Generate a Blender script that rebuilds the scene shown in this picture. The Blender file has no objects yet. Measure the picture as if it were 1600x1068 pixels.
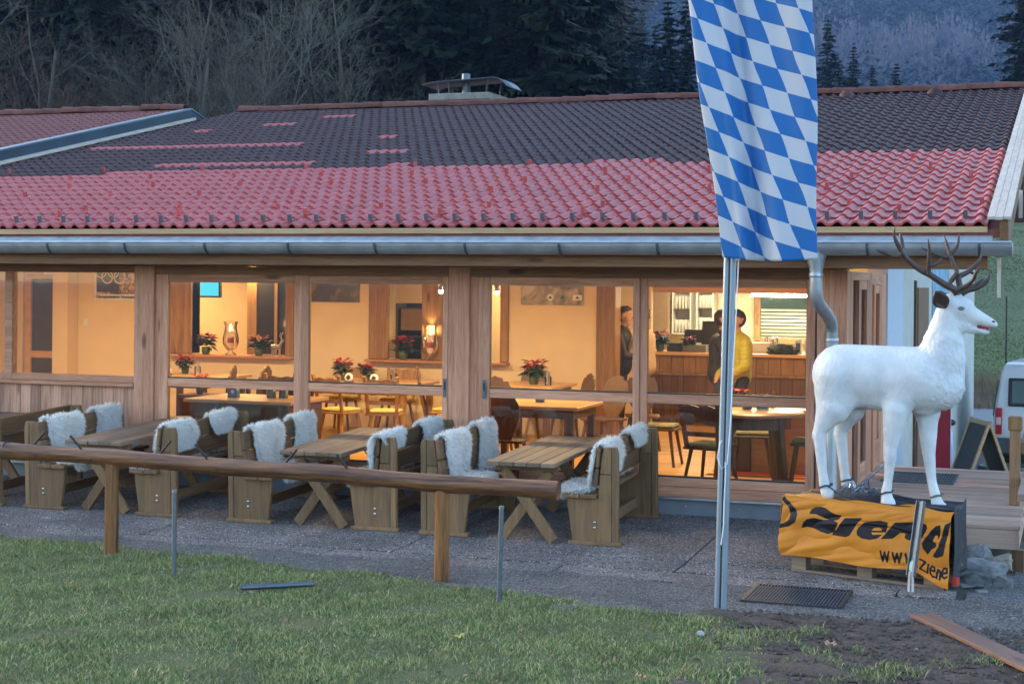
import bpy, bmesh, math, random
import numpy as np
from mathutils import Vector, Matrix, noise
rng = random.Random(11)
nrng = np.random.default_rng(5)
scene = bpy.context.scene
COL = scene.collection
R = math.radians
PI = math.pi

# ------------------------------------------------------------------ camera
TH, RHO, FPX = R(19.47), 0.0092, 2475.0
Fv = Vector((-math.sin(TH), math.cos(TH), 0)); Rv = Vector((math.cos(TH), math.sin(TH), 0)); Uv = Vector((0, 0, 1))
CAM = Vector((1.9006, -14.4683, 2.15))
cd = bpy.data.cameras.new("camera"); cam = bpy.data.objects.new("camera", cd); COL.objects.link(cam)
cx = Rv*math.cos(RHO)+Uv*math.sin(RHO); cy = -Rv*math.sin(RHO)+Uv*math.cos(RHO); cz = -Fv
m4 = Matrix.Identity(4)
for i, c in enumerate((cx, cy, cz)):
    for j in range(3): m4[j][i] = c[j]
m4.translation = CAM
cam.matrix_world = m4
cd.sensor_width = 36; cd.lens = FPX/1600*36; cd.shift_y = -93/1600
cd.clip_start = 0.1; cd.clip_end = 5000
scene.camera = cam

# ------------------------------------------------------------------ sky, sun, exposure
SUN_EL, SUN_ROT = R(7.0), R(285)
world = bpy.data.worlds.new("World"); scene.world = world; world.use_nodes = True
wn = world.node_tree
sky = wn.nodes.new("ShaderNodeTexSky"); sky.sky_type = 'NISHITA'; sky.sun_disc = False
sky.sun_elevation = SUN_EL; sky.sun_rotation = SUN_ROT
sky.altitude = 800; sky.air_density = 0.8; sky.dust_density = 3.0; sky.ozone_density = 1.05
wn.links.new(sky.outputs[0], wn.nodes["Background"].inputs[0]); wn.nodes["Background"].inputs[1].default_value = 0.1
sd = bpy.data.lights.new("sun", 'SUN'); sd.energy = 0.05; sd.angle = R(40); sd.color = (1.0, 0.95, 0.9)
sun = bpy.data.objects.new("sun", sd); COL.objects.link(sun)
sun.rotation_euler = Vector((math.sin(SUN_ROT)*math.cos(SUN_EL), math.cos(SUN_ROT)*math.cos(SUN_EL), math.sin(SUN_EL))).to_track_quat('Z', 'Y').to_euler()
vs = scene.view_settings
vs.view_transform = 'Standard'; vs.look = 'None'; vs.gamma = 1; vs.use_curve_mapping = False
vs.exposure = 3.55
cyc = scene.cycles
cyc.max_bounces = 8; cyc.transparent_max_bounces = 24; cyc.volume_bounces = 0
cyc.use_denoising = True; cyc.sample_clamp_indirect = 6
cyc.caustics_reflective = False; cyc.caustics_refractive = False

# ------------------------------------------------------------------ materials
def newmat(name):
    m = bpy.data.materials.new(name); m.use_nodes = True
    nt = m.node_tree
    return m, nt, nt.nodes["Principled BSDF"]
def N(nt, t, ins=None, **kw):
    n = nt.nodes.new("ShaderNode"+t)
    for k, v in kw.items(): setattr(n, k, v)
    for k, v in (ins or {}).items(): n.inputs[k].default_value = v
    return n
def L(nt, a, b): nt.links.new(a, b)
def c4(c): return (c[0], c[1], c[2], 1)
def ramp(nt, fac, stops, interp='LINEAR'):
    n = N(nt, "ValToRGB"); r = n.color_ramp; r.interpolation = interp
    while len(r.elements) < len(stops): r.elements.new(0.5)
    for e, (p, c) in zip(r.elements, stops):
        e.position = p; e.color = c4(c) if len(c) == 3 else c
    L(nt, fac, n.inputs[0]); return n.outputs[0]
def mix(nt, fac, a, b, bt='MIX'):
    n = N(nt, "Mix", data_type='RGBA', blend_type=bt)
    for s, v in ((0, fac), (6, a), (7, b)):
        if hasattr(v, 'is_linked'): L(nt, v, n.inputs[s])
        else: n.inputs[s].default_value = v if s == 0 else c4(v)
    return n.outputs[2]
def coords(nt, scale=(1, 1, 1), rand=True, kind='Object'):
    tc = N(nt, "TexCoord"); mp = N(nt, "Mapping"); mp.inputs['Scale'].default_value = scale
    src = tc.outputs[kind]
    if rand:
        oi = N(nt, "ObjectInfo"); mu = N(nt, "Math", operation='MULTIPLY', ins={1: 37.0}); L(nt, oi.outputs['Random'], mu.inputs[0])
        ad = N(nt, "VectorMath", operation='ADD'); L(nt, src, ad.inputs[0]); L(nt, mu.outputs[0], ad.inputs[1]); src = ad.outputs[0]
    L(nt, src, mp.inputs['Vector']); return mp.outputs[0]
def noisetex(nt, vec, scale, detail=4, rough=.55, dist=0):
    n = N(nt, "TexNoise", ins={'Scale': scale, 'Detail': detail, 'Roughness': rough, 'Distortion': dist})
    L(nt, vec, n.inputs['Vector']); return n.outputs[0]
def bump(nt, h, bsdf, strength=.3, dist=.01):
    b = N(nt, "Bump", ins={'Strength': strength, 'Distance': dist}); L(nt, h, b.inputs['Height']); L(nt, b.outputs[0], bsdf.inputs['Normal']); return b
def objvar(nt, col, amt):
    if amt <= 0: return col
    oi = N(nt, "ObjectInfo"); mr = N(nt, "MapRange", ins={3: 1-amt, 4: 1+amt}); L(nt, oi.outputs['Random'], mr.inputs[0])
    h = N(nt, "HueSaturation"); L(nt, mr.outputs[0], h.inputs['Value']); L(nt, col, h.inputs['Color']); return h.outputs[0]
def simple(name, col, rough=.5, metal=0., var=.12, scale=8., bmp=0., bscale=60., ov=0., spec=.5, coat=0., rvar=.1, bdist=.005):
    m, nt, b = newmat(name); v = coords(nt)
    n1 = noisetex(nt, v, scale, 5)
    c = ramp(nt, n1, [(.3, [x*(1-var) for x in col]), (.7, [min(1, x*(1+var)) for x in col])])
    L(nt, objvar(nt, c, ov), b.inputs['Base Color'])
    rr = N(nt, "MapRange", ins={3: max(0, rough-rvar), 4: min(1, rough+rvar)}); L(nt, n1, rr.inputs[0]); L(nt, rr.outputs[0], b.inputs['Roughness'])
    b.inputs['Metallic'].default_value = metal; b.inputs['Specular IOR Level'].default_value = spec; b.inputs['Coat Weight'].default_value = coat
    if bmp: bump(nt, noisetex(nt, v, bscale, 4), b, bmp, bdist)
    return m
def wood(name, dark, light, axis='Z', rough=.6, fine=60, ov=.18, bmp=.25, knots=True, streak=.6, grey=None):
    m, nt, b = newmat(name)
    ai = 'XYZ'.index(axis)
    sc = [1, 1, 1]; sc[ai] = .06
    sk = [1, 1, 1]; sk[ai] = .3
    v = coords(nt, sc)
    g1 = noisetex(nt, v, fine*.22, 4, .6, 1.2); g2 = noisetex(nt, v, fine*1.6, 3, .6)
    vk = coords(nt, sk)
    big = noisetex(nt, vk, 2.3, 3)
    f = N(nt, "Math", operation='MULTIPLY_ADD', ins={1: .6}); L(nt, g1, f.inputs[0])
    f2 = N(nt, "Math", operation='MULTIPLY', ins={1: .4}); L(nt, g2, f2.inputs[0]); L(nt, f2.outputs[0], f.inputs[2])
    c = ramp(nt, f.outputs[0], [(.40, dark), (.5, [(a+c_)/2 for a, c_ in zip(dark, light)]), (.60, light)])
    c = mix(nt, N_mul(nt, big, streak), c, dark, 'MIX') if streak else c
    if grey is not None: c = mix(nt, N_mul(nt, noisetex(nt, vk, 4, 4), .8), c, grey)
    if knots:
        vo = N(nt, "TexVoronoi", ins={'Scale': 3.2}); L(nt, vk, vo.inputs['Vector'])
        kf = ramp(nt, vo.outputs['Distance'], [(.0, (1, 1, 1)), (.06, (.8,)*3), (.11, (0, 0, 0))])
        c = mix(nt, kf, c, [x*.35 for x in dark])
    L(nt, objvar(nt, c, ov), b.inputs['Base Color'])
    b.inputs['Roughness'].default_value = rough
    bump(nt, f.outputs[0], b, bmp, .004)
    return m
def N_mul(nt, s, k):
    n = N(nt, "Math", operation='MULTIPLY', ins={1: k}); L(nt, s, n.inputs[0]); n.use_clamp = True; return n.outputs[0]
def emis(name, col, st):
    m, nt, b = newmat(name); b.inputs['Base Color'].default_value = c4(col); b.inputs['Emission Color'].default_value = c4(col); b.inputs['Emission Strength'].default_value = st; return m
def glassmat(name, tint=(.93, .96, .95), ior=1.6, wob=0.02):
    m, nt, b = newmat(name); nt.nodes.remove(b)
    out = nt.nodes["Material Output"]
    t = N(nt, "BsdfTransparent"); t.inputs[0].default_value = c4(tint)
    g = N(nt, "BsdfGlossy", ins={'Roughness': .02})
    fr = N(nt, "Fresnel", ins={'IOR': ior}); mx = N(nt, "MixShader")
    L(nt, fr.outputs[0], mx.inputs[0]); L(nt, t.outputs[0], mx.inputs[1]); L(nt, g.outputs[0], mx.inputs[2]); L(nt, mx.outputs[0], out.inputs['Surface'])
    if wob:
        bp = N(nt, "Bump", ins={'Strength': wob, 'Distance': .02}); L(nt, noisetex(nt, coords(nt), 1.7, 2), bp.inputs['Height']); L(nt, bp.outputs[0], g.inputs['Normal'])
    return m

MT = {}
MT['larch_z'] = wood('larch_upright', (.42, .175, .095), (.72, .38, .235), 'Z', .55)
MT['larch_x'] = wood('larch_rail', (.42, .175, .095), (.72, .38, .235), 'X', .55)
MT['larch_y'] = wood('larch_deep', (.42, .175, .095), (.72, .38, .235), 'Y', .55)
MT['clad'] = wood('cladding_larch', (.34, .155, .095), (.66, .375, .25), 'Z', .65, ov=.3)
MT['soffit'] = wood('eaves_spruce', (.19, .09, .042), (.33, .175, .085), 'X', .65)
MT['fresh'] = wood('fresh_spruce', (.45, .27, .13), (.62, .42, .23), 'X', .6, ov=.1)
MT['verge'] = wood('bleached_board', (.42, .36, .3), (.58, .51, .44), 'Y', .7, ov=.05, streak=.3)
MT['bench_y'] = wood('bench_plank', (.08, .042, .017), (.30, .15, .062), 'Y', .65, ov=.25, grey=(.22, .125, .066))
MT['bench_z'] = wood('bench_panel', (.09, .045, .017), (.33, .175, .072), 'Z', .65, ov=.25, grey=(.25, .15, .075))
MT['table_y'] = wood('table_plank', (.115, .062, .034), (.30, .18, .10), 'Y', .6, ov=.3, grey=(.27, .2, .145))
MT['log_x'] = wood('glazed_log', (.05, .017, .007), (.31, .13, .05), 'X', .45, fine=34, ov=.1, bmp=.4)
MT['log_z'] = wood('glazed_post', (.08, .026, .008), (.46, .19, .05), 'Z', .4, fine=30, ov=.1, bmp=.4)
MT['deck_x'] = wood('deck_larch', (.34, .2, .135), (.60, .41, .30), 'X', .65, ov=.3, grey=(.5, .37, .3))
MT['deck_z'] = wood('deck_post', (.2, .1, .045), (.36, .2, .1), 'Z', .6)
MT['pallet'] = wood('pallet_wood', (.17, .12, .08), (.3, .22, .16), 'X', .75)
MT['plank_wet'] = wood('wet_plank', (.2, .09, .055), (.38, .2, .13), 'X', .5, ov=.05, grey=(.1, .055, .04))
MT['in_dark'] = wood('dark_oak', (.065, .03, .012), (.15, .075, .03), 'Z', .4)
MT['in_post'] = wood('reclaimed_spruce', (.22, .11, .04), (.42, .24, .1), 'Z', .6)
MT['in_table'] = wood('table_maple', (.48, .28, .13), (.66, .42, .22), 'X', .35, knots=False)
MT['in_floor'] = wood('oak_floor', (.42, .22, .075), (.6, .36, .15), 'X', .35, knots=False, ov=.15)
MT['in_bar'] = wood('bar_wood', (.09, .04, .015), (.22, .11, .045), 'Z', .5, ov=.25)
MT['plaster'] = simple('cream_plaster', (.74, .6, .4), .85, var=.05, scale=3, bmp=.35, bscale=26, bdist=.006)
MT['white'] = simple('white_paint', (.72, .73, .75), .6, var=.05)
MT['panelgrey'] = simple('grey_board', (.5, .5, .46), .75, var=.1, scale=5)
MT['zinc_bright'] = simple('zinc_apron', (.36, .41, .46), .6, .3, var=.2, scale=9)
MT['zinc'] = simple('zinc_sheet', (.46, .51, .56), .45, .8, var=.16, scale=5, rvar=.12)
MT['galv'] = simple('galvanised_steel', (.13, .155, .185), .5, .8, var=.15, scale=25)
MT['alu'] = simple('anodised_pole', (.25, .31, .38), .45, .6, var=.05, scale=4)
MT['darkmetal'] = simple('dark_metal', (.06, .06, .065), .5, .7)
MT['iron'] = simple('rusty_iron', (.055, .04, .035), .6, .6, var=.4, scale=40)
MT['steel'] = simple('stainless_steel', (.5, .5, .49), .3, 1.0)
MT['plinth'] = simple('plinth_grey', (.2, .215, .24), .7, var=.12, scale=6, bmp=.2)
MT['black'] = simple('black_plastic', (.02, .02, .022), .5)
MT['red_mat'] = simple('red_mat', (.45, .03, .025), .9, var=.2, scale=90, bmp=.4, bscale=300)
MT['glass'] = glassmat('window_glass')
MT['glass_thin'] = glassmat('lantern_glass', (.97, .97, .95))
MT['fur'] = simple('sheepskin_wool', (.9, .89, .86), .95, var=.06, scale=14, ov=.05, spec=.1)
_nt = MT['fur'].node_tree; _tr = N(_nt, 'BsdfTranslucent'); _tr.inputs[0].default_value = (.9, .89, .86, 1); _mx = N(_nt, 'MixShader', ins={0: .38}); L(_nt, _nt.nodes['Principled BSDF'].outputs[0], _mx.inputs[1]); L(_nt, _tr.outputs[0], _mx.inputs[2]); L(_nt, _mx.outputs[0], _nt.nodes['Material Output'].inputs[0])
MT['hide'] = simple('sheepskin_hide', (.76, .73, .68), .95)
MT['cushion'] = simple('yellow_cushion', (.5, .42, .12), .9, var=.2, scale=30, bmp=.4)
MT['cushion_g'] = simple('green_cushion', (.2, .2, .12), .9, var=.3, scale=30, bmp=.4)
MT['leaf'] = simple('poinsettia_leaf', (.018, .045, .016), .5, var=.4, scale=30)
MT['bract'] = simple('poinsettia_bract', (.34, .008, .018), .5, var=.5, scale=30)
MT['pot'] = simple('green_pot', (.07, .10, .03), .35)
MT['candle'] = simple('candle_wax', (.8, .68, .5), .5)
MT['candle_red'] = simple('candle_band', (.4, .02, .03), .5)
MT['flame'] = emis('candle_flame', (1, .72, .3), 25)
MT['bulb'] = emis('lamp_bulb', (1, .76, .42), 60)
MT['tube'] = emis('light_tube', (1, .9, .66), 9)
MT['tan'] = simple('tan_cabinet', (.36, .25, .15), .5, var=.08)
MT['tile_in'] = simple('bar_wall_tile', (.72, .7, .52), .3, var=.04)
MT['blind'] = simple('blind_slat', (.75, .73, .66), .5, var=.05)
MT['tv'] = emis('tv_screen', (.02, .25, .33), .28)
# roof tiles
def tilemat(name, a, b_, rough, lichen, spec=.35):
    m, nt, b = newmat(name); v = coords(nt, rand=True)
    n = noisetex(nt, v, 9, 5); c = ramp(nt, n, [(.3, a), (.7, b_)])
    if lichen:
        s = ramp(nt, noisetex(nt, v, 34, 5, .7), [(.62, (0, 0, 0)), (.72, (.7,)*3)]); c = mix(nt, s, c, (.16, .14, .14))
    L(nt, objvar(nt, c, .22 if lichen else .1), b.inputs['Base Color']); b.inputs['Roughness'].default_value = rough; b.inputs['Specular IOR Level'].default_value = spec
    bump(nt, noisetex(nt, v, 120, 3), b, .12, .003); return m
MT['tile_red'] = tilemat('red_engobe_tile', (.37, .062, .058), (.48, .105, .095), .46, False)
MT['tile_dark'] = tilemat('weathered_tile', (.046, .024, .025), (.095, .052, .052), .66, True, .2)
MT['tile_old'] = tilemat('old_red_tile', (.16, .05, .045), (.24, .085, .07), .6, True, .25)
MT['ridge'] = tilemat('ridge_tile_clay', (.09, .036, .028), (.16, .065, .05), .7, True, .2)
MT['clip'] = simple('grey_clip', (.1, .11, .13), .5, .3)

# ------------------------------------------------------------------ mesh helper
class MB:
    def __init__(s): s.v = []; s.f = []; s.m = []; s.sm = []
    def add(s, vs, fs, mi=0, sm=False):
        o = len(s.v); s.v += [tuple(x) for x in vs]
        for f in fs: s.f.append(tuple(i+o for i in f)); s.m.append(mi); s.sm.append(sm)
        return s
    def box(s, c, d, rot=None, mi=0, taper=1):
        x, y, z = d[0]/2, d[1]/2, d[2]/2; t = taper
        P = [Vector(p) for p in ((-x, -y, -z), (x, -y, -z), (x, y, -z), (-x, y, -z), (-x*t, -y*t, z), (x*t, -y*t, z), (x*t, y*t, z), (-x*t, y*t, z))]
        if rot is not None: P = [rot @ p for p in P]
        c = Vector(c)
        return s.add([p+c for p in P], [(3, 2, 1, 0), (4, 5, 6, 7), (0, 1, 5, 4), (1, 2, 6, 5), (2, 3, 7, 6), (3, 0, 4, 7)], mi)
    def b2(s, x0, x1, y0, y1, z0, z1, mi=0): return s.box(((x0+x1)/2, (y0+y1)/2, (z0+z1)/2), (x1-x0, y1-y0, z1-z0), None, mi)
    def beam(s, p, q, w, h, mi=0, up=(0, 0, 1)):
        p, q = Vector(p), Vector(q); d = q-p; l = d.length; d.normalize(); up = Vector(up)
        x = d.cross(up)
        if x.length < 1e-4: x = d.cross(Vector((0, 1, 0)))
        x.normalize(); z = x.cross(d)
        rot = Matrix((x, d, z)).transposed()
        return s.box((p+q)/2, (w, l, h), rot, mi)
    def tube(s, pts, rad, n=8, mi=0, cap=True, sm=True):
        pts = [Vector(p) for p in pts]; k = len(pts)
        if not hasattr(rad, '__len__'): rad = [rad]*k
        vs = []; fs = []; prev = None
        for i, p in enumerate(pts):
            t = (pts[min(i+1, k-1)]-pts[max(i-1, 0)])
            t = t.normalized() if t.length > 1e-9 else Vector((0, 0, 1))
            if prev is None:
                a = t.cross(Vector((0, 0, 1)))
                if a.length < 1e-3: a = t.cross(Vector((1, 0, 0)))
            else: a = prev-t*prev.dot(t)
            a.normalize(); prev = a; b = t.cross(a)
            for j in range(n):
                an = 2*PI*j/n; vs.append(p+(a*math.cos(an)+b*math.sin(an))*rad[i])
        for i in range(k-1):
            for j in range(n):
                fs.append((i*n+j, i*n+(j+1) % n, (i+1)*n+(j+1) % n, (i+1)*n+j))
        s.add(vs, fs, mi, sm)
        if cap and n > 3:
            s.add(vs[:n], [tuple(range(n-1, -1, -1))], mi); s.add(vs[-n:], [tuple(range(n))], mi)
        return s
    def lathe(s, prof, c=(0, 0, 0), n=16, mi=0, sm=True):
        vs = []; fs = []; k = len(prof)
        for r, z in prof:
            for j in range(n): a = 2*PI*j/n; vs.append((c[0]+r*math.cos(a), c[1]+r*math.sin(a), c[2]+z))
        for i in range(k-1):
            for j in range(n): fs.append((i*n+j, i*n+(j+1) % n, (i+1)*n+(j+1) % n, (i+1)*n+j))
        s.add(vs, fs, mi, sm)
        if prof[0][0] > 1e-4: s.add(vs[:n], [tuple(range(n-1, -1, -1))], mi)
        if prof[-1][0] > 1e-4: s.add(vs[-n:], [tuple(range(n))], mi)
        return s
    def prism(s, poly, f, t0, t1, mi=0):
        n = len(poly); vs = [f(a, b, t0) for a, b in poly]+[f(a, b, t1) for a, b in poly]
        return s.add(vs, [tuple(range(n-1, -1, -1)), tuple(range(n, 2*n))]+[(i, (i+1) % n, n+(i+1) % n, n+i) for i in range(n)], mi)
    def sphere(s, c, r, n=10, k=7, mi=0, sc=(1, 1, 1)):
        vs = []; fs = []
        for i in range(k+1):
            th = PI*i/k
            for j in range(n):
                a = 2*PI*j/n; vs.append((c[0]+r*sc[0]*math.sin(th)*math.cos(a), c[1]+r*sc[1]*math.sin(th)*math.sin(a), c[2]+r*sc[2]*math.cos(th)))
        for i in range(k):
            for j in range(n): fs.append((i*n+j, (i+1)*n+j, (i+1)*n+(j+1) % n, i*n+(j+1) % n))
        return s.add(vs, fs, mi, True)
    def mesh(s, name, mats):
        me = bpy.data.meshes.new(name); me.from_pydata(s.v, [], s.f)
        for m in (mats if isinstance(mats, (list, tuple)) else [mats]): me.materials.append(m)
        me.polygons.foreach_set('material_index', s.m); me.polygons.foreach_set('use_smooth', s.sm); me.update()
        bm = bmesh.new(); bm.from_mesh(me); bmesh.ops.recalc_face_normals(bm, faces=bm.faces); bm.to_mesh(me); bm.free()
        return me
    def build(s, name, mats, parent=None, bev=0.):
        me = s.mesh(name, mats)
        if bev: bevel(me, bev)
        return link(name, me, parent)
def bevel(me, w):
    bm = bmesh.new(); bm.from_mesh(me)
    ed = [e for e in bm.edges if len(e.link_faces) == 2 and e.calc_face_angle(0) > .6]
    bmesh.ops.bevel(bm, geom=ed, offset=w, segments=1, affect='EDGES', clamp_overlap=True); bm.to_mesh(me); bm.free()
def link(name, me, parent=None, loc=None, rot=None):
    o = bpy.data.objects.new(name, me); COL.objects.link(o)
    if parent is not None: o.parent = parent
    if loc is not None: o.location = loc
    if rot is not None: o.rotation_euler = rot
    return o
def tag(o, label=None, cat=None, group=None, kind=None):
    if label: o['label'] = label
    if cat: o['category'] = cat
    if group: o['group'] = group
    if kind: o['kind'] = kind
    return o
def thing(name, label, cat, loc=(0, 0, 0), rz=0, group=None, rx=0):
    o = bpy.data.objects.new(name, None); COL.objects.link(o); o.empty_display_size = .1
    o.location = loc; o.rotation_euler = (rx, 0, rz); return tag(o, label, cat, group)
def dup(o, parent=None, loc=None, rz=None, label=None):
    c = o.copy(); COL.objects.link(c)
    if parent is not None: c.parent = parent
    if loc is not None: c.location = loc
    if rz is not None: c.rotation_euler.z = rz
    if label: c['label'] = label
    for ch in list(o.children): dup(ch, c)
    return c
def fastmesh(name, V, Fc, mat, smooth=False):
    """numpy verts (n,3), faces (m,k)"""
    me = bpy.data.meshes.new(name); n, k = Fc.shape
    me.vertices.add(len(V)); me.vertices.foreach_set('co', np.asarray(V, np.float32).ravel())
    me.loops.add(n*k); me.loops.foreach_set('vertex_index', Fc.astype(np.int32).ravel())
    me.polygons.add(n); me.polygons.foreach_set('loop_start', np.arange(0, n*k, k, dtype=np.int32)); me.polygons.foreach_set('loop_total', np.full(n, k, np.int32))
    me.polygons.foreach_set('use_smooth', np.full(n, smooth))
    me.materials.append(mat); me.update(calc_edges=True); me.validate(); return me
def sstep(a, b, x):
    t = np.clip((x-a)/(b-a), 0, 1); return t*t*(3-2*t)
# ------------------------------------------------------------------ terrain
def uv_of(x, y):
    dx = x-CAM.x; dy = y-CAM.y
    return .9428*dx+.3333*dy, -.3333*dx+.9428*dy
def H(x, y):
    x = np.asarray(x, float); y = np.asarray(y, float); u, v = uv_of(x, y)
    z = np.full_like(x, -.12)
    z = z-1.02*sstep(2.7, 9, y)*(1-sstep(-3, 0, -x)*0)            # yard behind the terrace lies lower
    z = z-.28*sstep(1.35, 2.4, x)*sstep(-3.2, -1.5, y)*(1-sstep(2.7, 9, y))
    az = u/np.maximum(np.abs(v), 1)
    wl = (1-sstep(.03, .10, az))*(v > 20)
    zl = np.clip(v-34, 0, 95)*.25+np.clip(v-129, 0, 400)*.12
    bank = sstep(42.5, 45, v)*.5
    zr = bank+np.clip(v-45, 0, 130)*.112+np.clip(v-420, 0, 420)*.36
    far = np.clip(v-420, 0, 420)*.36+14.5
    z = z+np.where(v > 30, np.maximum(wl*zl+(1-wl)*zr, np.where(v > 430, far, -9)), 0)
    n = np.sin(x*.11+1.3)*np.cos(y*.09)+.5*np.sin(x*.31+y*.23)
    z = z+n*.45*sstep(45, 70, v)
    return z
def Hs(x, y): return float(H(np.array([x]), np.array([y]))[0])
def at(px, d):     # world x, y at lateral tangent px and forward distance d from the camera's foot
    p = CAM+Fv*d+Rv*(px*d); return p.x, p.y
# materials of the land
def earthmat(name, a, b_, c_, s1, s2, rough=.95, bm=.5, bs=60, bd=.02):
    m, nt, b = newmat(name); v = coords(nt, rand=False)
    n1 = noisetex(nt, v, s1, 6, .65); n2 = noisetex(nt, v, s2, 5, .7)
    c = mix(nt, n1, ramp(nt, n2, [(.35, a), (.65, b_)]), c_)
    L(nt, c, b.inputs['Base Color']); b.inputs['Roughness'].default_value = rough
    bump(nt, noisetex(nt, v, bs, 5, .7), b, bm, bd); return m
def aggmat(name, cols, scale, bm=.6):
    m, nt, b = newmat(name); v = coords(nt, rand=False)
    vo = N(nt, "TexVoronoi", ins={'Scale': scale}); L(nt, v, vo.inputs['Vector'])
    sp = N(nt, "SeparateColor"); L(nt, vo.outputs['Color'], sp.inputs[0])
    c = ramp(nt, sp.outputs[0], cols)
    dk = ramp(nt, vo.outputs['Distance'], [(.35, (1, 1, 1)), (.75, (.35,)*3)])
    c = mix(nt, 1.0, c, dk, 'MULTIPLY')
    big = ramp(nt, noisetex(nt, v, 1.6, 5), [(.32, (.6,)*3), (.68, (1.15,)*3)]); c = mix(nt, 1.0, c, big, 'MULTIPLY')
    L(nt, c, b.inputs['Base Color']); b.inputs['Roughness'].default_value = .8
    bump(nt, vo.outputs['Distance'], b, bm, .006).invert = True
    return m
MT['ground'] = earthmat('dirt_ground', (.10, .085, .07), (.17, .15, .13), (.08, .065, .05), 3, 30)
MT['gravel'] = aggmat('grey_gravel', [(0, (.075, .068, .062)), (.4, (.14, .128, .12)), (.75, (.21, .195, .185)), (1, (.36, .34, .33))], 85, .9)
MT['slab'] = aggmat('exposed_aggregate', [(0, (.09, .073, .068)), (.45, (.2, .165, .15)), (.75, (.33, .29, .27)), (1, (.62, .58, .55))], 95, .5)
MT['mud'] = earthmat('bare_mud', (.075, .052, .038), (.155, .112, .085), (.045, .031, .023), 5, 26, .85, .9, 30, .03)
MT['lawn'] = earthmat('lawn_soil', (.05, .085, .024), (.10, .135, .045), (.12, .11, .05), 3.2, 60, .95, .9, 110, .015)
MT['meadow'] = earthmat('meadow_grass', (.10, .14, .05), (.19, .225, .09), (.155, .165, .085), .35, 2.2, .95, .7, 5, .12)
MT['hill'] = earthmat('forest_floor', (.022, .014, .01), (.04, .024, .017), (.018, .018, .011), .2, 3, .95, .6, 6, .15)
MT['field'] = earthmat('dry_grass_slope', (.10, .075, .045), (.15, .11, .07), (.08, .07, .04), .3, 5, .95, .5, 8, .1)
MT['road'] = earthmat('worn_asphalt', (.13, .135, .15), (.2, .205, .22), (.16, .16, .175), .5, 8, .6, .3, 40)

def land(name, pred, mat, label=None):
    pass
NA = 220
rad = np.concatenate([np.linspace(0.4, 46, 48), np.geomspace(47.5, 950, 62)])
aa = np.linspace(-PI, PI, NA+1)[:-1]
# finer sampling where the camera looks
aw = np.sort(np.concatenate([np.linspace(-PI, PI, 81)[:-1], np.linspace(-.36, .36, 150)+.0]))
NA = len(aw)
V = []
for r in rad:
    p_u = r*np.sin(aw); p_v = r*np.cos(aw)
    x = CAM.x+Rv.x*p_u+Fv.x*p_v; y = CAM.y+Rv.y*p_u+Fv.y*p_v
    V.append(np.stack([x, y, H(x, y)], 1))
V = np.concatenate(V); i = np.arange(len(rad)-1)[:, None]*NA; j = np.arange(NA)[None, :]; j2 = (j+1) % NA
F4 = np.stack([i+j, i+j2, i+NA+j2, i+NA+j], 2).reshape(-1, 4)
cen = V[F4].mean(1); u, v = uv_of(cen[:, 0], cen[:, 1]); az = u/np.maximum(np.abs(v), 1)
is_mead = (v > 44) & (v < 178) & (az > .10)
is_field = (v > 84) & (v < 112) & (az > .03) & (az <= .10)
is_hill = (v > 44) & ~is_mead & ~is_field
for nm, msk, mt in (('ground', ~(is_mead | is_field | is_hill), 'ground'), ('meadow', is_mead, 'meadow'), ('field', is_field, 'field'), ('hillside', is_hill, 'hill')):
    f = F4[msk]; us, inv = np.unique(f, return_inverse=True)
    tag(link(nm, fastmesh(nm, V[us], inv.reshape(-1, 4), MT[mt], True)), kind='structure')
# centre cap of the ground
cap = MB().lathe([(.41, 0), (.0001, 0)], (CAM.x, CAM.y, -.121), 24); tag(cap.build('ground', MT['ground']), kind='structure')

def inpoly(px, py, poly):
    c = np.zeros(px.shape, bool); n = len(poly)
    for a in range(n):
        x0, y0 = poly[a]; x1, y1 = poly[(a+1) % n]
        if y0 == y1: continue
        c ^= ((y0 > py) != (y1 > py)) & (px < (x1-x0)*(py-y0)/(y1-y0)+x0)
    return c
def sheet(name, poly, zf, mat, res, wob=.05, kind='structure', fr=1.7):
    xs = [p[0] for p in poly]; ys = [p[1] for p in poly]
    gx = np.arange(min(xs)-.2, max(xs)+.2, res); gy = np.arange(min(ys)-.2, max(ys)+.2, res)
    X, Y = np.meshgrid(gx, gy); 
    WX = X+wob*np.sin(Y*fr*3.1+1)+wob*.6*np.sin(X*fr*7+Y*5); WY = Y+wob*np.sin(X*fr*2.7)+wob*.6*np.sin(X*fr*6.1-Y*4)
    Z = zf(X, Y); V = np.stack([X, Y, Z], 2).reshape(-1, 3)
    ny, nx = X.shape
    cxm = (WX[:-1, :-1]+WX[1:, 1:])/2; cym = (WY[:-1, :-1]+WY[1:, 1:])/2
    ins = inpoly(cxm, cym, poly).ravel()
    idx = np.arange(ny*nx).reshape(ny, nx)
    f = np.stack([idx[:-1, :-1], idx[:-1, 1:], idx[1:, 1:], idx[1:, :-1]], 2).reshape(-1, 4)[ins]
    us, inv = np.unique(f, return_inverse=True)
    return tag(link(name, fastmesh(name, V[us], inv.reshape(-1, 4), mat, True)), kind=kind)
_mr = np.random.default_rng(9); _mk = [(_mr.normal(0, 1, 2)*f, _mr.uniform(0, 6.28), .011*(10/f)**.75) for f in (7, 9, 13, 17, 22, 30, 38, 50, 66, 85, 110) for _ in range(3)]
def MUDZ(X, Y):
    z = np.zeros_like(X)
    for k_, p_, a_ in _mk: z = z+a_*np.sin(X*k_[0]+Y*k_[1]+p_)
    return -.076+.34*(np.abs(z)-.012)-.1*sstep(1.4, 2.6, X)
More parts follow.
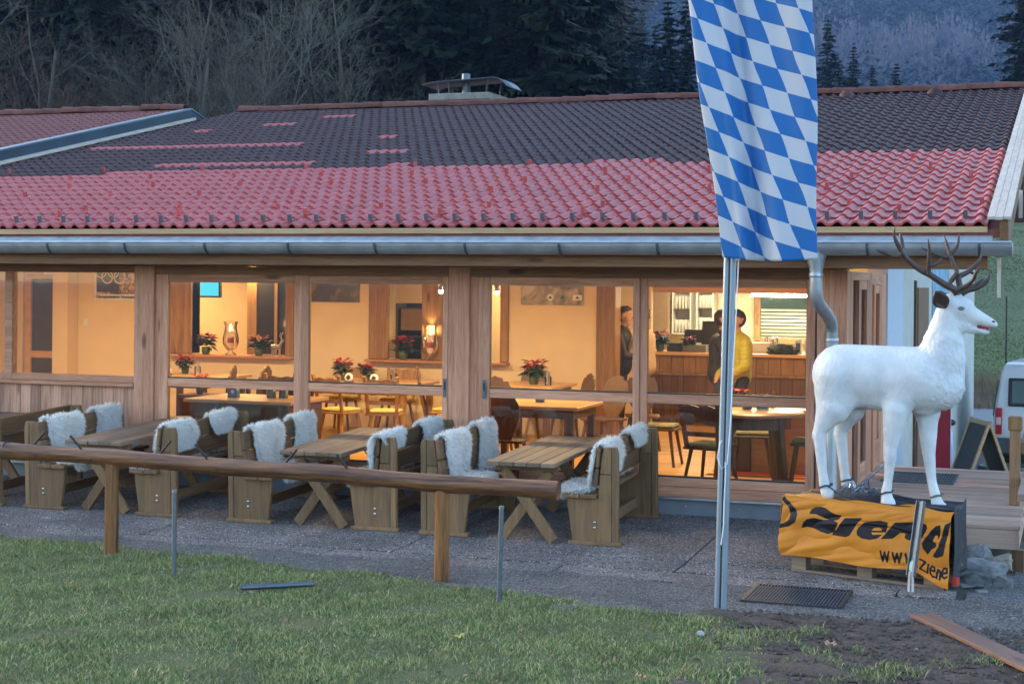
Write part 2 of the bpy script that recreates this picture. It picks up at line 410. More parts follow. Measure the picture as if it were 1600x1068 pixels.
def wavy(a, s):
    return lambda X, Y: a+s*(np.sin(X*3.1+Y*1.7)*np.cos(Y*2.9-X)+.5*np.sin(X*7.7-Y*5.3))
LAWN = [(-12, -2.9), (-6.75, -3.04), (-5.85, -3.08), (-4.6, -3.22), (-3.55, -3.42), (-2.42, -3.62), (-1.6, -3.8), (-.85, -3.98), (-.3, -4.12), (-.02, -4.35), (.15, -4.75), (.22, -5.3), (.1, -6.2), (.2, -10), (-12, -10)]
sheet('gravel_path', [(-12, -2.55), (-.7, -2.83), (1.2, -2.8), (1.5, -1.2), (1.75, -2.2), (2.6, -3.3), (3.5, -5.2), (1.7, -4.5), (1.1, -3.8), (.8, -3.75), (.2, -3.66), (-.2, -3.75), (-.4, -4.2), (-12, -3.3)], lambda X, Y: -.085+.0*X-.14*sstep(1.3, 2.6, X), MT['gravel'], .05, .04)
sheet('mud_patch', [(-.5, -3.95), (-.1, -3.78), (.4, -3.68), (.95, -3.8), (1.3, -4.2), (2.6, -5.2), (2.6, -10), (-.3, -10), (-.1, -5)], MUDZ, MT['mud'], .018, .07)
sheet('lawn', LAWN, wavy(-.078, .008), MT['lawn'], .06, .06)
sheet('road', [(-6, 8.5), (16, 6.5), (40, 26), (8, 30), (-20, 30), (-16, 20)], lambda X, Y: H(X, Y)+.02, MT['road'], .7, .3, fr=.2)
# grass blades
def grass():
    nb = 330000
    X = nrng.uniform(-7.2, 2.4, nb); Y = nrng.uniform(-7.7, -2.9, nb)
    u, v = uv_of(X, Y); a = u/v
    wx = X+.06*np.sin(Y*5.3+1); wy = Y+.06*np.sin(X*4.6)
    ins = inpoly(wx, wy, LAWN)
    pn = np.sin(X*4.1+1.2)*np.sin(Y*5.2)+.6*np.sin(X*9.3-Y*7.1)+.4*np.sin(X*17+Y*13)
    clump = (Y < -4.55) & (X > .1) & (pn > .15+.35*(X > 1.0)) | ((Y < -4.1) & (X > -.3) & (X < .55) & (pn > .15))
    edge = inpoly(wx, wy-.12, LAWN)
    keep = ((ins & (edge | (nrng.random(nb) < .45))) & (nrng.random(nb) < np.clip(.95+.25*pn, .6, 1)) | (clump & (nrng.random(nb) < .55))) & (np.abs(a) < .36)
    X = X[keep]; Y = Y[keep]; pn = pn[keep]; n = len(X)
    h = nrng.uniform(.012, .034, n)*np.where(nrng.random(n) < .06, 1.6, 1)*np.clip(1+.35*pn, .6, 1.5); w = nrng.uniform(.0013, .003, n)
    an = nrng.uniform(0, 2*PI, n); le = nrng.uniform(.3, 1.3, n)*h; la = nrng.uniform(0, 2*PI, n)
    B = np.stack([X, Y, np.full(n, -.08)], 1); d = np.stack([np.cos(an), np.sin(an), 0*an], 1)*w[:, None]
    l1 = np.stack([np.cos(la)*le, np.sin(la)*le, h], 1)
    P = np.stack([B-d, B+d, B+l1*np.array([.45, .45, .62])+d*.8, B+l1*np.array([.45, .45, .62])-d*.8, B+l1*np.array([1, 1, .95])], 1)
    V = P.reshape(-1, 3); o = np.arange(n)[:, None]*5
    F3 = np.concatenate([o+np.array([0, 1, 2]), o+np.array([0, 2, 3]), o+np.array([3, 2, 4])], 0)
    m, nt, b = newmat('grass_blade'); 
    at_ = N(nt, "Attribute", attribute_name='tone'); 
    vv = coords(nt, rand=False); big = noisetex(nt, vv, 2.2, 4)
    c = ramp(nt, at_.outputs['Fac'], [(0, (.08, .135, .03)), (.45, (.17, .24, .055)), (.7, (.27, .30, .095)), (.86, (.46, .40, .18)), (1, (.6, .5, .27))])
    c = mix(nt, ramp(nt, big, [(.45, (0, 0, 0)), (.7, (.6,)*3)]), c, (.13, .115, .055))
    L(nt, c, b.inputs['Base Color']); b.inputs['Roughness'].default_value = .6; b.inputs['Subsurface Weight'].default_value = 0
    me = fastmesh('grass', V, F3, m)
    at2 = me.attributes.new('tone', 'FLOAT', 'POINT'); at2.data.foreach_set('value', np.repeat(nrng.random(n).astype(np.float32), 5))
    tag(link('grass', me), kind='stuff')
grass()
# loose pebbles and crumbs of soil along the lawn edge
def pebbles(name, n, reg, s0, s1, mat):
    X = nrng.uniform(reg[0], reg[1], n); Y = nrng.uniform(reg[2], reg[3], n); ok = ~inpoly(X, Y, LAWN) | (nrng.random(n) < .02); X, Y = X[ok], Y[ok]; n = len(X); S = nrng.uniform(s0, s1, n)
    base = np.array([(1, 0, 0), (-1, 0, 0), (0, 1, 0), (0, -1, 0), (0, 0, 1), (0, 0, -.6)], float)
    fc = np.array([(0, 2, 4), (2, 1, 4), (1, 3, 4), (3, 0, 4), (2, 0, 5), (1, 2, 5), (3, 1, 5), (0, 3, 5)])
    jit = nrng.uniform(.6, 1.3, (n, 6, 3)); V = base[None]*jit*S[:, None, None]*np.array([1, 1, .6]); an = nrng.uniform(0, 6.3, n)
    c, s = np.cos(an)[:, None], np.sin(an)[:, None]; V = np.stack([V[:, :, 0]*c-V[:, :, 1]*s, V[:, :, 0]*s+V[:, :, 1]*c, V[:, :, 2]], 2)
    V = V+np.stack([X, Y, np.full(n, reg[4])], 1)[:, None, :]
    tag(link(name, fastmesh(name, V.reshape(-1, 3), (np.arange(n)[:, None, None]*6+fc[None]).reshape(-1, 3), mat)), kind='stuff')
pebbles('gravel', 9000, (-6.5, 1.7, -4.1, -2.75, -.082), .004, .011, simple('pebble_grey', (.17, .16, .15), .8, var=.5, scale=9))
pebbles('dirt', 2600, (-.3, 2.3, -5.6, -3.7, -.07), .008, .026, MT['mud'])

# fallen leaf litter and straw
def litter():
    n = 420; X = nrng.uniform(-7, 1.6, n); Y = nrng.uniform(-6.8, -2.2, n); S_ = nrng.uniform(.010, .026, n); a = nrng.uniform(0, 6.3, n); z = np.where(inpoly(X, Y, LAWN), -.055, -.074); t1 = nrng.normal(0, .35, (n, 2))
    d = np.stack([np.cos(a), np.sin(a), t1[:, 0]], 1)*S_[:, None]; e = np.stack([-np.sin(a), np.cos(a), t1[:, 1]], 1)*S_[:, None]*nrng.uniform(.25, .7, n)[:, None]; c = np.stack([X, Y, z], 1)
    V = np.stack([c-d, c+e, c+d, c-e], 1).reshape(-1, 3); F = np.arange(4*n).reshape(-1, 4)
    tag(link('leaf_litter', fastmesh('leaf_litter', V, F, simple('litter_brown', (.24, .14, .075), .85, var=.6, scale=2.2))), kind='stuff')
litter()
# patio of exposed aggregate slabs, falling gently away from the wall
pat = MB(); pat.add([(-13, 0, -.012), (1.0, 0, -.012), (1.0, -2.0, -.092), (-13, -2.0, -.092)], [(0, 3, 2, 1)])
patio = pat.build('patio', simple('joint_sand', (.07, .065, .06), .9)); tag(patio, kind='structure')
def slab(x0, x1, y0, y1, ta, tb, lift=0):
    g = .008; m = MB()
    gz = lambda y: max(.04*y, -.08)
    ys = [y1-g, y0+g] if not (y0 < -2 < y1) else [y1-g, -2, y0+g]
    vs = []
    for y in ys: vs += [(x0+g, y, gz(y)+lift), (x1-g, y, gz(y)+lift)]
    k = len(ys); n = len(vs)
    vs += [(a, b, c-.05) for a, b, c in vs]
    fs = [(2*i, 2*i+2, 2*i+3, 2*i+1) for i in range(k-1)]+[(0, 1, n+1, n), (2*k-2, n+2*k-2, n+2*k-1, 2*k-1)]
    for i in range(k-1): fs += [(2*i, n+2*i, n+2*i+2, 2*i+2), (2*i+1, 2*i+3, n+2*i+3, n+2*i+1)]
    m.add(vs, fs); return m.build('paving_slab', MT['slab'], patio, .004)
xs = [-13, -10.6, -8.2, -5.8, -3.4, -1.0, 1.0]
for a, b in zip(xs[:-1], xs[1:]): slab(a, b, -1.98, 0, 0, 0); slab(a+.0, b, -2.42, -1.98, 0, 0, -.004)
xs = [-9.9, -7.9, -5.9, -3.9, -1.9, .72, 1.13]
for k, (a, b) in enumerate(zip(xs[:-1], xs[1:])): slab(a, b, -2.80+(.0 if k < 5 else .05), -2.42, 0, 0, -.012 if k < 5 else .004)
# steel grating set in the gravel
gr = thing('floor_grating', 'dark steel floor grating lying flush in the gravel before the orange banner', 'grating', (.065, -3.07, -.072))
m = MB()
for y in (-.32, .32): m.b2(-.35, .35, y-.005, y+.005, -.012, .004)
for x in (-.345, .345): m.b2(x-.008, x+.008, -.31, .31, -.012, .004)
m.build('grating_frame', MT['darkmetal'], gr)
bar = MB(); bar.b2(-.003, .003, -.31, .31, -.012, .003); bme = bar.mesh('bar', MT['clip'])
for k in range(30): link('bar', bme, gr, (-.33+k*.02275, 0, 0))
m = MB(); m.b2(-.335, .335, -.31, .31, -.03, -.022); m.build('pit', MT['black'], gr)
# ------------------------------------------------------------------ the restaurant
B = thing('restaurant_building', 'low timber restaurant with glazed front under a red and dark tiled roof', 'building', (0, 0, 0))
def part(name, mb, mat, parent=None, bev=0): return mb.build(name, mat, parent or B, bev)
FLZ = .16
# plinth, flashing
m = MB(); m.b2(-13, -.02, .03, .25, -.1, .14); part('plinth', m, MT['plinth'])
m = MB(); m.b2(-13, -.01, -.012, .08, .142, .162); part('plinth_flashing', m, MT['zinc'])
sc = MB().sphere((0, 0, 0), .007, 8, 5); sme = sc.mesh('screw', MT['steel'])
for x in (-1.48, -.98, -.62): link('screw', sme, B, (x, .03, .075))
# floor, ceiling, inner walls
m = MB(); m.b2(-13, -.12, .26, 11.5, FLZ-.1, FLZ-.02); m.b2(-13, -.02, .02, .26, FLZ+.0025, FLZ+.004); fl = part('floor', m, MT['in_floor'])
fb = MB(); fb.b2(-3.2, 3.2, -.094, .094, -.02, 0); fbm = fb.mesh('floor_board', MT['in_floor'])
for k in range(38):
    for x in ((-3.25, -9.66) if k % 2 else (-4.9, -11.31, 1.5)):
        if x == 1.5: continue
        link('floor_board', fbm, fl, (x, .36+k*.19, FLZ))
m = MB(); m.b2(-13, -.12, .1, 20, 2.5, 2.54); part('ceiling', m, simple('ceiling_plaster', (.7, .6, .44), .9))
BY = 5.2
w = MB()
w.b2(-11.76, -9.856, BY, BY+.2, FLZ, 2.5); w.b2(-8.365, -6.806, BY, BY+.2, FLZ, 2.5)
w.b2(-9.856, -8.365, BY, BY+.2, FLZ, 1.06); w.b2(-6.806, -5.203, BY, BY+.2, FLZ, 1.06); w.b2(-5.203, -3.877, BY, BY+.2, FLZ, 2.5)
w.b2(-13, -12.72, BY, BY+.2, FLZ, 2.5)
part('inner_wall', w, MT['plaster'])
m = MB(); m.b2(-12.02, -11.765, BY-.25, BY+.2, FLZ, 2.5); part('lit_wall_strip', m, MT['plaster'])  # made-up wall projection standing for a strip of wall that catches more light
m = MB(); m.b2(-13, -9.2, 6.9, 7.0, FLZ, 2.5); m.b2(-9.2, -3.6, 6.9, 7.0, FLZ, 2.5); part('rear_wall', m, MT['plaster'])
m = MB(); m.b2(-13.1, -13, .1, 12, FLZ, 2.5); part('end_wall', m, MT['plaster'])
for nm, x0, x1 in (('sill', -10.22, -8.22), ('sill', -7.11, -5.07)):
    m = MB(); m.b2(x0, x1, BY-.16, BY+.24, 1.063, 1.095); part(nm, m, MT['larch_x'], None, .006)
for x0, x1 in ((-10.2, -9.856), (-8.365, -8.237), (-7.10, -6.806), (-6.32, -6.02), (-5.203, -5.09)):
    m = MB(); m.b2(x0, x1, BY-.04, BY+.22, 1.098, 2.495); part('opening_post', m, MT['in_post'], None, .008)
m = MB(); m.b2(-3.877, -3.62, BY-.06, BY+.2, FLZ, 2.49); part('opening_post', m, MT['in_post'], None, .01)
# glazed inner screen beyond the first opening
sc = tag(link('inner_window', None, B))
m = MB(); m.b2(-9.42, -9.27, 6.0, 6.06, 1.0, 2.45); m.b2(-8.5, -8.4, 6.0, 6.06, 1.0, 2.45); m.b2(-8.98, -8.93, 6.0, 6.06, 1.0, 2.45); m.b2(-9.27, -8.5, 6.002, 6.058, 1.0, 1.08)
m.build('frame', MT['in_post'], sc)
m = MB(); m.b2(-9.27, -8.98, 6.02, 6.03, 1.08, 2.45); m.b2(-8.93, -8.5, 6.02, 6.03, 1.08, 2.45); m.build('pane', simple('dark_pane', (.03, .025, .02), .08), sc)
# shelf rack beyond the second opening
rk = thing('shelf_rack', 'dark open shelf rack beyond the wall opening, seen behind the poinsettia', 'shelf', (-6.75, 6.3, FLZ))
m = MB()
for x in (-.36, .12, .48): m.b2(x-.02, x+.02, -.15, .15, 0, 1.68)
m.build('upright', MT['galv'], rk)
for k in range(8):
    m = MB(); m.b2(-.34, .1, -.14, .14, .2+k*.2, .215+k*.2); m.b2(.14, .46, -.14, .14, .2+k*.2, .215+k*.2); m.build('shelf_board', MT['galv'], rk)
m = MB(); m.b2(-.38, .5, .15, .16, 0, 1.68); m.build('back_panel', MT['black'], rk)
m = MB(); m.b2(-.3, .06, -.15, -.142, 1.3, 1.6); m.build('paper', MT['tan'], rk)
# inner door at the far left
d = tag(link('inner_door', None, B))
m = MB(); m.b2(-12.68, -12.58, BY, BY+.1, FLZ, 2.4); m.b2(-12.14, -12.03, BY, BY+.1, FLZ, 2.4); m.b2(-12.58, -12.14, BY+.002, BY+.098, 2.14, 2.4); m.b2(-12.58, -12.14, BY+.002, BY+.098, .98, 1.08); m.build('frame', MT['in_table'], d)
m = MB(); m.b2(-12.58, -12.14, BY+.04, BY+.05, .3, .98); m.b2(-12.58, -12.14, BY+.04, BY+.05, 1.08, 2.14); m.build('pane', simple('dark_door_glass', (.06, .05, .04), .12), d)
m = MB(); m.b2(-12.32, -12.1, BY-.05, BY, 2.2, 2.27); m.build('door_closer', MT['white'], d)

# ---- facade timber
HEAD = 2.12
for x0, x1 in ((-7.43, -7.19), (-3.863, -3.641)):
    m = MB(); m.b2(x0, x1, -.035, .12, .162, 2.285); part('post', m, MT['larch_z'], None, .006)
m = MB(); m.b2(-.272, 0, -.03, .14, .162, 2.285); part('corner_post', m, MT['larch_z'], None, .006)
m = MB(); m.b2(-.285, -.272, -.01, .1, .162, 2.285); part('joint_strip', m, MT['black'])
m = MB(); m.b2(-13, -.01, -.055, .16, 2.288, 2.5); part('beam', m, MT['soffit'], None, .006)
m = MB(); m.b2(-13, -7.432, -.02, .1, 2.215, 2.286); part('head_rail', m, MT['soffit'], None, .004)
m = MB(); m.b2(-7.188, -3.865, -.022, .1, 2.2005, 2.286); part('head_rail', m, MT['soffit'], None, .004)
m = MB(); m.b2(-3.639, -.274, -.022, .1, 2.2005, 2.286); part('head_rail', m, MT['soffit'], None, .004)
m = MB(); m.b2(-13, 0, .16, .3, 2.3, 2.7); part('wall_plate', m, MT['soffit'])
# left window band
lw = tag(link('window', None, B))
m = MB()
m.b2(-9.08, -8.985, -.01, .09, 1.05, 2.213); m.b2(-13, -9.08, -.008, .088, 1.05, 1.117); m.b2(-8.985, -7.432, -.008, .088, 1.05, 1.117)
m.build('frame', MT['larch_x'], lw, .004)
m = MB(); m.b2(-8.985, -7.435, .03, .036, 1.118, 2.214); m.build('pane', MT['glass'], lw)
m = MB(); m.b2(-12.9, -9.082, .03, .036, 1.118, 2.214); m.build('pane', MT['glass'], lw)
m = MB(); m.b2(-13, -7.434, -.05, .02, 1.005, 1.048); m.build('sill', MT['larch_x'], lw, .006)
m = MB(); m.b2(-13, -7.434, .03, .1, .16, 1.0); part('wall', m, MT['black'])
cb = MB(); cb.b2(-.0645, .0645, -.012, .012, -.42, .42); cbm = cb.mesh('cladding_board', MT['clad']); bevel(cbm, .004)
for k in range(18): link('cladding_board', cbm, B, (-7.50-.131*k, .012+.003*math.sin(k*5.1), .583))
# glazed doors
def leaf(x0, x1, gx0, gx1, y, hx=None):
    o = tag(link('glass_door', None, B))
    for a, b in ((x0, gx0), (gx1, x1)):
        m = MB(); m.b2(a, b, y-.03, y+.03, .262, 2.2); m.build('stile', MT['larch_z'], o, .004)
    for a, b in ((.262, .345), (1.03, 1.118), (HEAD, 2.2)):
        m = MB(); m.b2(gx0+.001, gx1-.001, y-.026, y+.026, a, b); m.build('rail', MT['larch_x'], o, .003)
    for a, b in ((.358, 1.028), (1.131, HEAD-.002)):
        m = MB(); m.b2(gx0, gx1, y-.004, y+.004, a, b); m.build('pane', MT['glass'], o)
    for a in (.345, 1.118):
        m = MB(); m.b2(gx0, gx1, y-.024, y+.024, a, a+.013); m.build('seal', MT['black'], o)
    if hx:
        m = MB(); m.b2(hx-.017, hx+.017, y-.036, y-.03, 1.02, 1.2); m.build('handle_plate', MT['galv'], o); m = MB(); m.b2(hx-.008, hx+.008, y-.039, y-.036, 1.09, 1.17); m.build('handle_slot', MT['black'], o)
leaf(-7.15, -5.47, -7.033, -5.559, .02)
leaf(-5.469, -3.866, -5.385, -3.924, .0, -3.893)
leaf(-3.56, -1.93, -3.428, -1.993, .0, -3.48)
leaf(-1.929, -.29, -1.857, -.372, .02)
for x0, x1 in ((-7.19, -7.152), (-3.641, -3.562)):
    m = MB(); m.b2(x0+.001, x1, .0, .09, .262, 2.205); part('door_jamb', m, MT['larch_z'])
for x0, x1 in ((-7.188, -3.866), (-3.64, -.288)):
    m = MB(); m.b2(x0, x1, -.028, .12, .164, .26); part('threshold', m, MT['larch_x'], None, .004)
# ---- right side wall
sw = tag(link('side_door', None, B))
def yb(nm, y0, y1, z0, z1, mat, x0=-.06, x1=0., bev=.003):
    m = MB(); m.b2(x0, x1, y0, y1, z0, z1); return m.build(nm, MT[mat], sw, bev)
yb('frame', .145, .36, .26, 2.28, 'larch_z'); yb('frame', 1.62, 1.82, .26, 2.28, 'larch_z'); yb('frame', 2.7, 3.1, .26, 2.28, 'larch_z')
yb('head', .36, 1.62, 2.2, 2.28, 'larch_y'); yb('head', 1.82, 2.7, 2.16, 2.28, 'larch_y')
yb('stile', .7, .86, .262, 2.199, 'larch_z', -.05, .012); yb('stile', 1.32, 1.56, .262, 2.199, 'larch_z', -.05, .012)
yb('rail', .861, 1.319, .264, .44, 'larch_y', -.046, .008); yb('rail', .861, 1.319, 2.11, 2.198, 'larch_y', -.046, .008)
yb('stile', 1.94, 2.08, .262, 2.159, 'larch_z', -.05, .01); yb('stile', 2.42, 2.56, .262, 2.159, 'larch_z', -.05, .01)
yb('rail', 2.081, 2.419, .264, .56, 'larch_y', -.046, .006); yb('rail', 2.081, 2.419, .9, .98, 'larch_y', -.046, .006); yb('rail', 2.081, 2.419, 2.07, 2.158, 'larch_y', -.046, .006); yb('door_panel', 2.082, 2.418, .562, .898, 'larch_z', -.036, -.006)
yb('pane', .86, 1.32, .44, 2.11, 'glass', -.022, -.016, 0); yb('pane', 2.08, 2.42, .98, 2.07, 'glass', -.022, -.016, 0); yb('pane', .36, .7, .28, 2.2, 'glass', -.03, -.024, 0)
m = MB(); m.b2(-.05, .03, .14, 3.1, .2, .258); part('side_threshold', m, MT['zinc'])
m = MB(); m.b2(-.2, .015, 3.12, 4.79, -.9, 2.5); part('side_wall', m, simple('pale_blue_render', (.5, .56, .66), .7, var=.06))
m = MB(); m.b2(-.2, .0, 4.8, 9.05, -1, 2.6); part('side_wall', m, MT['panelgrey'])
m = MB(); m.b2(-.2, .012, 9.06, 12.3, -1, 2.6); part('side_wall', m, simple('blue_poster_board', (.2, .36, .5), .6, var=.4, scale=2.5))
m = MB(); m.b2(-.2, -.02, 12.3, 20, -1, 2.6); part('side_wall', m, MT['panelgrey'])
m = MB(); m.b2(-.05, .022, 6.75, 8.3, -.6, 2.13); part('side_panel_door', m, wood('brown_door', (.2, .09, .04), (.3, .16, .08), 'Z', .5), None, .004)
m = MB(); m.b2(-.05, .03, 6.3, 6.42, -.6, 2.22); part('side_strip', m, MT['in_dark'])
m = MB(); m.b2(-13, -.2, 20, 20.2, -1, 3.3); part('back_wall', m, MT['panelgrey'])
# ---- roof
SL = .219; RY, RZ = 10.4, 5.09; EY, EZ = -.72, 2.655
CS = 1/math.sqrt(1+SL*SL); SN = SL*CS; PIT = math.atan(SL)
RX0, RX1 = -12.08, 1.235
def rp(x, s, up=0): return (x, EY+s*CS-up*SN, EZ+s*SN+up*CS)
m = MB(); n = [rp(RX0-.3, -.0, -.1), rp(RX1+.1, -.0, -.1), rp(RX1+.1, 11.36, -.1), rp(RX0-.3, 11.36, -.1)]
q = [rp(RX0-.3, -.0, -.03), rp(RX1+.1, -.0, -.03), rp(RX1+.1, 11.36, -.03), rp(RX0-.3, 11.36, -.03)]
m.add(n+q, [(0, 1, 2, 3), (7, 6, 5, 4), (0, 4, 5, 1), (1, 5, 6, 2), (2, 6, 7, 3), (3, 7, 4, 0)])
bk = [(RX0-.3, RY-.1, RZ-.06), (RX1+.1, RY-.1, RZ-.06), (RX1+.1, RY+10.2, RZ-1.5), (RX0-.3, RY+10.2, RZ-1.5)]
m.add(bk+[(a, b, c-.08) for a, b, c in bk], [(0, 1, 2, 3), (7, 6, 5, 4), (0, 4, 5, 1), (1, 5, 6, 2), (2, 6, 7, 3), (3, 7, 4, 0)])
roof = m.build('roof', MT['tile_old'], B)
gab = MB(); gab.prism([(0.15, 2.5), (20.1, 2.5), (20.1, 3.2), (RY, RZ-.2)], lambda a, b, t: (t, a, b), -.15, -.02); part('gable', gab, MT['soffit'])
TW, TE, TL = .2905, .333, .405
def tilemesh(mat):
    m = MB(); n = 20; V1 = []; V0 = []; Vl = []
    for i in range(n+1):
        x = i/n*TW; ph = (x/(TW/2)) % 1.0
        z = .034*max(0, math.cos((ph-.5)*2*PI*.78))**1.2 if abs(ph-.5) < .33 else .0
        V0.append((x, 0, z+.022)); V1.append((x, TL, z+.0)); Vl.append((x, .002, z+.000))
    vs = V0+V1+Vl; k = n+1
    m.add(vs, [(i, i+1, k+i+1, k+i) for i in range(n)], 0, True)
    m.add(V0+Vl, [(k+i, k+i+1, i+1, i) for i in range(n)], 0, False)
    me = bpy.data.meshes.new('roof_tile'); me.from_pydata(m.v, [], m.f); me.materials.append(mat); me.polygons.foreach_set('use_smooth', m.sm); me.update(); return me
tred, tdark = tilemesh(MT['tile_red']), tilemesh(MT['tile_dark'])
ncol = int((RX1-RX0)/TW)+1
T = []
for r in range(34):
    for c in range(ncol):
        x = RX1-(c+1)*TW; s = r*TE
        if x < RX0-.2: continue
        y = EY+s*CS
        lim = 14 if x > -1.3 else (13 if x > -2.1 else 12)
        if -6.3 < x < -2.1: lim = 12
        if x < -9.9: lim = 11
        if x < -1.3: lim += (1 if noise.noise((x*1.1, 2.2, 0)) > .2 else 0)
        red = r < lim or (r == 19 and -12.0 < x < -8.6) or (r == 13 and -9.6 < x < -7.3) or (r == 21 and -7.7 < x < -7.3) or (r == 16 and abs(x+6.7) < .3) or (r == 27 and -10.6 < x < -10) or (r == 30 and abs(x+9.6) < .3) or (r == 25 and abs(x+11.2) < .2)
        dx, dy = x-CAM.x, y-CAM.y; dist = -.3333*dx+.9428*dy
        lat = (.9428*dx+.3333*dy)/dist
        T.append((dist+(50 if abs(lat) > .345 else 0), x, s, red, r, c))
T.sort()
rot = Matrix.Rotation(PIT, 3, 'X')
tv = {True: np.array([v.co for v in tred.vertices]), False: np.array([v.co for v in tdark.vertices])}
tf = np.array([p.vertices[:] for p in tred.polygons])
RM = np.array(rot)
bulk = {True: [], False: []}
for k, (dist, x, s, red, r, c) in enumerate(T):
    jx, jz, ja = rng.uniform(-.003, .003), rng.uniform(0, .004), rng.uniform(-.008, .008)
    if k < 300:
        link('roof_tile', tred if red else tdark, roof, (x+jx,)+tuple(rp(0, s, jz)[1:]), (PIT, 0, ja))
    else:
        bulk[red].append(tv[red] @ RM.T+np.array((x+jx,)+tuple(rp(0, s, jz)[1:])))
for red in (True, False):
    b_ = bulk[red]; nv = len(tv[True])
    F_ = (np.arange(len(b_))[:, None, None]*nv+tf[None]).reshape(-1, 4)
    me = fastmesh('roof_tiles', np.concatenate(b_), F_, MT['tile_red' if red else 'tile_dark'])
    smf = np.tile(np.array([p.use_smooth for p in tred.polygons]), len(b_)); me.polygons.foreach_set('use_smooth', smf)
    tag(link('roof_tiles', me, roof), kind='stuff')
# ridge
rm = MB(); n = 10
for (y0, r0), (y1, r1) in (((0, .128), (.43, .098)),):
    a = [(y0, r0*math.cos(PI*j/n), r0*math.sin(PI*j/n)*.85) for j in range(n+1)]; b = [(y1, r1*math.cos(PI*j/n), r1*math.sin(PI*j/n)*.85) for j in range(n+1)]
    rm.add(a+b, [(j, j+1, n+2+j, n+1+j) for j in range(n)], 0, True); rm.add([(y0, 0, 0)]+a, [(0, j+2, j+1) for j in range(n)])
rme = rm.mesh('ridge_tile', MT['ridge'])
for k in range(34):
    x = RX0+.05+k*.4
    if x+.3 < RX1: link('ridge_tile', rme, roof, (x, RY+.02, RZ+.03+rng.uniform(-.008, .008)), (0, R(-1.5)+rng.uniform(-.012, .012), rng.uniform(-.02, .02)))
# snow clips
cm = MB(); cm.box((0, 0, .035), (.035, .03, .075)); cm.box((0, .05, .004), (.03, .12, .004))
clipd = cm.mesh('snow_clip', MT['clip']); clipr = cm.mesh('snow_clip', MT['tile_red'])
for c in range(ncol):
    x = RX1-(c+1)*TW+.1
    link('snow_clip', clipd, roof, rp(x, .2, .03), (PIT, 0, 0))
    if c % 5 == 2: link('snow_clip', clipr, roof, rp(x, .55, .03), (PIT, 0, 0))
    if c % 4 == 0: link('snow_clip', clipr, roof, rp(x+.1, .88, .03), (PIT, 0, 0))
    if c % 4 == 1: link('snow_clip', clipr, roof, rp(x+.05, 1.88, .03), (PIT, 0, 0))
    if c % 4 == 1: link('snow_clip', clipr, roof, rp(x+.2, 2.55, .03), (PIT, 0, 0))
    if c % 4 == 2: link('snow_clip', clipr, roof, rp(x+.05, 3.2, .03), (PIT, 0, 0))
    if c % 5 == 3: link('snow_clip', clipr, roof, rp(x+.1, 3.87, .03), (PIT, 0, 0))
for x in (-.05, .95-2.3):   # vent tiles under the ridge
    v_ = MB(); v_.lathe([(.12, -.05), (.11, .03), (.06, .075), (.0001, .08)], (0, 0, 0), 12); v_.build('vent_tile', MT['tile_dark'], roof).location = rp(x, 10.9, .04)
# eaves: batten, rafter ends, apron, soffit
m = MB(); m.b2(-13, RX1, EY-.008, EY+.03, EZ-.055, EZ-.003); part('eaves_batten', m, MT['fresh'], None, .003)
rf = MB(); rf.b2(-.045, .045, 0, .6, -.16, 0); rfm = rf.mesh('rafter_end', MT['fresh'])
for k in range(15): link('rafter_end', rfm, B, (1.1-k*.93, EY+.015, EZ-.058), (PIT*.5, 0, 0))
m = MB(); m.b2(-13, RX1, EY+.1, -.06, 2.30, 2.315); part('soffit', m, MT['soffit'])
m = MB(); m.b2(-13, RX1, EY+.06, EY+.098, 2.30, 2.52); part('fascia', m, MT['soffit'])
m = MB(); m.add([(-13, EY+.02, 2.572), (RX1+.04, EY+.02, 2.572), (RX1+.04, EY-.06, 2.52), (-13, EY-.06, 2.52)], [(0, 1, 2, 3)]); m.add([(-13, EY+.02, 2.577), (RX1+.04, EY+.02, 2.577), (RX1+.04, EY-.06, 2.525), (-13, EY-.06, 2.525)], [(3, 2, 1, 0)]); m.add([(-13, EY-.0605, 2.525), (RX1+.04, EY-.0605, 2.525), (RX1+.04, EY-.0605, 2.51), (-13, EY-.0605, 2.51)], [(0, 1, 2, 3)]); part('eaves_flashing', m, MT['zinc_bright'])
# gutter
gt = tag(link('gutter', None, B)); GX0, GX1 = -13, 1.435; GYc, GZc, GR = -.83, 2.515, .112
m = MB(); n = 14; vs = []
for x in (GX0, GX1):
    for r_ in (GR, GR-.004):
        for j in range(n+1): a = PI+PI*j/n; vs.append((x, GYc+r_*math.cos(a), GZc+r_*math.sin(a)))
k = n+1
m.add(vs, [(j, j+1, 2*k+j+1, 2*k+j) for j in range(n)]+[(k+j, 3*k+j, 3*k+j+1, k+j+1) for j in range(n)], 0, True)
m.build('trough', MT['zinc'], gt)
m = MB(); m.tube([(GX0, GYc-GR, GZc), (GX1, GYc-GR, GZc)], .011, 8); m.build('bead', MT['zinc'], gt)
m = MB(); vs = [(GX1, GYc+GR*math.cos(PI+PI*j/n), GZc+GR*math.sin(PI+PI*j/n)) for j in range(n+1)]; m.add(vs+[(x+.004, y, z) for x, y, z in vs], [tuple(range(n+1)), tuple(range(2*n+1, n, -1))]+[(j, j+1, n+2+j, n+1+j) for j in range(n)]); m.build('end_cap', MT['zinc'], gt)
br = MB(); vs = []
for x in (-.012, .012):
    for r_ in (GR+.004, GR+.008):
        for j in range(n+1): a = PI+PI*j/n; vs.append((x, r_*math.cos(a), r_*math.sin(a)))
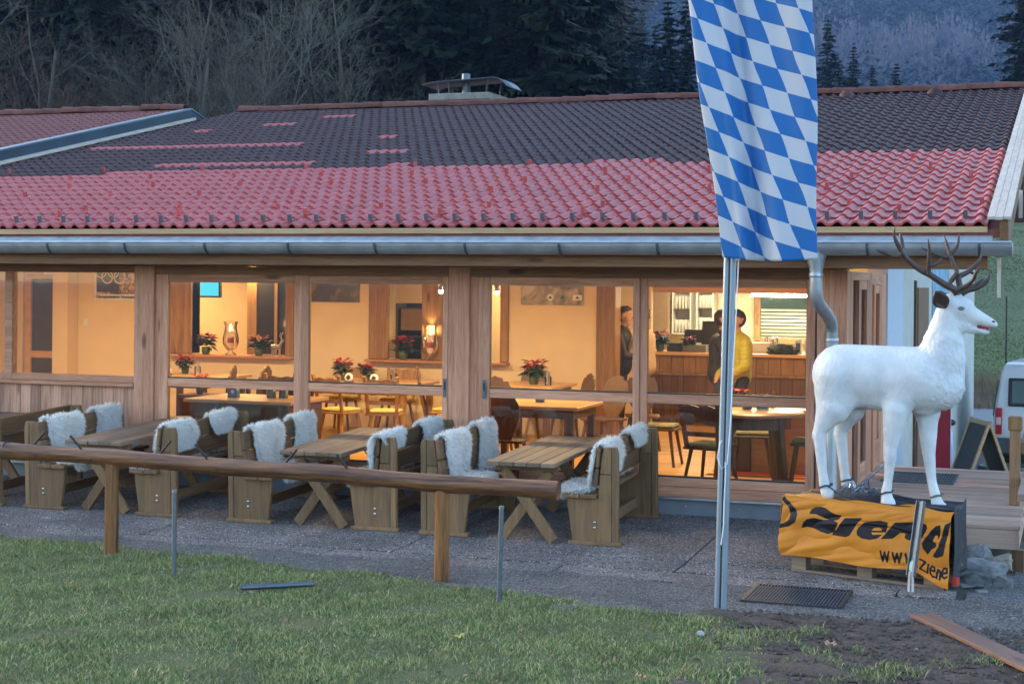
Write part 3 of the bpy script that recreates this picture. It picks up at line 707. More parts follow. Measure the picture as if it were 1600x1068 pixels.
br.add(vs, [(j, j+1, 2*k+j+1, 2*k+j) for j in range(n)]+[(k+j, 3*k+j, 3*k+j+1, k+j+1) for j in range(n)]+[(k+j, k+j+1, j+1, j) for j in range(n)]+[(2*k+j, 2*k+j+1, 3*k+j+1, 3*k+j) for j in range(n)])
brm = br.mesh('gutter_bracket', MT['galv'])
for q in range(12): link('gutter_bracket', brm, gt, (1.18-q*.905, GYc, GZc))
# downpipe
m = MB(); dx = -.165
m.lathe([(.102, .075), (.095, .05), (.058, -.10), (.0565, -.125)], (dx, GYc+.01, GZc-.13), 18)
m.tube([(dx, GYc+.01, 2.28), (dx, GYc+.01, 2.12), (dx+.002, GYc+.03, 2.06), (dx+.008, GYc+.08, 2.0), (dx+.03, GYc+.42, 1.90), (dx+.04, -.24, 1.84), (dx+.045, -.175, 1.79), (dx+.045, -.155, 1.72), (dx+.045, -.15, 1.2), (dx+.045, -.15, .02)], .056, 16)
m.build('downpipe', MT['zinc'], B)
for z in (1.66, 2.235):
    m = MB(); m.lathe([(.058, -.02), (.062, -.014), (.062, .014), (.058, .02)], (dx+(.045 if z < 2 else 0), (-.15 if z < 2 else GYc+.01), z), 16); m.build('pipe_collar', MT['zinc'], B)
# verge: cover boards, rafter, hanging batten
vb = MB(); a = [rp(1.235, -.08, .075), rp(1.425, -.08, .06), rp(1.425, 11.4, .06), rp(1.235, 11.4, .075)]
for i in range(3):
    x0, x1 = 1.235+.064*i, 1.235+.064*(i+1)-.003
    o = MB(); P = [rp(x0, -.08-.02*(i == 1), .07), rp(x1, -.08-.02*(i == 1), .07), rp(x1, 11.4, .07), rp(x0, 11.4, .07)]
    Q = [(x, y, z+.024) for x, y, z in P]; o.add(P+Q, [(3, 2, 1, 0), (4, 5, 6, 7), (0, 1, 5, 4), (1, 2, 6, 5), (2, 3, 7, 6), (3, 0, 4, 7)]); o.build('verge_board', MT['verge'], roof)
o = MB(); P = [rp(1.33, -.03, -.2), rp(1.40, -.03, -.2), rp(1.40, 11.3, -.2), rp(1.33, 11.3, -.2)]; Q = [rp(1.33, -.03, .065), rp(1.40, -.03, .065), rp(1.40, 11.3, .065), rp(1.33, 11.3, .065)]
o.add(P+Q, [(3, 2, 1, 0), (4, 5, 6, 7), (0, 1, 5, 4), (1, 2, 6, 5), (2, 3, 7, 6), (3, 0, 4, 7)]); o.build('verge_rafter', MT['deck_z'], roof)
for k in range(6):
    o = MB(); o.box(rp(1.46, 1.2+k*1.6, -.02), (.03, .1, .25)); o.build('purlin_end', MT['verge'], roof)
m = MB(); m.b2(1.315, 1.345, -.77, -.73, 2.06, 2.40); part('hanging_batten', m, MT['verge'])
m = MB(); m.b2(1.30, 1.36, -.79, -.72, 2.40, 2.50); part('batten_block', m, MT['deck_z'])
# chimney behind the ridge
ch = thing('chimney', 'low chimney with a concrete rim and a curved metal rain cover above the ridge', 'chimney', (-8.42, 12.2, 4.4))
m = MB(); m.b2(-.42, .45, -.35, .35, 0, .98); m.build('shaft', MT['plinth'], ch)
m = MB(); m.b2(-.54, .62, -.5, .5, .98, 1.1); m.build('rim', simple('weathered_concrete', (.2, .2, .18), .8, var=.25), ch, .01)
cv = MB(); pr = [(-.72, 1.27), (-.55, 1.31), (-.2, 1.33), (.2, 1.345), (.5, 1.36), (.62, 1.365), (.72, 1.35), (.82, 1.29), (.9, 1.2)]
cv.add([(x, -.4, z) for x, z in pr]+[(x, .4, z) for x, z in pr]+[(x, -.4, z+.012) for x, z in pr]+[(x, .4, z+.012) for x, z in pr], [(i, i+1, 9+i+1, 9+i) for i in range(8)]+[(18+i, 27+i, 27+i+1, 18+i+1) for i in range(8)]+[(i, 18+i, 19+i, i+1) for i in range(8)]+[(9+i, 10+i, 28+i, 27+i) for i in range(8)], 0, True)
cv.build('rain_cover', MT['galv'], ch)
for x in (-.4, -.2, .5):
    for y in (-.35, .35):
        m = MB(); m.tube([(x, y, 1.1), (x+.03*(1 if x > 0 else -1), y, 1.33)], .014, 6); m.build('leg', MT['darkmetal'], ch)
m = MB(); m.tube([(-.02, 0, 1.1), (-.02, 0, 1.5)], .075, 12); m.build('flue_pipe', MT['galv'], ch)
# ---- the taller roof joining on the left
nb = thing('neighbouring_building', 'adjoining wing with an old red tiled roof and blue zinc verge at the left', 'building', (0, 0, 0))
VX = -12.12
nz = lambda y: 3.89+.219*(y-3.9)
m = MB(); m.prism([(-.9, nz(-.9)-.03), (8.9, nz(8.9)-.03), (18, nz(8.9)-2.2), (18, 2.4), (-.9, 2.4)], lambda a, b, t: (t, a, b), -24, VX-.06); nroof = m.build('wall', MT['plaster'], nb)
m = MB(); m.prism([(-.95, nz(-.95)-.16), (8.9, nz(8.9)-.16), (9.3, nz(8.9)-.26), (9.3, nz(8.9)-.1), (8.9, nz(8.9)+.02), (-.95, nz(-.95)+.02)], lambda a, b, t: (t, a, b), VX-.055, VX); m.build('verge_flashing', simple('blue_zinc', (.03, .055, .08), .5, .3, var=.2, scale=3), nb)
m = MB(); m.prism([(-.95, nz(-.95)+.021), (8.9, nz(8.9)+.021), (9.5, nz(8.9)-.14), (9.5, nz(8.9)-.12), (8.9, nz(8.9)+.045), (-.95, nz(-.95)+.045)], lambda a, b, t: (t, a, b), VX-.14, VX+.015); m.build('verge_cap', simple('pale_zinc', (.12, .17, .22), .45, .4, var=.1, scale=3), nb)
m = MB(); m.prism([(-.9, nz(-.9)-.16), (8.95, nz(8.95)-.16), (8.95, nz(8.95)-.115), (-.9, nz(-.9)-.115)], lambda a, b, t: (t, a, b), VX-.02, VX+.06); m.build('verge_batten', MT['verge'], nb)
pts = []
for r in range(31):
    for c in range(34):
        s = r*TE; x = VX-.15-(c+1)*TW; y = 8.9-(31-r)*TE*CS; pts.append(tv[True] @ RM.T+np.array((x, y, nz(y)-.01)))
me = fastmesh('roof_tiles', np.concatenate(pts), (np.arange(len(pts))[:, None, None]*len(tv[True])+tf[None]).reshape(-1, 4), MT['tile_old']); tag(link('roof_tiles', me, nb), kind='stuff')
for k in range(24): link('ridge_tile', rme, nb, (VX-.55-k*.4, 8.92, nz(8.9)+.03+rng.uniform(-.008, .008)), (0, rng.uniform(-.02, .02), rng.uniform(-.02, .02)))
# ------------------------------------------------------------------ terrace furniture
TILT = math.atan(.04)
def gz(y): return max(.04*y, -.08)
def make_bench():
    t = thing('picnic_bench', 'bench', 'bench')
    hl = .67
    prof = [(-.20, .03), (.15, .03), (.15, .602), (.045, .602), (.03, .40), (-.24, .40), (-.245, .36)]
    um = MB(); um.prism([(.0455, .606), (.15, .606), (.15, .835), (.085, .832), (.066, .79)], lambda a, b, s: (a, s, b), -.022, .022); ume = um.mesh('upper_panel', MT['bench_z']); bevel(ume, .005)
    pm_ = MB(); pm_.prism([(.152, .03), (.205, .03), (.205, .78), (.19, .835), (.152, .835)], lambda a, b, s: (a, s, b), -.028, .026); pme_ = pm_.mesh('back_batten', MT['bench_z']); bevel(pme_, .005)
    em = MB(); em.prism(prof, lambda a, b, s: (a, s, b), -.022, .022); eme = em.mesh('end_panel', MT['bench_z']); bevel(eme, .006)
    fm = MB(); fm.b2(-.235, .225, -.035, .035, 0, .035); fme = fm.mesh('foot', MT['bench_z']); bevel(fme, .006)
    bm_ = MB().lathe([(.013, 0), (.013, .003), (.008, .007), (.0001, .008)], n=10); bme = bm_.mesh('bolt', MT['steel'])
    for s in (-1, 1):
        link('end_panel', eme, t, (0, s*hl, 0)); link('upper_panel', ume, t, (0, s*hl, 0)); link('back_batten', pme_, t, (0, s*hl, 0)); link('foot', fme, t, (0, s*hl, 0))
        for z in (.15, .195): link('bolt', bme, t, (.0, s*(hl+.022), z), (R(90)*(1 if s < 0 else -1), 0, 0))
    for a, b in ((-.27, -.125), (-.12, .025)):
        m = MB(); m.b2(a, b, -hl-.07, hl+.07, .402, .437); m.build('seat_plank', MT['bench_y'], t, .005)
    for a, b in ((.50, .655), (.665, .83)):
        m = MB(); m.box((.018+.10*((a+b)/2-.57), 0, (a+b)/2), (.028, 2*hl+.09, b-a), Matrix.Rotation(R(6), 3, 'Y')); m.build('back_plank', MT['bench_y'], t, .005)
    m = MB(); m.b2(-.02, .02, -hl+.022, hl-.022, .10, .19); m.build('stretcher', MT['bench_y'], t, .004)
    return t
def make_table():
    t = thing('picnic_table', 'table', 'table'); hl = .86
    pm = MB(); pm.b2(-.0595, .0595, -hl, hl, -.038, 0); pme = pm.mesh('table_plank', MT['table_y']); bevel(pme, .005)
    for k in range(5): link('table_plank', pme, t, (-.246+k*.123, rng.uniform(-.006, .006), .70), (0, 0, rng.uniform(-.002, .002)))
    for s in (-1, 1):
        y = s*.66
        m = MB(); m.b2(-.28, .28, y-.035, y+.035, .605, .661); m.build('batten', MT['bench_y'], t, .004)
        for k in (-1, 1):
            m = MB(); yy = y+k*.021
            m.beam((-.245*k, yy, 0.01), (.20*k, yy, .604), .095, .04, 0, (0, 1, 0)); me = m.mesh('leg', MT['bench_z']); bevel(me, .005); link('leg', me, t)
    m = MB(); m.b2(-.03, .03, -.63, .63, .27, .36); m.build('stretcher', MT['bench_y'], t, .004)
    return t
YB = -.93
bench0 = make_bench(); table0 = make_table()
def setloc(o, x, y, rz, lab):
    o.location = (x, y, gz(y)); o.rotation_euler = (TILT if abs(rz) < 1 else -TILT, 0, rz); o['label'] = lab; return o
bspec = [(-1.885, 0, 'weathered wooden bench nearest the flagpole, back to the flagpole'), (-3.27, PI, 'wooden bench left of the rightmost picnic table, facing that table'),
         (-3.91, 0, 'wooden bench right of the middle picnic table, seat turned to it'), (-5.165, PI, 'wooden bench left of the middle picnic table, long fleece on its near end'),
         (-6.13, 0, 'wooden bench right of the picnic table in front of the cladding boards'), (-7.395, PI, 'wooden bench left of the table before the cladding, two fleeces on it'),
         (-8.08, 0, 'bare wooden bench cut off by the left picture edge, touching its neighbour')]
for i, (x, rz, lab) in enumerate(bspec):
    o = bench0 if i == 0 else dup(bench0); setloc(o, x, YB+rng.uniform(-.02, .02), rz+rng.uniform(-.012, .012), lab); o['group'] = 'benches on the terrace'
tspec = [(-2.49, 'picnic table nearest the flagpole, five planks on crossed legs'), (-4.46, 'middle picnic table in front of the double glass doors'), (-6.74, 'picnic table in front of the timber cladding, crossed legs'), (-8.95, 'picnic table mostly cut off by the left picture edge')]
for i, (x, lab) in enumerate(tspec):
    o = table0 if i == 0 else dup(table0); setloc(o, x, -.90+rng.uniform(-.02, .01), rng.uniform(-.012, .012), lab); o['group'] = 'picnic tables on the terrace'
# sheepskins
def fleece(seed, flap, wid, seat, edge=.04):
    r_ = np.random.default_rng(seed)
    path = [(.082, .83-flap), (.080, .80), (.070, .842), (.045, .852), (.022, .838), (.012, .80), (-.006, .62), (-.016, .5), (-.035, .455), (-.09, .452), (-.2, .452), (-.2-seat*.4, .452)]
    if seat > .25: path += [(-.29, .445), (-.30, .40)]
    P = np.array(path); seg = np.r_[0, np.cumsum(np.hypot(*np.diff(P, axis=0).T))]; n = 44; mC = 22
    tt = np.linspace(0, seg[-1], n); px = np.interp(tt, seg, P[:, 0]); pz = np.interp(tt, seg, P[:, 1])
    for _ in range(2): px[1:-1] = (px[:-2]+2*px[1:-1]+px[2:])/4; pz[1:-1] = (pz[:-2]+2*pz[1:-1]+pz[2:])/4
    s = np.linspace(-1, 1, mC); Wn = wid*(.86+.12*np.sin(tt*7+seed)+.10*np.sin(tt*15+seed*2)); off = .045*np.sin(tt*5+seed*1.7)
    Wn *= np.clip(np.minimum(tt/.1, (seg[-1]-tt)/.14)*.45+.55, .5, 1)
    G = np.zeros((n, mC, 3)); G[:, :, 0] = px[:, None]; G[:, :, 2] = pz[:, None]; G[:, :, 1] = off[:, None]+s[None]*Wn[:, None]/2
    tx = np.gradient(px); tz = np.gradient(pz); ln = np.hypot(tx, tz); nx_, nz_ = tz/ln, -tx/ln   # outward
    wv = .010*np.sin(s*6+seed)[None]*np.sin(tt*13)[:, None]+.012
    G[:, :, 0] += nx_[:, None]*wv; G[:, :, 2] += nz_[:, None]*wv
    idx = np.arange(n*mC).reshape(n, mC); F = np.stack([idx[:-1, :-1], idx[:-1, 1:], idx[1:, 1:], idx[1:, :-1]], 2).reshape(-1, 4)
    hide = fastmesh('hide', G.reshape(-1, 3), F, MT['hide'], True)
    k = 17000; i = r_.uniform(0, n-1.001, k); j = r_.uniform(0, mC-1.001, k)
    e = r_.random(k) < .12; j[e] = r_.choice([0., mC-1.001], e.sum()); e2 = r_.random(k) < .05; i[e2] = r_.choice([0., n-1.001], e2.sum())
    i0 = i.astype(int); j0 = j.astype(int); fi = (i-i0)[:, None]; fj = (j-j0)[:, None]
    p = (G[i0, j0]*(1-fj)+G[i0, j0+1]*fj)*(1-fi)+(G[i0+1, j0]*(1-fj)+G[i0+1, j0+1]*fj)*fi
    nn = np.stack([nx_[i0], np.zeros(k), nz_[i0]], 1); side = ((j/(mC-1))*2-1)
    tn = np.stack([tx[i0]/ln[i0], np.zeros(k), tz[i0]/ln[i0]], 1)
    cl = np.sin(p[:, 1]*60+seed)*np.sin(p[:, 2]*47+p[:, 0]*53)
    d = nn*r_.uniform(.45, 1., k)[:, None]+r_.normal(0, .33, (k, 3))+np.array([0, 0, -.45])+np.array([0, 1, 0])*(np.sign(side)*(np.abs(side) > .9)*1.1+.5*cl)[:, None]
    d += tn*np.where(i > n-3, 1.0, 0)[:, None]-tn*np.where(i < 3, 1., 0)[:, None]
    d /= np.linalg.norm(d, axis=1)[:, None]; l = r_.uniform(.028, .062, k)[:, None]
    w = np.cross(d, r_.normal(0, 1, (k, 3))); w /= np.linalg.norm(w, axis=1)[:, None]; w *= r_.uniform(.002, .0042, k)[:, None]
    bend = np.array([0, 0, -.008])+r_.normal(0, .003, (k, 3))
    V = np.stack([p-w, p+w, p+d*l*.6+w*.8, p+d*l*.6-w*.8, p+d*l+bend], 1).reshape(-1, 3); o = np.arange(k)[:, None]*5
    F3 = np.concatenate([o+np.array([0, 1, 2]), o+np.array([0, 2, 3]), o+np.array([3, 2, 4])])
    return hide, fastmesh('wool', V, F3, MT['fur'], True)
FL = [fleece(1, .20, .50, .32), fleece(2, .08, .58, .33), fleece(3, .13, .50, .12)]
flspec = [(0, -.44, 0, 'white fleece on the near end of the bench beside the flagpole'), (0, .46, 1, 'white fleece on the far corner of the bench beside the flagpole'),
          (1, .36, 1, 'white fleece over the near end of the bench left of the rightmost table'), (1, -.45, 2, 'white fleece hanging on the far end of the bench left of the rightmost table'),
          (2, -.44, 1, 'white fleece on the near end of the bench right of the middle table'), (2, .42, 0, 'white fleece on the far end of the bench right of the middle table'),
          (3, .36, 1, 'long white fleece on the near end of the bench left of the middle table'), (3, -.43, 2, 'white fleece on the far end of the bench left of the middle table'),
          (4, -.42, 0, 'white fleece on the near end of the bench right of the cladding table'), (4, .40, 2, 'white fleece on the far end of the bench right of the cladding table'),
          (5, .36, 1, 'wide white fleece on the near end of the leftmost full bench'), (5, -.42, 2, 'white fleece on the far end of the leftmost full bench')]
for bi, y, k, lab in flspec:
    bx, rz, _ = bspec[bi]
    t = thing('sheepskin', lab, 'sheepskin', (0, 0, 0), 0, 'sheepskins on the benches')
    wy = YB+(y if rz == 0 else -y); t.location = (bx, wy, gz(YB)+.04*(wy-YB)); t.rotation_euler = (TILT if rz == 0 else -TILT, 0, rz)
    link('hide', FL[k][0], t); link('wool', FL[k][1], t)
# ------------------------------------------------------------------ ski rack rail
rail = thing('ski_rack_rail', 'long round log rail with iron pegs on two posts at the lawn edge', 'rail', (-4, -3.46, 0))
m = MB(); k = 30; pts = [(-3.6+5.98*i/k+.0, .008*math.sin(i*.9), .715-.0193*(-1.5+5.98*i/k)+.006*math.sin(i*.7)) for i in range(k+1)]
m.tube(pts, [.066+.004*math.sin(i*1.3) for i in range(k+1)], 18); m.build('log', MT['log_x'], rail)
for x in (1.47, -1.41):
    zt = .715-.0193*(x+2.1)-.045; m = MB(); m.tube([(x, 0, -.3), (x, .004, .2), (x, 0, zt)], [.059, .057, .056], 16); m.build('post', MT['log_z'], rail)
for x, tx, s in ((-1.66, -.115, -1), (-1.0, .105, 1), (-.5, -.115, -1), (.12, .11, 1), (.72, -.1, -1), (-2.2, .11, 1)):
    z = .715-.0193*(x+2.1)+.03; m = MB(); m.tube([(x, s*.02, z), (x+tx, s*.05, z+.135)], .0095, 8); m.build('peg', MT['iron'], rail)
    m = MB(); m.lathe([(.0105, 0), (.008, .003), (.0001, .004)], (0, 0, 0), 8); o = m.build('bolt_hole', MT['black'], rail); o.location = (x+.09, -.065, z-.05); o.rotation_euler = (R(90), 0, 0)
x = -2.42; m = MB(); m.tube([(x+.01*math.cos(a), .071*math.cos(a), .715-.0193*(x+2.1)+.071*math.sin(a)) for a in [2*PI*i/20 for i in range(21)]], .006, 6, cap=False); m.build('rope_band', MT['black'], rail)
# steel tubes
def pipe(x, y, h, lab, lean=0):
    t = thing('steel_tube', lab, 'tube', (x, y, -.1), 0, 'galvanised tubes in the lawn'); m = MB()
    m.tube([(0, 0, 0), (lean, 0, h+.1)], .017, 12, 0, False); m.tube([(lean*.9, 0, h), (lean, 0, h+.1)], .0145, 12, 0, False); m.build('tube', MT['galv'], t)
    m = MB(); m.lathe([(.0145, 0), (.0175, .001), (.0178, -.02)], (lean, 0, h+.1), 12); m.build('rim', MT['galv'], t)
pipe(-4.40, -4.156, .58, 'galvanised tube standing in the grass by the left rail post'); pipe(-1.83, -4.13, .60, 'galvanised tube standing in the grass right of the right rail post', .015)
t = thing('lying_tube', 'grey metal tube lying flat in the grass', 'tube', (-3.46, -4.29, -.045), math.atan2(.3, .42))
m = MB(); m.tube([(-.26, 0, 0), (.26, 0, .004)], .02, 12, 0, False); m.tube([(-.26, 0, 0), (-.1, 0, .0)], .017, 12, 0, False); m.build('tube', MT['galv'], t)
# ------------------------------------------------------------------ flagpole and flag
fp = thing('flagpole', 'tall grey aluminium flagpole with a slot and halyard', 'flagpole', (-.372, -3.66, -.1)); lean = .047/2.42
m = MB()
for s in (-1, 1): m.tube([(s*.021, 0, 0), (s*.021+lean*6.4, 0, 6.4)], .0225, 14)
m.build('pole', MT['alu'], fp)
m = MB(); m.tube([(0, -.012, .02), (lean*6.4, -.012, 6.38)], .007, 6); m.build('slot', MT['black'], fp)
m = MB(); m.beam((0, -.04, 6.3), (.95, -.06, 6.3), .03, .03); m.build('crossarm', MT['alu'], fp)
m = MB(); rp_ = [(.115, -.045, 2.42), (.10, -.05, 2.0), (.085, -.05, 1.7), (.07, -.05, 1.3), (.05, -.05, 1.02), (.01, -.05, .98), (-.02, -.05, 1.06), (0, -.05, 1.16), (.012, -.05, 1.18)]
m.tube(rp_, .0042, 6); m.tube([(.035, -.05, 1.03), (.04, -.05, .95), (.03, -.05, .75), (.028, -.05, .6), (.012, -.05, .46)], .004, 6)
m.sphere((.115, -.045, 2.43), .016, 8, 6); m.build('halyard', MT['white'], fp)
def flagmat():
    m, nt, b = newmat('lozenge_cloth'); uv = N(nt, "UVMap"); sp = N(nt, "SeparateXYZ"); L(nt, uv.outputs[0], sp.inputs[0])
    e1, e2 = (.166, -.058), (.05, -.166); det = e1[0]*e2[1]-e1[1]*e2[0]
    def lin(a, c_, off):
        p = N(nt, "Math", operation='MULTIPLY', ins={1: a}); L(nt, sp.outputs[0], p.inputs[0]); q = N(nt, "Math", operation='MULTIPLY_ADD', ins={1: c_}); L(nt, sp.outputs[1], q.inputs[0]); L(nt, p.outputs[0], q.inputs[2])
        o = N(nt, "Math", operation='ADD', ins={1: off}); L(nt, q.outputs[0], o.inputs[0]); return o.outputs[0]
    s = lin(e2[1]/det, -e2[0]/det, 100.15); t = lin(-e1[1]/det, e1[0]/det, 100.62)
    cv = N(nt, "CombineXYZ"); L(nt, s, cv.inputs[0]); L(nt, t, cv.inputs[1]); cv.inputs[2].default_value = .5
    ck = N(nt, "TexChecker", ins={'Scale': 1.0}); L(nt, cv.outputs[0], ck.inputs[0]); ck.inputs[1].default_value = (.003, .15, .46, 1); ck.inputs[2].default_value = (.58, .60, .66, 1)
    L(nt, ck.outputs[0], b.inputs['Base Color']); b.inputs['Roughness'].default_value = .55; b.inputs['Sheen Weight'].default_value = .2
    w = noisetex(nt, coords(nt), 160, 2); bump(nt, w, b, .1, .002)
    tr = N(nt, "BsdfTranslucent"); L(nt, ck.outputs[0], tr.inputs[0]); mx = N(nt, "MixShader", ins={0: .22}); L(nt, b.outputs[0], mx.inputs[1]); L(nt, tr.outputs[0], mx.inputs[2]); L(nt, mx.outputs[0], nt.nodes["Material Output"].inputs[0]); return m
nx_, nz2 = 110, 240; z0, z1 = 2.335, 6.15
U, W = np.meshgrid(np.linspace(0, 1, nx_), np.linspace(0, 1, nz2)); Z = z0+W*(z1-z0)
hgt = Z-z0
xl = -.345-.145*hgt+.006*np.sin(Z*5); xr = .305-.027*hgt+.010*np.sin(Z*4.2)
fold = sstep(.14, .3, U)
X = xl+(xr-xl)*U; Yf = -3.80+.035*np.sin(U*7.5-Z*.55+.4)+.02*np.sin(U*15+Z*.9)+.012*np.sin(U*4+Z*3.1)+.05*np.exp(-((U-.27-.03*np.sin(Z*1.6))/.055)**2)*(-1)+.03*np.exp(-((U-.36)/.06)**2)+.006*np.sin(Z*17+U*22)*np.exp(-((U-.3)/.12)**2)
Zz = Z-.02*np.sin(U*3.1)*(1-W)-.01*U*(1-W)
dX = np.sqrt(np.gradient(X, axis=1)**2+np.gradient(Yf, axis=1)**2*.4); SU = np.cumsum(dX, 1); SU = SU-SU[:, :1]+(xl-xl[0, 0])*.35
Vf = np.stack([X, Yf, Zz], 2).reshape(-1, 3); idx = np.arange(nx_*nz2).reshape(nz2, nx_)
Ff = np.stack([idx[:-1, :-1], idx[:-1, 1:], idx[1:, 1:], idx[1:, :-1]], 2).reshape(-1, 4)
fme = fastmesh('flag', Vf, Ff, flagmat(), True); ul = fme.uv_layers.new(name='UVMap'); uvv = np.stack([SU.ravel(), Z.ravel()], 1)[Ff.ravel()]; ul.data.foreach_set('uv', uvv.astype(np.float32).ravel())
flag = tag(link('flag', fme), 'long blue and white lozenge flag hanging down from the flagpole', 'flag')
so = flag.modifiers.new('thickness', 'SOLIDIFY'); so.thickness = .002

# ------------------------------------------------------------------ blob sculpting (voxel union of tapered limbs)
def limb(mb, p, q, r0, r1, n=14, sx=1., up=None):
    """tapered capsule; sx squeezes it sideways (world y)"""
    p, q = Vector(p), Vector(q); t = MB(); d = q-p; k = 5
    pts = []; rr = []
    dn = d.normalized() if d.length > 1e-6 else Vector((0, 0, 1))
    for i in range(k, 0, -1): a = PI/2*i/k; pts.append(p-dn*r0*math.sin(a)); rr.append(max(r0*math.cos(a), .0005))
    for i in range(0, 5): f = i/4; pts.append(p+d*f); rr.append(r0+(r1-r0)*f)
    for i in range(1, k+1): a = PI/2*i/k; pts.append(q+dn*r1*math.sin(a)); rr.append(max(r1*math.cos(a), .0005))
    t.tube(pts, rr, n)
    c = (p+q)/2
    if sx != 1.: t.v = [(x, c.y+(y-c.y)*sx, z) for x, y, z in t.v]
    mb.add(t.v, t.f)
def remesh(mb, name, vox, smooth=6, mats=None, parent=None):
    me = mb.mesh(name, mats[0] if mats else MT['white']); o = link(name, me)
    r_ = o.modifiers.new('r', 'REMESH'); r_.mode = 'VOXEL'; r_.voxel_size = vox; r_.use_smooth_shade = True
    s = o.modifiers.new('s', 'SMOOTH'); s.factor = .5; s.iterations = smooth
    dg = bpy.context.evaluated_depsgraph_get(); ev = o.evaluated_get(dg); nm = bpy.data.meshes.new_from_object(ev); o.modifiers.clear(); o.data = nm; bpy.data.meshes.remove(me); nm.name = name
    nm.materials.clear()
    for m in (mats or [MT['white']]): nm.materials.append(m)
    nm.polygons.foreach_set('use_smooth', [True]*len(nm.polygons))
    if parent is not None: o.parent = parent
    return o
# ------------------------------------------------------------------ the white stag
AXY = -1.98
def S(x, z, y=0): return (x, AXY+y, z)
def stagmat():
    m, nt, b = newmat('white_statue_paint'); v = coords(nt, (1, 1, 1), False)
    n = noisetex(nt, v, 5, 5); L(nt, ramp(nt, n, [(.3, (.50, .52, .54)), (.5, (.62, .63, .645)), (.7, (.70, .71, .71))]), b.inputs['Base Color'])
    b.inputs['Roughness'].default_value = .48
    mp = N(nt, "Mapping"); mp.inputs['Rotation'].default_value = (0, R(38), 0); mp.inputs['Scale'].default_value = (60, 26, 16); L(nt, v, mp.inputs[0])
    h = noisetex(nt, mp.outputs[0], 1.0, 3, .5, .8); bump(nt, h, b, .5, .016); return m
stag = thing('stag_statue', 'life-size white stag statue with brown antlers standing on the orange-draped pallets', 'statue', S(.55, .48))
g = MB(); inv = Vector((-.55, -AXY, -.48))
def lb(x0, z0_, y0, x1, z1_, y1, r0, r1, sx=1.): limb(g, Vector(S(x0, z0_, y0))+inv, Vector(S(x1, z1_, y1))+inv, r0, r1, 40, sx)
# trunk
lb(.22, 1.46, 0, .52, 1.455, 0, .235, .235, .82); lb(.52, 1.455, 0, .84, 1.435, 0, .235, .252, .80); lb(.19, 1.45, 0, .26, 1.46, 0, .195, .23, .85); lb(.30, 1.39, 0, .55, 1.385, 0, .19, .205, .8)
lb(.85, 1.43, 0, .94, 1.40, 0, .24, .205, .8); lb(.90, 1.36, 0, .84, 1.29, 0, .19, .14, .8)
# neck
lb(.91, 1.42, 0, .96, 1.58, 0, .225, .19, .76); lb(.96, 1.58, 0, .98, 1.71, 0, .19, .158, .74); lb(.98, 1.71, 0, .99, 1.82, 0, .158, .125, .76); lb(.985, 1.82, 0, 1.01, 1.94, 0, .115, .098, .85)
# head
lb(1.03, 2.0, 0, 1.10, 1.985, 0, .098, .095, .85); lb(1.09, 1.975, 0, 1.22, 1.918, 0, .088, .062, .78); lb(1.22, 1.925, 0, 1.335, 1.872, 0, .055, .037, .85); lb(1.33, 1.868, 0, 1.35, 1.862, 0, .036, .030)
lb(1.08, 1.875, 0, 1.19, 1.83, 0, .078, .044, .7); lb(1.19, 1.83, 0, 1.305, 1.803, 0, .036, .02, .8)
lb(1.06, 2.03, 0, 1.15, 2.005, 0, .06, .055, .95)
# rump, tail
lb(.12, 1.46, 0, .16, 1.3, 0, .13, .15, .95); lb(.03, 1.42, 0, .02, 1.30, 0, .03, .02)
# hind legs: (hip, stifle, hock, fetlock, hoof)
def leg_h(dx, y, zf):
    lb(.20+dx*.2, 1.42, y*.7, .155+dx*.8, 1.19, y, .20, .125, .66); lb(.155+dx*.8, 1.2, y, .065+dx, 1.02, y, .122, .056, .75); lb(.26+dx*.4, 1.36, y*.7, .20+dx*.7, 1.17, y, .16, .09, .6); lb(.075+dx, 1.03, y, .045+dx, .985, y, .045, .045)
    lb(.06+dx, .98, y, .095+dx, .66, y, .05, .036); lb(.095+dx, .66, y, .105+dx, .6, y, .04, .042); lb(.105+dx, .6, y, .12+dx, zf+.06, y, .038, .046); lb(.12+dx, zf+.05, y, .135+dx, zf+.035, y, .048, .05)
leg_h(0, -.10, .50); leg_h(.14, .09, .545)
def leg_f(x, xk, xf, y, zf):
    lb(.70, 1.42, y*.85, x, 1.19, y, .17, .105, .55); lb(x, 1.2, y, xk, .89, y, .10, .052, .85); lb(xk, .89, y, xk, .82, y, .054, .05); lb(xk, .82, y, (xk+xf)/2, .65, y, .043, .035); lb((xk+xf)/2, .65, y, xf, zf+.12, y, .035, .042); lb(xf, zf+.12, y, xf+.012, zf+.05, y, .04, .052); lb(xf+.01, zf+.045, y, xf+.02, zf+.035, y, .054, .056)
leg_f(.64, .602, .575, -.12, .455)
lb(.84, 1.40, .08, .86, 1.17, .06, .15, .10, .6); lb(.86, 1.18, .06, .875, .87, .05, .088, .052); lb(.875, .87, .05, .90, .66, .03, .05, .037); lb(.90, .66, .03, .93, .55, .01, .037, .042); lb(.93, .55, .01, .95, .47, .0, .04, .052); lb(.955, .47, 0, .985, .455, 0, .052, .05)
sb = remesh(g, 'body', .011, 14, [stagmat(), simple('mouth_red', (.35, .02, .03), .4)], stag)
me = sb.data; nvt = len(me.vertices); co = np.empty(nvt*3, np.float32); me.vertices.foreach_get('co', co); co = co.reshape(-1, 3); no = np.empty(nvt*3, np.float32); me.vertices.foreach_get('normal', no); no = no.reshape(-1, 3)
wx = co[:, 0]+.55; wz = co[:, 2]+.48
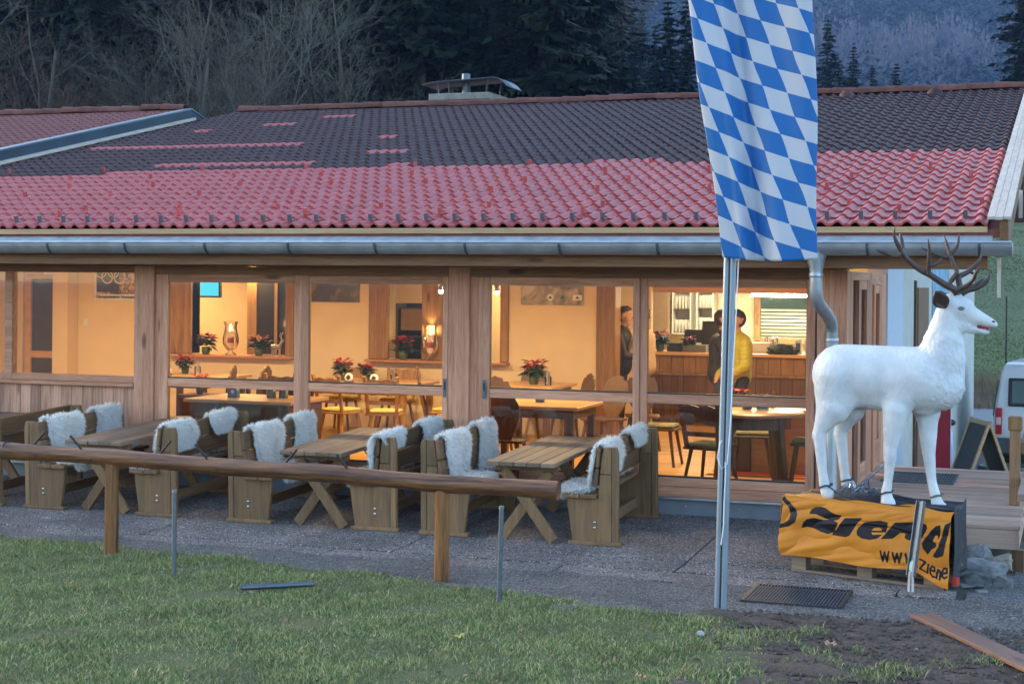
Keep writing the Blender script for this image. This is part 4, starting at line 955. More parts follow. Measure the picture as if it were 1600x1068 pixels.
# mouth opening: a wedge pressed in between muzzle and jaw
mth = np.exp(-((wz-(1.838-.17*(wx-1.28)))/.010)**2)*sstep(1.19, 1.24, wx)
dsp = -.016*mth
shag = sstep(.78, .95, wx+.25*(wz-1.4))*sstep(1.12, 1.25, wz)*(1-sstep(1.75, 1.9, wz))
thigh = (1-sstep(.2, .36, wx))*sstep(1.1, 1.2, wz)*.45+.12
hh = np.empty(nvt)
for i in range(nvt):
    p = co[i]; q1, q2 = p[0]*.87+p[2]*.5, p[2]*.87-p[0]*.5; a = noise.noise((q1*34, p[1]*30, q2*11)); b_ = noise.noise((q1*62, p[1]*55, q2*22+3)); hh[i] = a*.6+b_*.5
dsp = dsp+(abs(hh)*.018-.004)*shag+hh*.006*thigh*(wz > 1.05)
me.vertices.foreach_set('co', (co+no*dsp[:, None]).ravel().astype(np.float32)); 
mi = [0]*len(me.polygons)
for p in me.polygons:
    c = p.center; x, z = c[0]+.55, c[2]+.48
    if x > 1.225 and abs(z-(1.838-.17*(x-1.28))) < .011 and x < 1.35: mi[p.index] = 1
me.polygons.foreach_set('material_index', mi); me.update()
def sp_(nm, x, z, y, r, mat, sc=(1, 1, 1)): m = MB(); m.sphere((0, 0, 0), r, 14, 9, 0, sc); o = m.build(nm, mat, stag); o.location = Vector(S(x, z, y))+inv; return o
sp_('eye', 1.112, 1.985, -.074, .023, simple('eye_grey', (.16, .2, .22), .15), (1.2, .6, .7)); sp_('eye', 1.112, 1.985, .074, .019, simple('eye_grey', (.16, .2, .22), .15), (1.2, .6, .7))
sp_('pupil', 1.116, 1.986, -.083, .009, MT['black'], (1, .5, 1)); sp_('nostril', 1.345, 1.888, -.022, .011, MT['black'], (1.3, .8, .7))
antm = simple('antler_brown', (.062, .034, .026), .42, var=.35, scale=18, bmp=.4, bscale=50)
for s in (-1, 1):
    m = MB(); n = 9; vs = []
    for i in range(n):
        f = i/(n-1); wdt = .052*math.sin(PI*(f**.8))+.008; y = s*(.075+.06*f)
        for j in range(7): a = (j/6-.5)*2.2; vs.append((wdt*math.sin(a), s*wdt*(.55-math.cos(a)*.8)+y-s*.075, f*.125-.03))
    m.add(vs, [(i*7+j, i*7+j+1, i*7+8+j, i*7+7+j) for i in range(n-1) for j in range(6)], 0, True)
    m.v = [(a*1.2, b*1.2, c*1.15) for a, b, c in m.v]; o = m.build('ear', antm, stag); o.location = Vector(S(.985, 2.015, s*.085))+inv; o.rotation_euler = (0, R(-24), R(8*s)); mod = o.modifiers.new('t', 'SOLIDIFY'); mod.thickness = .012
def pxz(X, Y): return (float(X), float(Y))
def antler(paths, ysign, nm='antler'):
    m = MB()
    for pts, r0, r1, dy in paths:
        P = []; k = len(pts)
        for i, (x, z) in enumerate(pts): P.append((x, z, dy(i/(k-1))))
        Q = []
        for i in range(k-1):
            p0, p1, p2, p3 = [np.array(P[max(0, min(k-1, i+q))]) for q in (-1, 0, 1, 2)]
            for f in (0, .33, .66): Q.append(.5*((2*p1)+(-p0+p2)*f+(2*p0-5*p1+4*p2-p3)*f*f+(-p0+3*p1-3*p2+p3)*f**3))
        Q.append(np.array(P[-1])); nn = len(Q)
        m.tube([Vector(S(q[0], q[1], q[2]))+inv for q in Q], [max(.003, .86*(r0+(r1-r0)*(i/(nn-1)))*(1-.75*max(0, (i/(nn-1)-.8)/.2))) for i in range(nn)], 10)
    return m.build(nm, antm, stag)
def PX(a, b): return (1.0965+(1380+a/6.67-1500)*.00478, 2.138-(340+b/6.67-450)*.00472)
def PP(*l): return [PX(a, b) for a, b in l]
ln_ = lambda a, b: (lambda f: a+(b-a)*f)
antler([(PP((775, 790), (740, 745), (640, 690), (510, 600), (400, 540), (290, 450), (215, 350), (165, 250), (140, 170), (150, 90)), .034, .015, ln_(-.04, -.19)),
        (PP((215, 370), (170, 400), (100, 385), (20, 355), (-45, 330)), .02, .011, ln_(-.15, -.2)),
        (PP((230, 310), (222, 240), (205, 180), (200, 140)), .018, .012, ln_(-.165, -.13)),
        (PP((492, 590), (495, 500), (498, 420), (502, 320), (490, 215)), .024, .012, ln_(-.11, -.16)),
        (PP((498, 500), (550, 490), (595, 460), (620, 410)), .015, .01, ln_(-.13, -.1)),
        (PP((745, 770), (830, 735), (900, 690), (950, 630), (968, 580), (1000, 520)), .027, .012, ln_(-.05, -.12))], -1)
antler([(PP((800, 790), (690, 700), (725, 630), (762, 560), (735, 500), (700, 410), (672, 320), (645, 230), (622, 155)), .026, .014, ln_(.03, .12)),
        (PP((690, 370), (735, 325), (765, 265), (772, 200), (778, 145)), .019, .01, ln_(.09, .13)),
        (PP((665, 410), (600, 390), (540, 370), (470, 335), (392, 300)), .017, .009, ln_(.09, .05)),
        (PP((800, 790), (790, 700), (780, 620), (815, 590), (870, 560), (920, 515), (965, 465), (1000, 405), (1004, 335)), .032, .011, ln_(.05, .18)),
        (PP((895, 555), (935, 575), (968, 560), (985, 520)), .015, .009, ln_(.12, .15)),
        (PP((815, 790), (880, 755), (960, 735), (1030, 690), (1085, 630), (1100, 565)), .03, .012, ln_(.04, .1)),
        (PP((900, 735), (960, 690), (1010, 650), (1045, 620)), .02, .01, ln_(.06, .15))], 1)
ropem = simple('dark_rope', (.03, .05, .07), .7)
for x, y, z, r_, mt in ((.577, -.12, .575, .048, ropem), (.942, .005, .555, .047, simple('grey_strap', (.16, .14, .12), .8)), (.115, -.10, .60, .05, ropem), (.255, .09, .63, .05, ropem)):
    m = MB(); m.tube([(r_*math.cos(a), r_*math.sin(a), .004*math.sin(3*a)+.012*math.cos(a)) for a in [2*PI*i/18 for i in range(19)]], .007, 6, cap=False); o = m.build('tether', mt, stag); o.location = Vector(S(x, z, y))+inv
m = MB(); m.tube([Vector(S(*p))+inv for p in ((.14, .6, -.14), (.22, .555, -.18), (.30, .53, -.19), (.36, .52, -.2))], .006, 6); m.build('tether', ropem, stag)
# ------------------------------------------------------------------ pallets and banner
th = math.atan2(-.37, 1.18)
pl = thing('pallet_stack', 'stack of wooden pallets under the stag, hidden behind the orange banner', 'pallet', (.555, -1.86, -.08), th)
for lv in range(4):
    z = lv*.14
    for k in range(5): m = MB(); m.b2(-.61, .60, -.40+k*.09, -.40+k*.09+.075, z+.118, z+.138); m.build('plank', MT['pallet'], pl)
    for y in (-.355, -.04):
        m = MB(); m.b2(-.61, .60, y-.045, y+.045, z, z+.02); m.build('plank', MT['pallet'], pl)
        for x in (-.55, 0, .53): m = MB(); m.b2(x-.06, x+.06, y-.045, y+.045, z+.021, z+.117); m.build('block', MT['pallet'], pl)
bn = thing('advertising_banner', 'wrinkled orange advertising banner with black lettering wrapped round the pallets', 'banner', (.555, -1.86, -.08), th)
def seg(px, py, a, b):
    ax, ay = a; bx, by = b; dx, dy = bx-ax, by-ay; t = np.clip(((px-ax)*dx+(py-ay)*dy)/(dx*dx+dy*dy+1e-9), 0, 1); return np.hypot(px-ax-t*dx, py-ay-t*dy)
def sdp(px, py, poly):
    d = np.full(px.shape, 1e9)
    for i in range(len(poly)): d = np.minimum(d, seg(px, py, poly[i], poly[(i+1) % len(poly)]))
    return np.where(inpoly(px, py, poly), -d, d)
def banner():
    nu, nv = 380, 150
    U, Vv = np.meshgrid(np.linspace(0, 1, nu), np.linspace(0, 1, nv))      # v: 0 top, 1 bottom
    # position in print coordinates of the photograph's banner
    xl, xr = 150-45*Vv, 1540+5*Vv; yt = 110+80*U-30*np.sin(U*3.14)*.3; yb = 630+130*U**2.2
    PXc = xl+(xr-xl)*U; PYc = yt+(yb-yt)*Vv
    polys = [[(390, 243), (405, 205), (440, 180), (485, 172), (530, 182), (575, 210), (615, 228), (668, 234), (640, 272), (600, 286), (640, 300), (600, 385), (545, 408), (480, 395), (420, 370), (365, 362), (313, 376), (335, 325), (370, 290), (430, 275), (505, 287), (555, 284), (500, 262), (450, 242)],
             [(690, 256), (842, 244), (790, 300), (735, 400), (700, 418), (572, 414), (628, 350)],
             [(790, 362), (805, 325), (850, 285), (905, 268), (985, 260), (1045, 275), (1048, 305), (1030, 362), (912, 364), (925, 384), (1005, 380), (965, 415), (905, 428), (835, 418), (795, 392)],
             [(990, 420), (1105, 272), (1200, 266), (1300, 262), (1352, 272), (1362, 300), (1335, 375), (1300, 428), (1215, 432), (1182, 410), (1190, 372), (1150, 362), (1085, 418)],
             [(1322, 442), (1345, 400), (1390, 320), (1430, 275), (1462, 265), (1470, 300), (1458, 370), (1436, 395), (1440, 440), (1405, 470), (1372, 525), (1335, 485)],
             [(1412, 525), (1455, 440), (1498, 260), (1545, 235), (1520, 360), (1500, 500), (1445, 528)],
             [(146, 138), (160, 108), (215, 150), (268, 200), (288, 260), (270, 325), (200, 372), (98, 398), (98, 366), (165, 340), (215, 300), (222, 250), (195, 195)]]
    holes = [[(912, 348), (935, 325), (975, 320), (1003, 335), (985, 348)], [(1412, 400), (1425, 355), (1442, 345), (1448, 370), (1432, 410)]]
    d = np.full(PXc.shape, 1e9)
    for p in polys: d = np.minimum(d, sdp(PXc, PYc, p))
    for p in holes: d = np.maximum(d, -sdp(PXc, PYc, p))
    def strokes(l, w):
        nonlocal d
        for s in l:
            for a, b in zip(s[:-1], s[1:]): d = np.minimum(d, seg(PXc, PYc, a, b)-w)
    def W_(x, y, s=1): return [[(x, y), (x+17*s, y+88), (x+35*s, y+8), (x+53*s, y+94), (x+70*s, y+6)]]
    strokes(W_(990, 525), 9); strokes(W_(1092, 540), 9); strokes(W_(1195, 556), 9)
    strokes([[(1285, 655), (1288, 658)]], 8); strokes([[(1310, 585), (1355, 592), (1312, 668), (1358, 674)], [(1378, 605), (1374, 678)], [(1398, 640), (1432, 640), (1428, 612), (1408, 606), (1396, 635), (1398, 670), (1416, 690), (1432, 684)], [(1448, 690), (1456, 620)], [(1450, 650), (1468, 622), (1480, 640), (1474, 692)], [(1490, 640), (1528, 632), (1524, 600), (1504, 598), (1490, 630), (1494, 664), (1510, 676), (1528, 664)]], 8.5)
    top = .575-.02*U; bot = np.where(U < .8, .125+.01*np.sin(U*9), .125-.10*sstep(.78, 1, U)); Zc = top+(bot-top)*Vv
    X = -.68+1.37*U+.012*np.sin(Vv*7)*(U < .05)
    wr = .013*np.sin(Vv*6+U*7+2*np.sin(U*5))*sstep(0, .4, Vv)+.007*np.sin(U*13-Vv*9)*sstep(0, .3, Vv)+.003*np.sin(U*31+Vv*19+3*np.sin(Vv*7))+.010*np.sin((U-.15)*14+Vv*16)*np.exp(-((U-.2)/.22)**2)+.02*np.exp(-((Vv-.33-.06*np.sin(U*8))/.03)**2)*np.exp(-((U-.65)/.3)**2)
    Yb = -.425-.012-abs(wr)*.8-.03*Vv+.03*np.exp(-Vv/.02)
    # roll the upper edge over onto the top
    Vt = np.stack([X, Yb, Zc], 2)
    k = 14; fl = []
    for i in range(k):
        f = (i+1)/k; fl.append(np.stack([X[0], Yb[0]+f*(.13+.05*np.sin(U[0]*11)), Zc[0]+.012*np.sin(f*5+U[0]*21)*f+.008], 1))
    G = np.concatenate([np.array(fl[::-1]), Vt], 0); dd = np.concatenate([np.full((k, nu), 99.), d], 0)
    # wrap the left end round the corner
    R_, C_ = G.shape[:2]; idx = np.arange(R_*C_).reshape(R_, C_); F = np.stack([idx[:-1, :-1], idx[:-1, 1:], idx[1:, 1:], idx[1:, :-1]], 2).reshape(-1, 4)
    m, nt, b = newmat('orange_banner_cloth'); a = N(nt, "Attribute", attribute_name='ink')
    v = coords(nt); c = ramp(nt, noisetex(nt, v, 4, 4), [(.3, (.62, .225, .018)), (.75, (.5, .18, .02))]); c = mix(nt, ramp(nt, a.outputs['Fac'], [(.46, (1, 1, 1)), (.53, (0, 0, 0))]), c, (.006, .006, .009)); L(nt, c, b.inputs['Base Color']); b.inputs['Roughness'].default_value = .5; b.inputs['Specular IOR Level'].default_value = .25
    bump(nt, noisetex(nt, v, 9, 4, .5, .6), b, .2, .02)
    me = fastmesh('banner_front', G.reshape(-1, 3), F, m, True); at_ = me.attributes.new('ink', 'FLOAT', 'POINT'); at_.data.foreach_set('value', np.clip(.5+dd.ravel()/24., 0, 1).astype(np.float32))
    o = link('banner_front', me, bn); mo = o.modifiers.new('t', 'SOLIDIFY'); mo.thickness = .003
    # left end flap
    mm = MB(); n = 16; vs = []
    for i in range(n):
        for j in range(12): f = i/(n-1); v_ = j/11; vs.append((-.677-.012*math.sin(v_*6+f*9)-.008*math.sin(f*23), -.44+.62*f, .578-(.45)*v_))
    mm.add(vs, [(i*12+j, i*12+j+1, i*12+13+j, i*12+12+j) for i in range(n-1) for j in range(11)], 0, True)
    o = mm.build('banner_end', simple('orange_cloth', (.60, .215, .02), .4, var=.1), bn); mo = o.modifiers.new('t', 'SOLIDIFY'); mo.thickness = .003
banner()
bc = thing('black_tarpaulin', 'black cloth over the top and right end of the pallets behind the orange banner', 'tarpaulin', (.555, -1.86, -.08), th)
m = MB(); n = 26; vs = []
for i in range(n):
    for j in range(n):
        f, q = i/(n-1), j/(n-1); vs.append((-.65+(1.33-.12*q)*f, -.28+.46*q, .574+.010*math.sin(f*17+q*5)*math.sin(q*13)+.02*max(0, math.sin(f*9+q*4))*(q > .6)))
m.add(vs, [(i*n+j, (i+1)*n+j, (i+1)*n+j+1, i*n+j+1) for i in range(n-1) for j in range(n-1)], 0, True)
vs = []
for i in range(n):
    for j in range(n):
        f, q = i/(n-1), j/(n-1); vs.append((.70-.13*q+.012*math.sin(q*11+f*4)*f, -.40+.58*q, .59+.02*math.sin(q*8)*(1-f)-.52*f))
m.add(vs, [(i*n+j, (i+1)*n+j, (i+1)*n+j+1, i*n+j+1) for i in range(n-1) for j in range(n-1)], 0, True)
o = m.build('cloth', simple('black_cloth', (.015, .017, .024), .6, bmp=.5, bscale=20, bdist=.02), bc); mo = o.modifiers.new('t', 'SOLIDIFY'); mo.thickness = .004
m = MB(); m.box((.715, -.40, .075), (.035, .05, .06)); m.build('red_tag', simple('red_tag', (.5, .03, .02), .5), bc)
pb = MB(); n1, n2 = 34, 20; vs = []
for i in range(n1):
    for j in range(n2):
        f, q = i/(n1-1)*2-1, j/(n2-1)*2-1; e = max(0, 1-f*f)*max(0, 1-q*q); nn = noise.noise((f*4.1, q*3.3, 1.7)); n3 = noise.noise((f*11, q*8, 4.2))
        vs.append((f*.21+.03*n3, q*.10+.025*nn, .02+.10*e*(.6+nn)+.03*n3*e))
pb.add(vs, [(i*n2+j, (i+1)*n2+j, (i+1)*n2+j+1, i*n2+j+1) for i in range(n1-1) for j in range(n2-1)])
o = pb.build('clear_film', glassmat('crumpled_film', (.86, .9, .95), 1.6, 0)); o.location = (.36, -2.0, .52); tag(o, 'crumpled clear plastic film lying between the legs of the stag', 'plastic film')
pr_ = thing('leaning_post', 'galvanised post propped upright against the orange banner, with a green sticker', 'post', (.82, -2.56, -.085)); 
m = MB(); a, b_ = Vector((-.012, -.02, .12)), Vector((.05, .05, .66))
m.beam(a, b_, .052, .006); m.beam(a+Vector((-.023, .012, 0)), b_+Vector((-.023, .012, 0)), .006, .03); m.beam(a+Vector((.023, .012, 0)), b_+Vector((.023, .012, 0)), .006, .03); m.build('channel', MT['galv'], pr_)
m = MB(); m.beam((-.024, -.045, .0), a+Vector((-.008, .006, .03)), .018, .012); m.beam((.006, -.045, .0), a+Vector((.012, .006, .03)), .018, .012); m.build('fork_foot', simple('pale_foot', (.5, .42, .38), .5), pr_)
m = MB(); n = 18; dirv = (b_-a).normalized(); nrm = Vector((0, -1, .24)).normalized(); c0 = a+dirv*.07+nrm*.0045
for r_, mt in ((.03, 0),):
    vs = [c0+Vector((math.cos(t)*.022, 0, 0))+dirv*math.sin(t)*.048 for t in [2*PI*i/n for i in range(n)]]; m.add(vs, [tuple(range(n))])
o = m.build('sticker', simple('green_sticker', (.25, .5, .12), .4), pr_); mo = o.modifiers.new('t', 'SOLIDIFY'); mo.thickness = .0015
m = MB(); c0 = c0+nrm*.002; vs = [c0+Vector((math.cos(t)*.017, 0, 0))+dirv*math.sin(t)*.04 for t in [2*PI*i/n for i in range(n)]]; m.add(vs, [tuple(range(n))]); o = m.build('sticker_face', MT['white'], pr_); mo = o.modifiers.new('t', 'SOLIDIFY'); mo.thickness = .0015
# ------------------------------------------------------------------ deck, steps, rocks
dk = thing('timber_deck', 'small timber entrance deck with a handrail beside the side door', 'deck', (0, 0, 0)); DZ = .25
y = -1.25; k = 0
while y < 2.6:
    wd = .17 if y < -.6 else .125; x0, x1 = .035, (1.53 if y < .05 else 1.50)
    m = MB(); m.b2(x0+rng.uniform(0, .012), x1+rng.uniform(-.01, .01), y+.007, y+wd-.007, DZ-.035, DZ+rng.uniform(-.003, .003))
    if not (1.25 < y < 2.1 and False): m.build('deck_board', MT['deck_x'], dk, .004)
    y += wd
m = MB(); m.b2(.04, 1.52, -1.245, -1.20, .06, DZ-.037); m.build('fascia', MT['deck_x'], dk); m = MB(); m.b2(1.46, 1.52, -1.19, 2.6, .05, DZ-.037); m.build('side_beam', MT['deck_x'], dk)
for y in (-1.14, .6, 2.4): m = MB(); m.b2(1.455, 1.555, y-.05, y+.05, -.6, DZ-.2); m.build('support_post', MT['deck_z'], dk)
m = MB(); m.b2(1.40, 1.49, .0, .09, DZ, .98); m.build('handrail_post', MT['deck_z'], dk, .006)
m = MB(); m.b2(1.385, 1.505, -.015, .105, .90, 1.02); m.build('post_head', MT['in_post'], dk, .01)
m = MB(); m.b2(1.505, 1.56, -1.2, 2.5, .44, .50); m.build('handrail', MT['deck_x'], dk); m = MB(); m.b2(1.57, 1.66, -1.35, -1.27, -.5, .62); m.build('handrail_post', MT['deck_z'], dk)
m = MB(); m.b2(1.49, 1.56, .02, 1.9, .70, .8); m.build('handrail', MT['deck_z'], dk)
gr2 = thing('entrance_grating', 'steel foot-scraper grating lying on the timber deck behind the stag', 'grating', (.5, 1.62, DZ+.004))
m = MB(); 
for yy in (-.4, .4): m.b2(-.33, .34, yy-.01, yy+.01, 0, .014)
for xx in (-.33, .34): m.b2(xx-.008, xx+.008, -.39, .39, 0, .014)
m.build('grating_frame', MT['galv'], gr2); bar = MB(); bar.b2(-.003, .003, -.39, .39, 0, .012); bme = bar.mesh('bar', MT['galv'])
for q in range(24): link('bar', bme, gr2, (-.31+q*.0275, 0, 0))
m = MB(); m.b2(-.32, .33, -.39, .39, .001, .003); m.build('tray', MT['darkmetal'], gr2)
def rock(loc, s, seed, lab, mat):
    bm = bmesh.new(); bmesh.ops.create_icosphere(bm, subdivisions=4, radius=1)
    r_ = random.Random(int(seed*1000)); PL = []
    for _ in range(13): n_ = Vector((r_.gauss(0, 1), r_.gauss(0, 1), r_.gauss(0, .8))).normalized(); PL.append((n_, r_.uniform(.5, .86)))
    for v in bm.verts:
        for n_, d_ in PL:
            e_ = v.co.dot(n_)-d_
            if e_ > 0: v.co -= n_*e_
    for v in bm.verts:
        p = v.co.copy(); q = p+Vector((seed*3.1, seed, 0)); n1 = noise.noise(q*1.3)*.16+noise.noise(q*3.7)*.07+noise.noise(q*11)*.04
        lay = .03*math.sin((p.z*7+p.x*2+noise.noise(q*2)*2)*2.2); v.co = Vector((p.x*s[0], p.y*s[1], p.z*s[2]))*(1+n1+lay)
        v.co.z = max(v.co.z, -s[2]*.6)
    me = bpy.data.meshes.new('rock'); bm.to_mesh(me); bm.free(); me.materials.append(mat); me.polygons.foreach_set('use_smooth', [False]*len(me.polygons))
    o = link('rock', me, None, loc, (rng.uniform(-.15, .15), rng.uniform(-.15, .15), rng.uniform(0, 6))); tag(o, lab, 'rock', 'rocks under the deck edge')
def rockmat(n, a, b_):
    m, nt, b = newmat(n); v = coords(nt, (1, 1, 2.5)); n1 = noisetex(nt, v, 5, 8, .7, .6); L(nt, ramp(nt, n1, [(.35, a), (.65, b_)]), b.inputs['Base Color']); b.inputs['Roughness'].default_value = .8; bump(nt, noisetex(nt, v, 22, 8, .75), b, .8, .012); return m
rg = rockmat('slate_rock', (.075, .078, .08), (.27, .275, .27)); rb_ = rockmat('tan_rock', (.22, .19, .14), (.38, .34, .27))
for loc, s, lab, mt in (((1.22, -1.42, .0), (.24, .15, .15), 'flat grey rock just under the front edge of the deck', rg), ((1.39, -1.5, -.02), (.13, .12, .1), 'pale tan rock under the deck corner', rb_), ((1.24, -1.72, -.07), (.25, .17, .13), 'long slanting grey rock in front of the deck', rg), ((1.18, -1.98, -.12), (.22, .16, .11), 'dark grey rock right of the draped pallets', rg), ((1.44, -2.05, -.12), (.09, .12, .14), 'upright grey rock beside the deck post', rg), ((1.30, -2.32, -.14), (.15, .12, .07), 'low grey rock lowest in the rock pile', rg), ((1.47, -2.6, -.15), (.05, .045, .04), 'small pale stone on the gravel in front of the rocks', simple('pale_stone', (.5, .5, .48), .8))):
    rock(loc, s, len(bpy.data.objects) % 17+s[0]*10, lab, mt)
# plank on the ground
t = thing('ground_plank', 'long wet brown plank lying on the mud in the lower right corner', 'plank', (1.35, -4.18, -.055), math.atan2(-1.2, .70)); m = MB(); m.b2(-.75, 1.3, -.085, .085, -.012, .014); m.build('plank', MT['plank_wet'], t, .004)
# fallen leaves
def leafm(nm, loc, s, col, lab):
    m = MB(); n = 14; vs = [(0, 0, .004)]+[(s*(.55+.45*abs(math.sin(i*1.9)))*math.cos(2*PI*i/n), s*.7*(.55+.45*abs(math.sin(i*2.3)))*math.sin(2*PI*i/n), .012+.012*math.sin(i*2.1)) for i in range(n)]
    m.add(vs, [(0, 1+i, 1+(i+1) % n) for i in range(n)]); o = m.build(nm, simple('dead_leaf', col, .8, var=.3, scale=40)); o.location = loc; o.rotation_euler = (.2, .1, rng.uniform(0, 6)); tag(o, lab, 'leaf')
leafm('fallen_leaf', (.52, -4.66, -.05), .055, (.4, .24, .15), 'large pale brown leaf fallen on the mud'); leafm('fallen_leaf', (-.35, -5.9, -.045), .04, (.42, .26, .16), 'brown leaf at the bottom edge left of the mud')
leafm('fallen_leaf', (-2.93, -3.6, -.045), .03, (.2, .08, .04), 'small reddish leaf on the lawn edge left of the right rail post'); leafm('fallen_leaf', (-1.65, -5.35, -.045), .05, (.4, .38, .08), 'yellow leaf lying in the grass')
rock((-.30, -4.62, -.06), (.035, .03, .022), 5.3, 'small pale stone at the edge of the grass', simple('stone_grey', (.4, .4, .38), .8))
# ------------------------------------------------------------------ dining room
def lamp(x, y, z, w, r=.05):
    l = bpy.data.lights.new('lamp_light', 'POINT'); l.energy = w; l.color = (1, .58, .245); l.shadow_soft_size = r; return l
LAMPW = 8.2
def ceiling_lamp(x, y, lab, w=1.0, col=(1, .60, .255)):
    t = thing('ceiling_lamp', lab, 'lamp', (x, y, 2.5), 0, 'ceiling lamps of the dining room')
    m = MB(); m.lathe([(.16, 0), (.17, -.015), (.165, -.03)], n=20); m.build('base', MT['white'], t)
    m = MB(); m.lathe([(.15, -.031), (.13, -.06), (.07, -.08), (.0001, -.085)], n=20); m.build('diffuser', emis('lamp_diffuser', (1, .72, .4), 3), t)
    l = bpy.data.lights.new('lamp_light', 'AREA'); l.shape = 'DISK'; l.size = .3; l.energy = LAMPW*w; l.color = col
    o = bpy.data.objects.new('light', l); COL.objects.link(o); o.parent = t; o.location = (0, 0, -.09)
for x, y, lab, w in ((-11.0, 2.6, 'round ceiling lamp above the left end of the dining room', 1.), (-8.4, 2.4, 'round ceiling lamp above the tables by the left doors', 1.), (-5.8, 2.6, 'round ceiling lamp above the large light table', 1.), (-3.6, 2.2, 'round ceiling lamp above the table by the right doors', .9), (-1.3, 2.4, 'round ceiling lamp above the round table', .8), (-2.4, 5.4, 'round ceiling lamp in front of the bar counter', .6), (-9.3, 5.9, 'round ceiling lamp behind the left wall opening', .45), (-5.8, 6.2, 'round ceiling lamp behind the middle wall opening', .3), (-11, 6, 'round ceiling lamp behind the inner door', .4)): ceiling_lamp(x, y, lab, w)
ceiling_lamp(-3.3, 8.5, 'added round ceiling lamp brightening the cabinets behind the bar counter', .4, (1, .82, .52))  # unseen lamp added to brighten the cabinets and wall behind the bar
for x, lab in ((-4.36, 'small ceiling spotlight left of the middle post'), (-3.735, 'small ceiling spotlight right of the middle post')):
    t = thing('ceiling_spotlight', lab, 'spotlight', (x, 1.0, 2.06), 0, 'spotlights beside the middle post')
    m = MB(); m.tube([(0, 0, .06), (0, 0, .44)], .008, 6); m.build('stem', MT['steel'], t)
    m = MB(); m.lathe([(.012, .075), (.028, .06), (.032, .0), (.03, -.002)], n=12); m.build('housing', MT['steel'], t)
    m = MB(); m.sphere((0, 0, -.012), .024, 10, 8); m.build('bulb', MT['bulb'], t)
# tables
def dtable(x0, x1, y0, y1, lab, top='in_table', leg='in_dark', apron=.09, turned=False):
    cx_, cy_ = (x0+x1)/2, (y0+y1)/2; t = thing('dining_table', lab, 'table', (cx_, cy_, FLZ), 0, 'dining tables indoors'); a, b = (x1-x0)/2, (y1-y0)/2
    m = MB(); m.b2(-a, a, -b, b, .69, .725); m.build('table_top', MT[top], t, .006)
    m = MB(); m.b2(-a+.06, a-.06, -b+.06, b-.06, .69-apron, .688); m.build('apron', MT[leg], t)
    for sx in (-1, 1):
        for sy in (-1, 1):
            m = MB()
            if turned: m.lathe([(.03, 0), (.035, .08), (.022, .12), (.045, .2), (.05, .3), (.03, .36), (.045, .42), (.05, .6)], (sx*(a-.1), sy*(b-.1), 0), 12)
            else: m.box((sx*(a-.1), sy*(b-.1), .3), (.07, .07, .6))
            m.build('leg', MT[leg], t)
    return t
dtable(-7.0, -5.72, .25, 1.15, 'dark dining table behind the left glass door', 'in_table', 'in_dark', .22)
dtable(-9.6, -8.45, 3.2, 4.4, 'light dining table in the corner behind the left glass door')
dtable(-7.75, -5.72, 3.3, 4.35, 'large light dining table with two poinsettias', 'in_table', 'in_post', .1, True)
dtable(-4.0, -2.82, .9, 1.85, 'light dining table right of the middle post, close to the glass')
dtable(-4.85, -4.0, 3.7, 4.75, 'light dining table with one poinsettia beside the wooden wall post')
t = thing('round_table', 'round light wooden table behind the flagpole', 'table', (-1.12, 1.3, FLZ), 0)
m = MB(); m.lathe([(.52, .69), (.535, .70), (.535, .715), (.525, .722), (.0001, .7225)], n=40); m.build('table_top', MT['in_table'], t)
m = MB(); m.lathe([(.40, .56), (.40, .688)], n=8); m.build('apron', MT['in_dark'], t)
for k in range(4): a = PI/4+PI/2*k+.3; m = MB(); m.beam((.42*math.cos(a), .42*math.sin(a), 0), (.34*math.cos(a), .34*math.sin(a), .69), .07, .07); m.build('leg', MT['in_dark'], t)
# chairs
def chair(kind, cush):
    t = thing('dining_chair', 'chair', 'chair')
    wd = MT['in_dark'] if cush != 'y' else MT['in_post']
    m = MB(); m.prism([(-.19, -.2), (.19, -.2), (.21, .19), (-.21, .19)], lambda a, b, s: (a, b, s), .39, .415); m.build('seat', wd, t, .006)
    if cush: m = MB(); m.box((0, 0, .435), (.36, .35, .04)); m.build('cushion', MT['cushion' if cush == 'y' else 'cushion_g'], t, .016)
    lm = MB(); 
    for sx in (-1, 1):
        for sy in (-1, 1): m = MB(); m.tube([(sx*.2, sy*.2, 0), (sx*.14, sy*.14, .39)], [.015, .021], 8); m.build('leg', wd, t)
    if kind == 'carved':
        pf = []
        for i in range(21):
            f = i/20; a = -.09-.10*math.sin(PI*f*.62)**1.2; z = .42+f*.36; pf.append((a, z))
        top = [(-.17, .80), (-.15, .85), (-.10, .845), (-.085, .885), (-.03, .895), (0, .91), (.03, .895), (.085, .885), (.10, .845), (.15, .85), (.17, .80)]
        poly = pf+top+[(-a, z) for a, z in reversed(pf)]
        m = MB(); m.prism(poly, lambda a, z, s: (a, .17+(z-.42)*.22+s, z), -.012, .012); m.build('backrest', wd, t)
    else:
        for s in (-1, 1): m = MB(); m.beam((s*.17, .17, .40), (s*.20, .28, .86), .04, .028); m.build('back_post', wd, t)
        m = MB(); m.prism([(-.19, .66), (-.12, .63), (0, .66), (.12, .63), (.19, .66), (.195, .80), (.1, .83), (0, .81), (-.1, .83), (-.195, .80)], lambda a, z, s: (a, .17+(z-.42)*.24+s, z), -.011, .011); m.build('back_rail', wd, t)
        m = MB(); m.prism([(-.175, .52), (.175, .52), (.18, .57), (-.18, .57)], lambda a, z, s: (a, .17+(z-.42)*.24+s, z), -.009, .009); m.build('back_rail', wd, t)
    return t
CH = {('carved', ''): chair('carved', ''), ('ladder', 'g'): chair('ladder', 'g'), ('ladder', 'y'): chair('ladder', 'y')}
used = set()
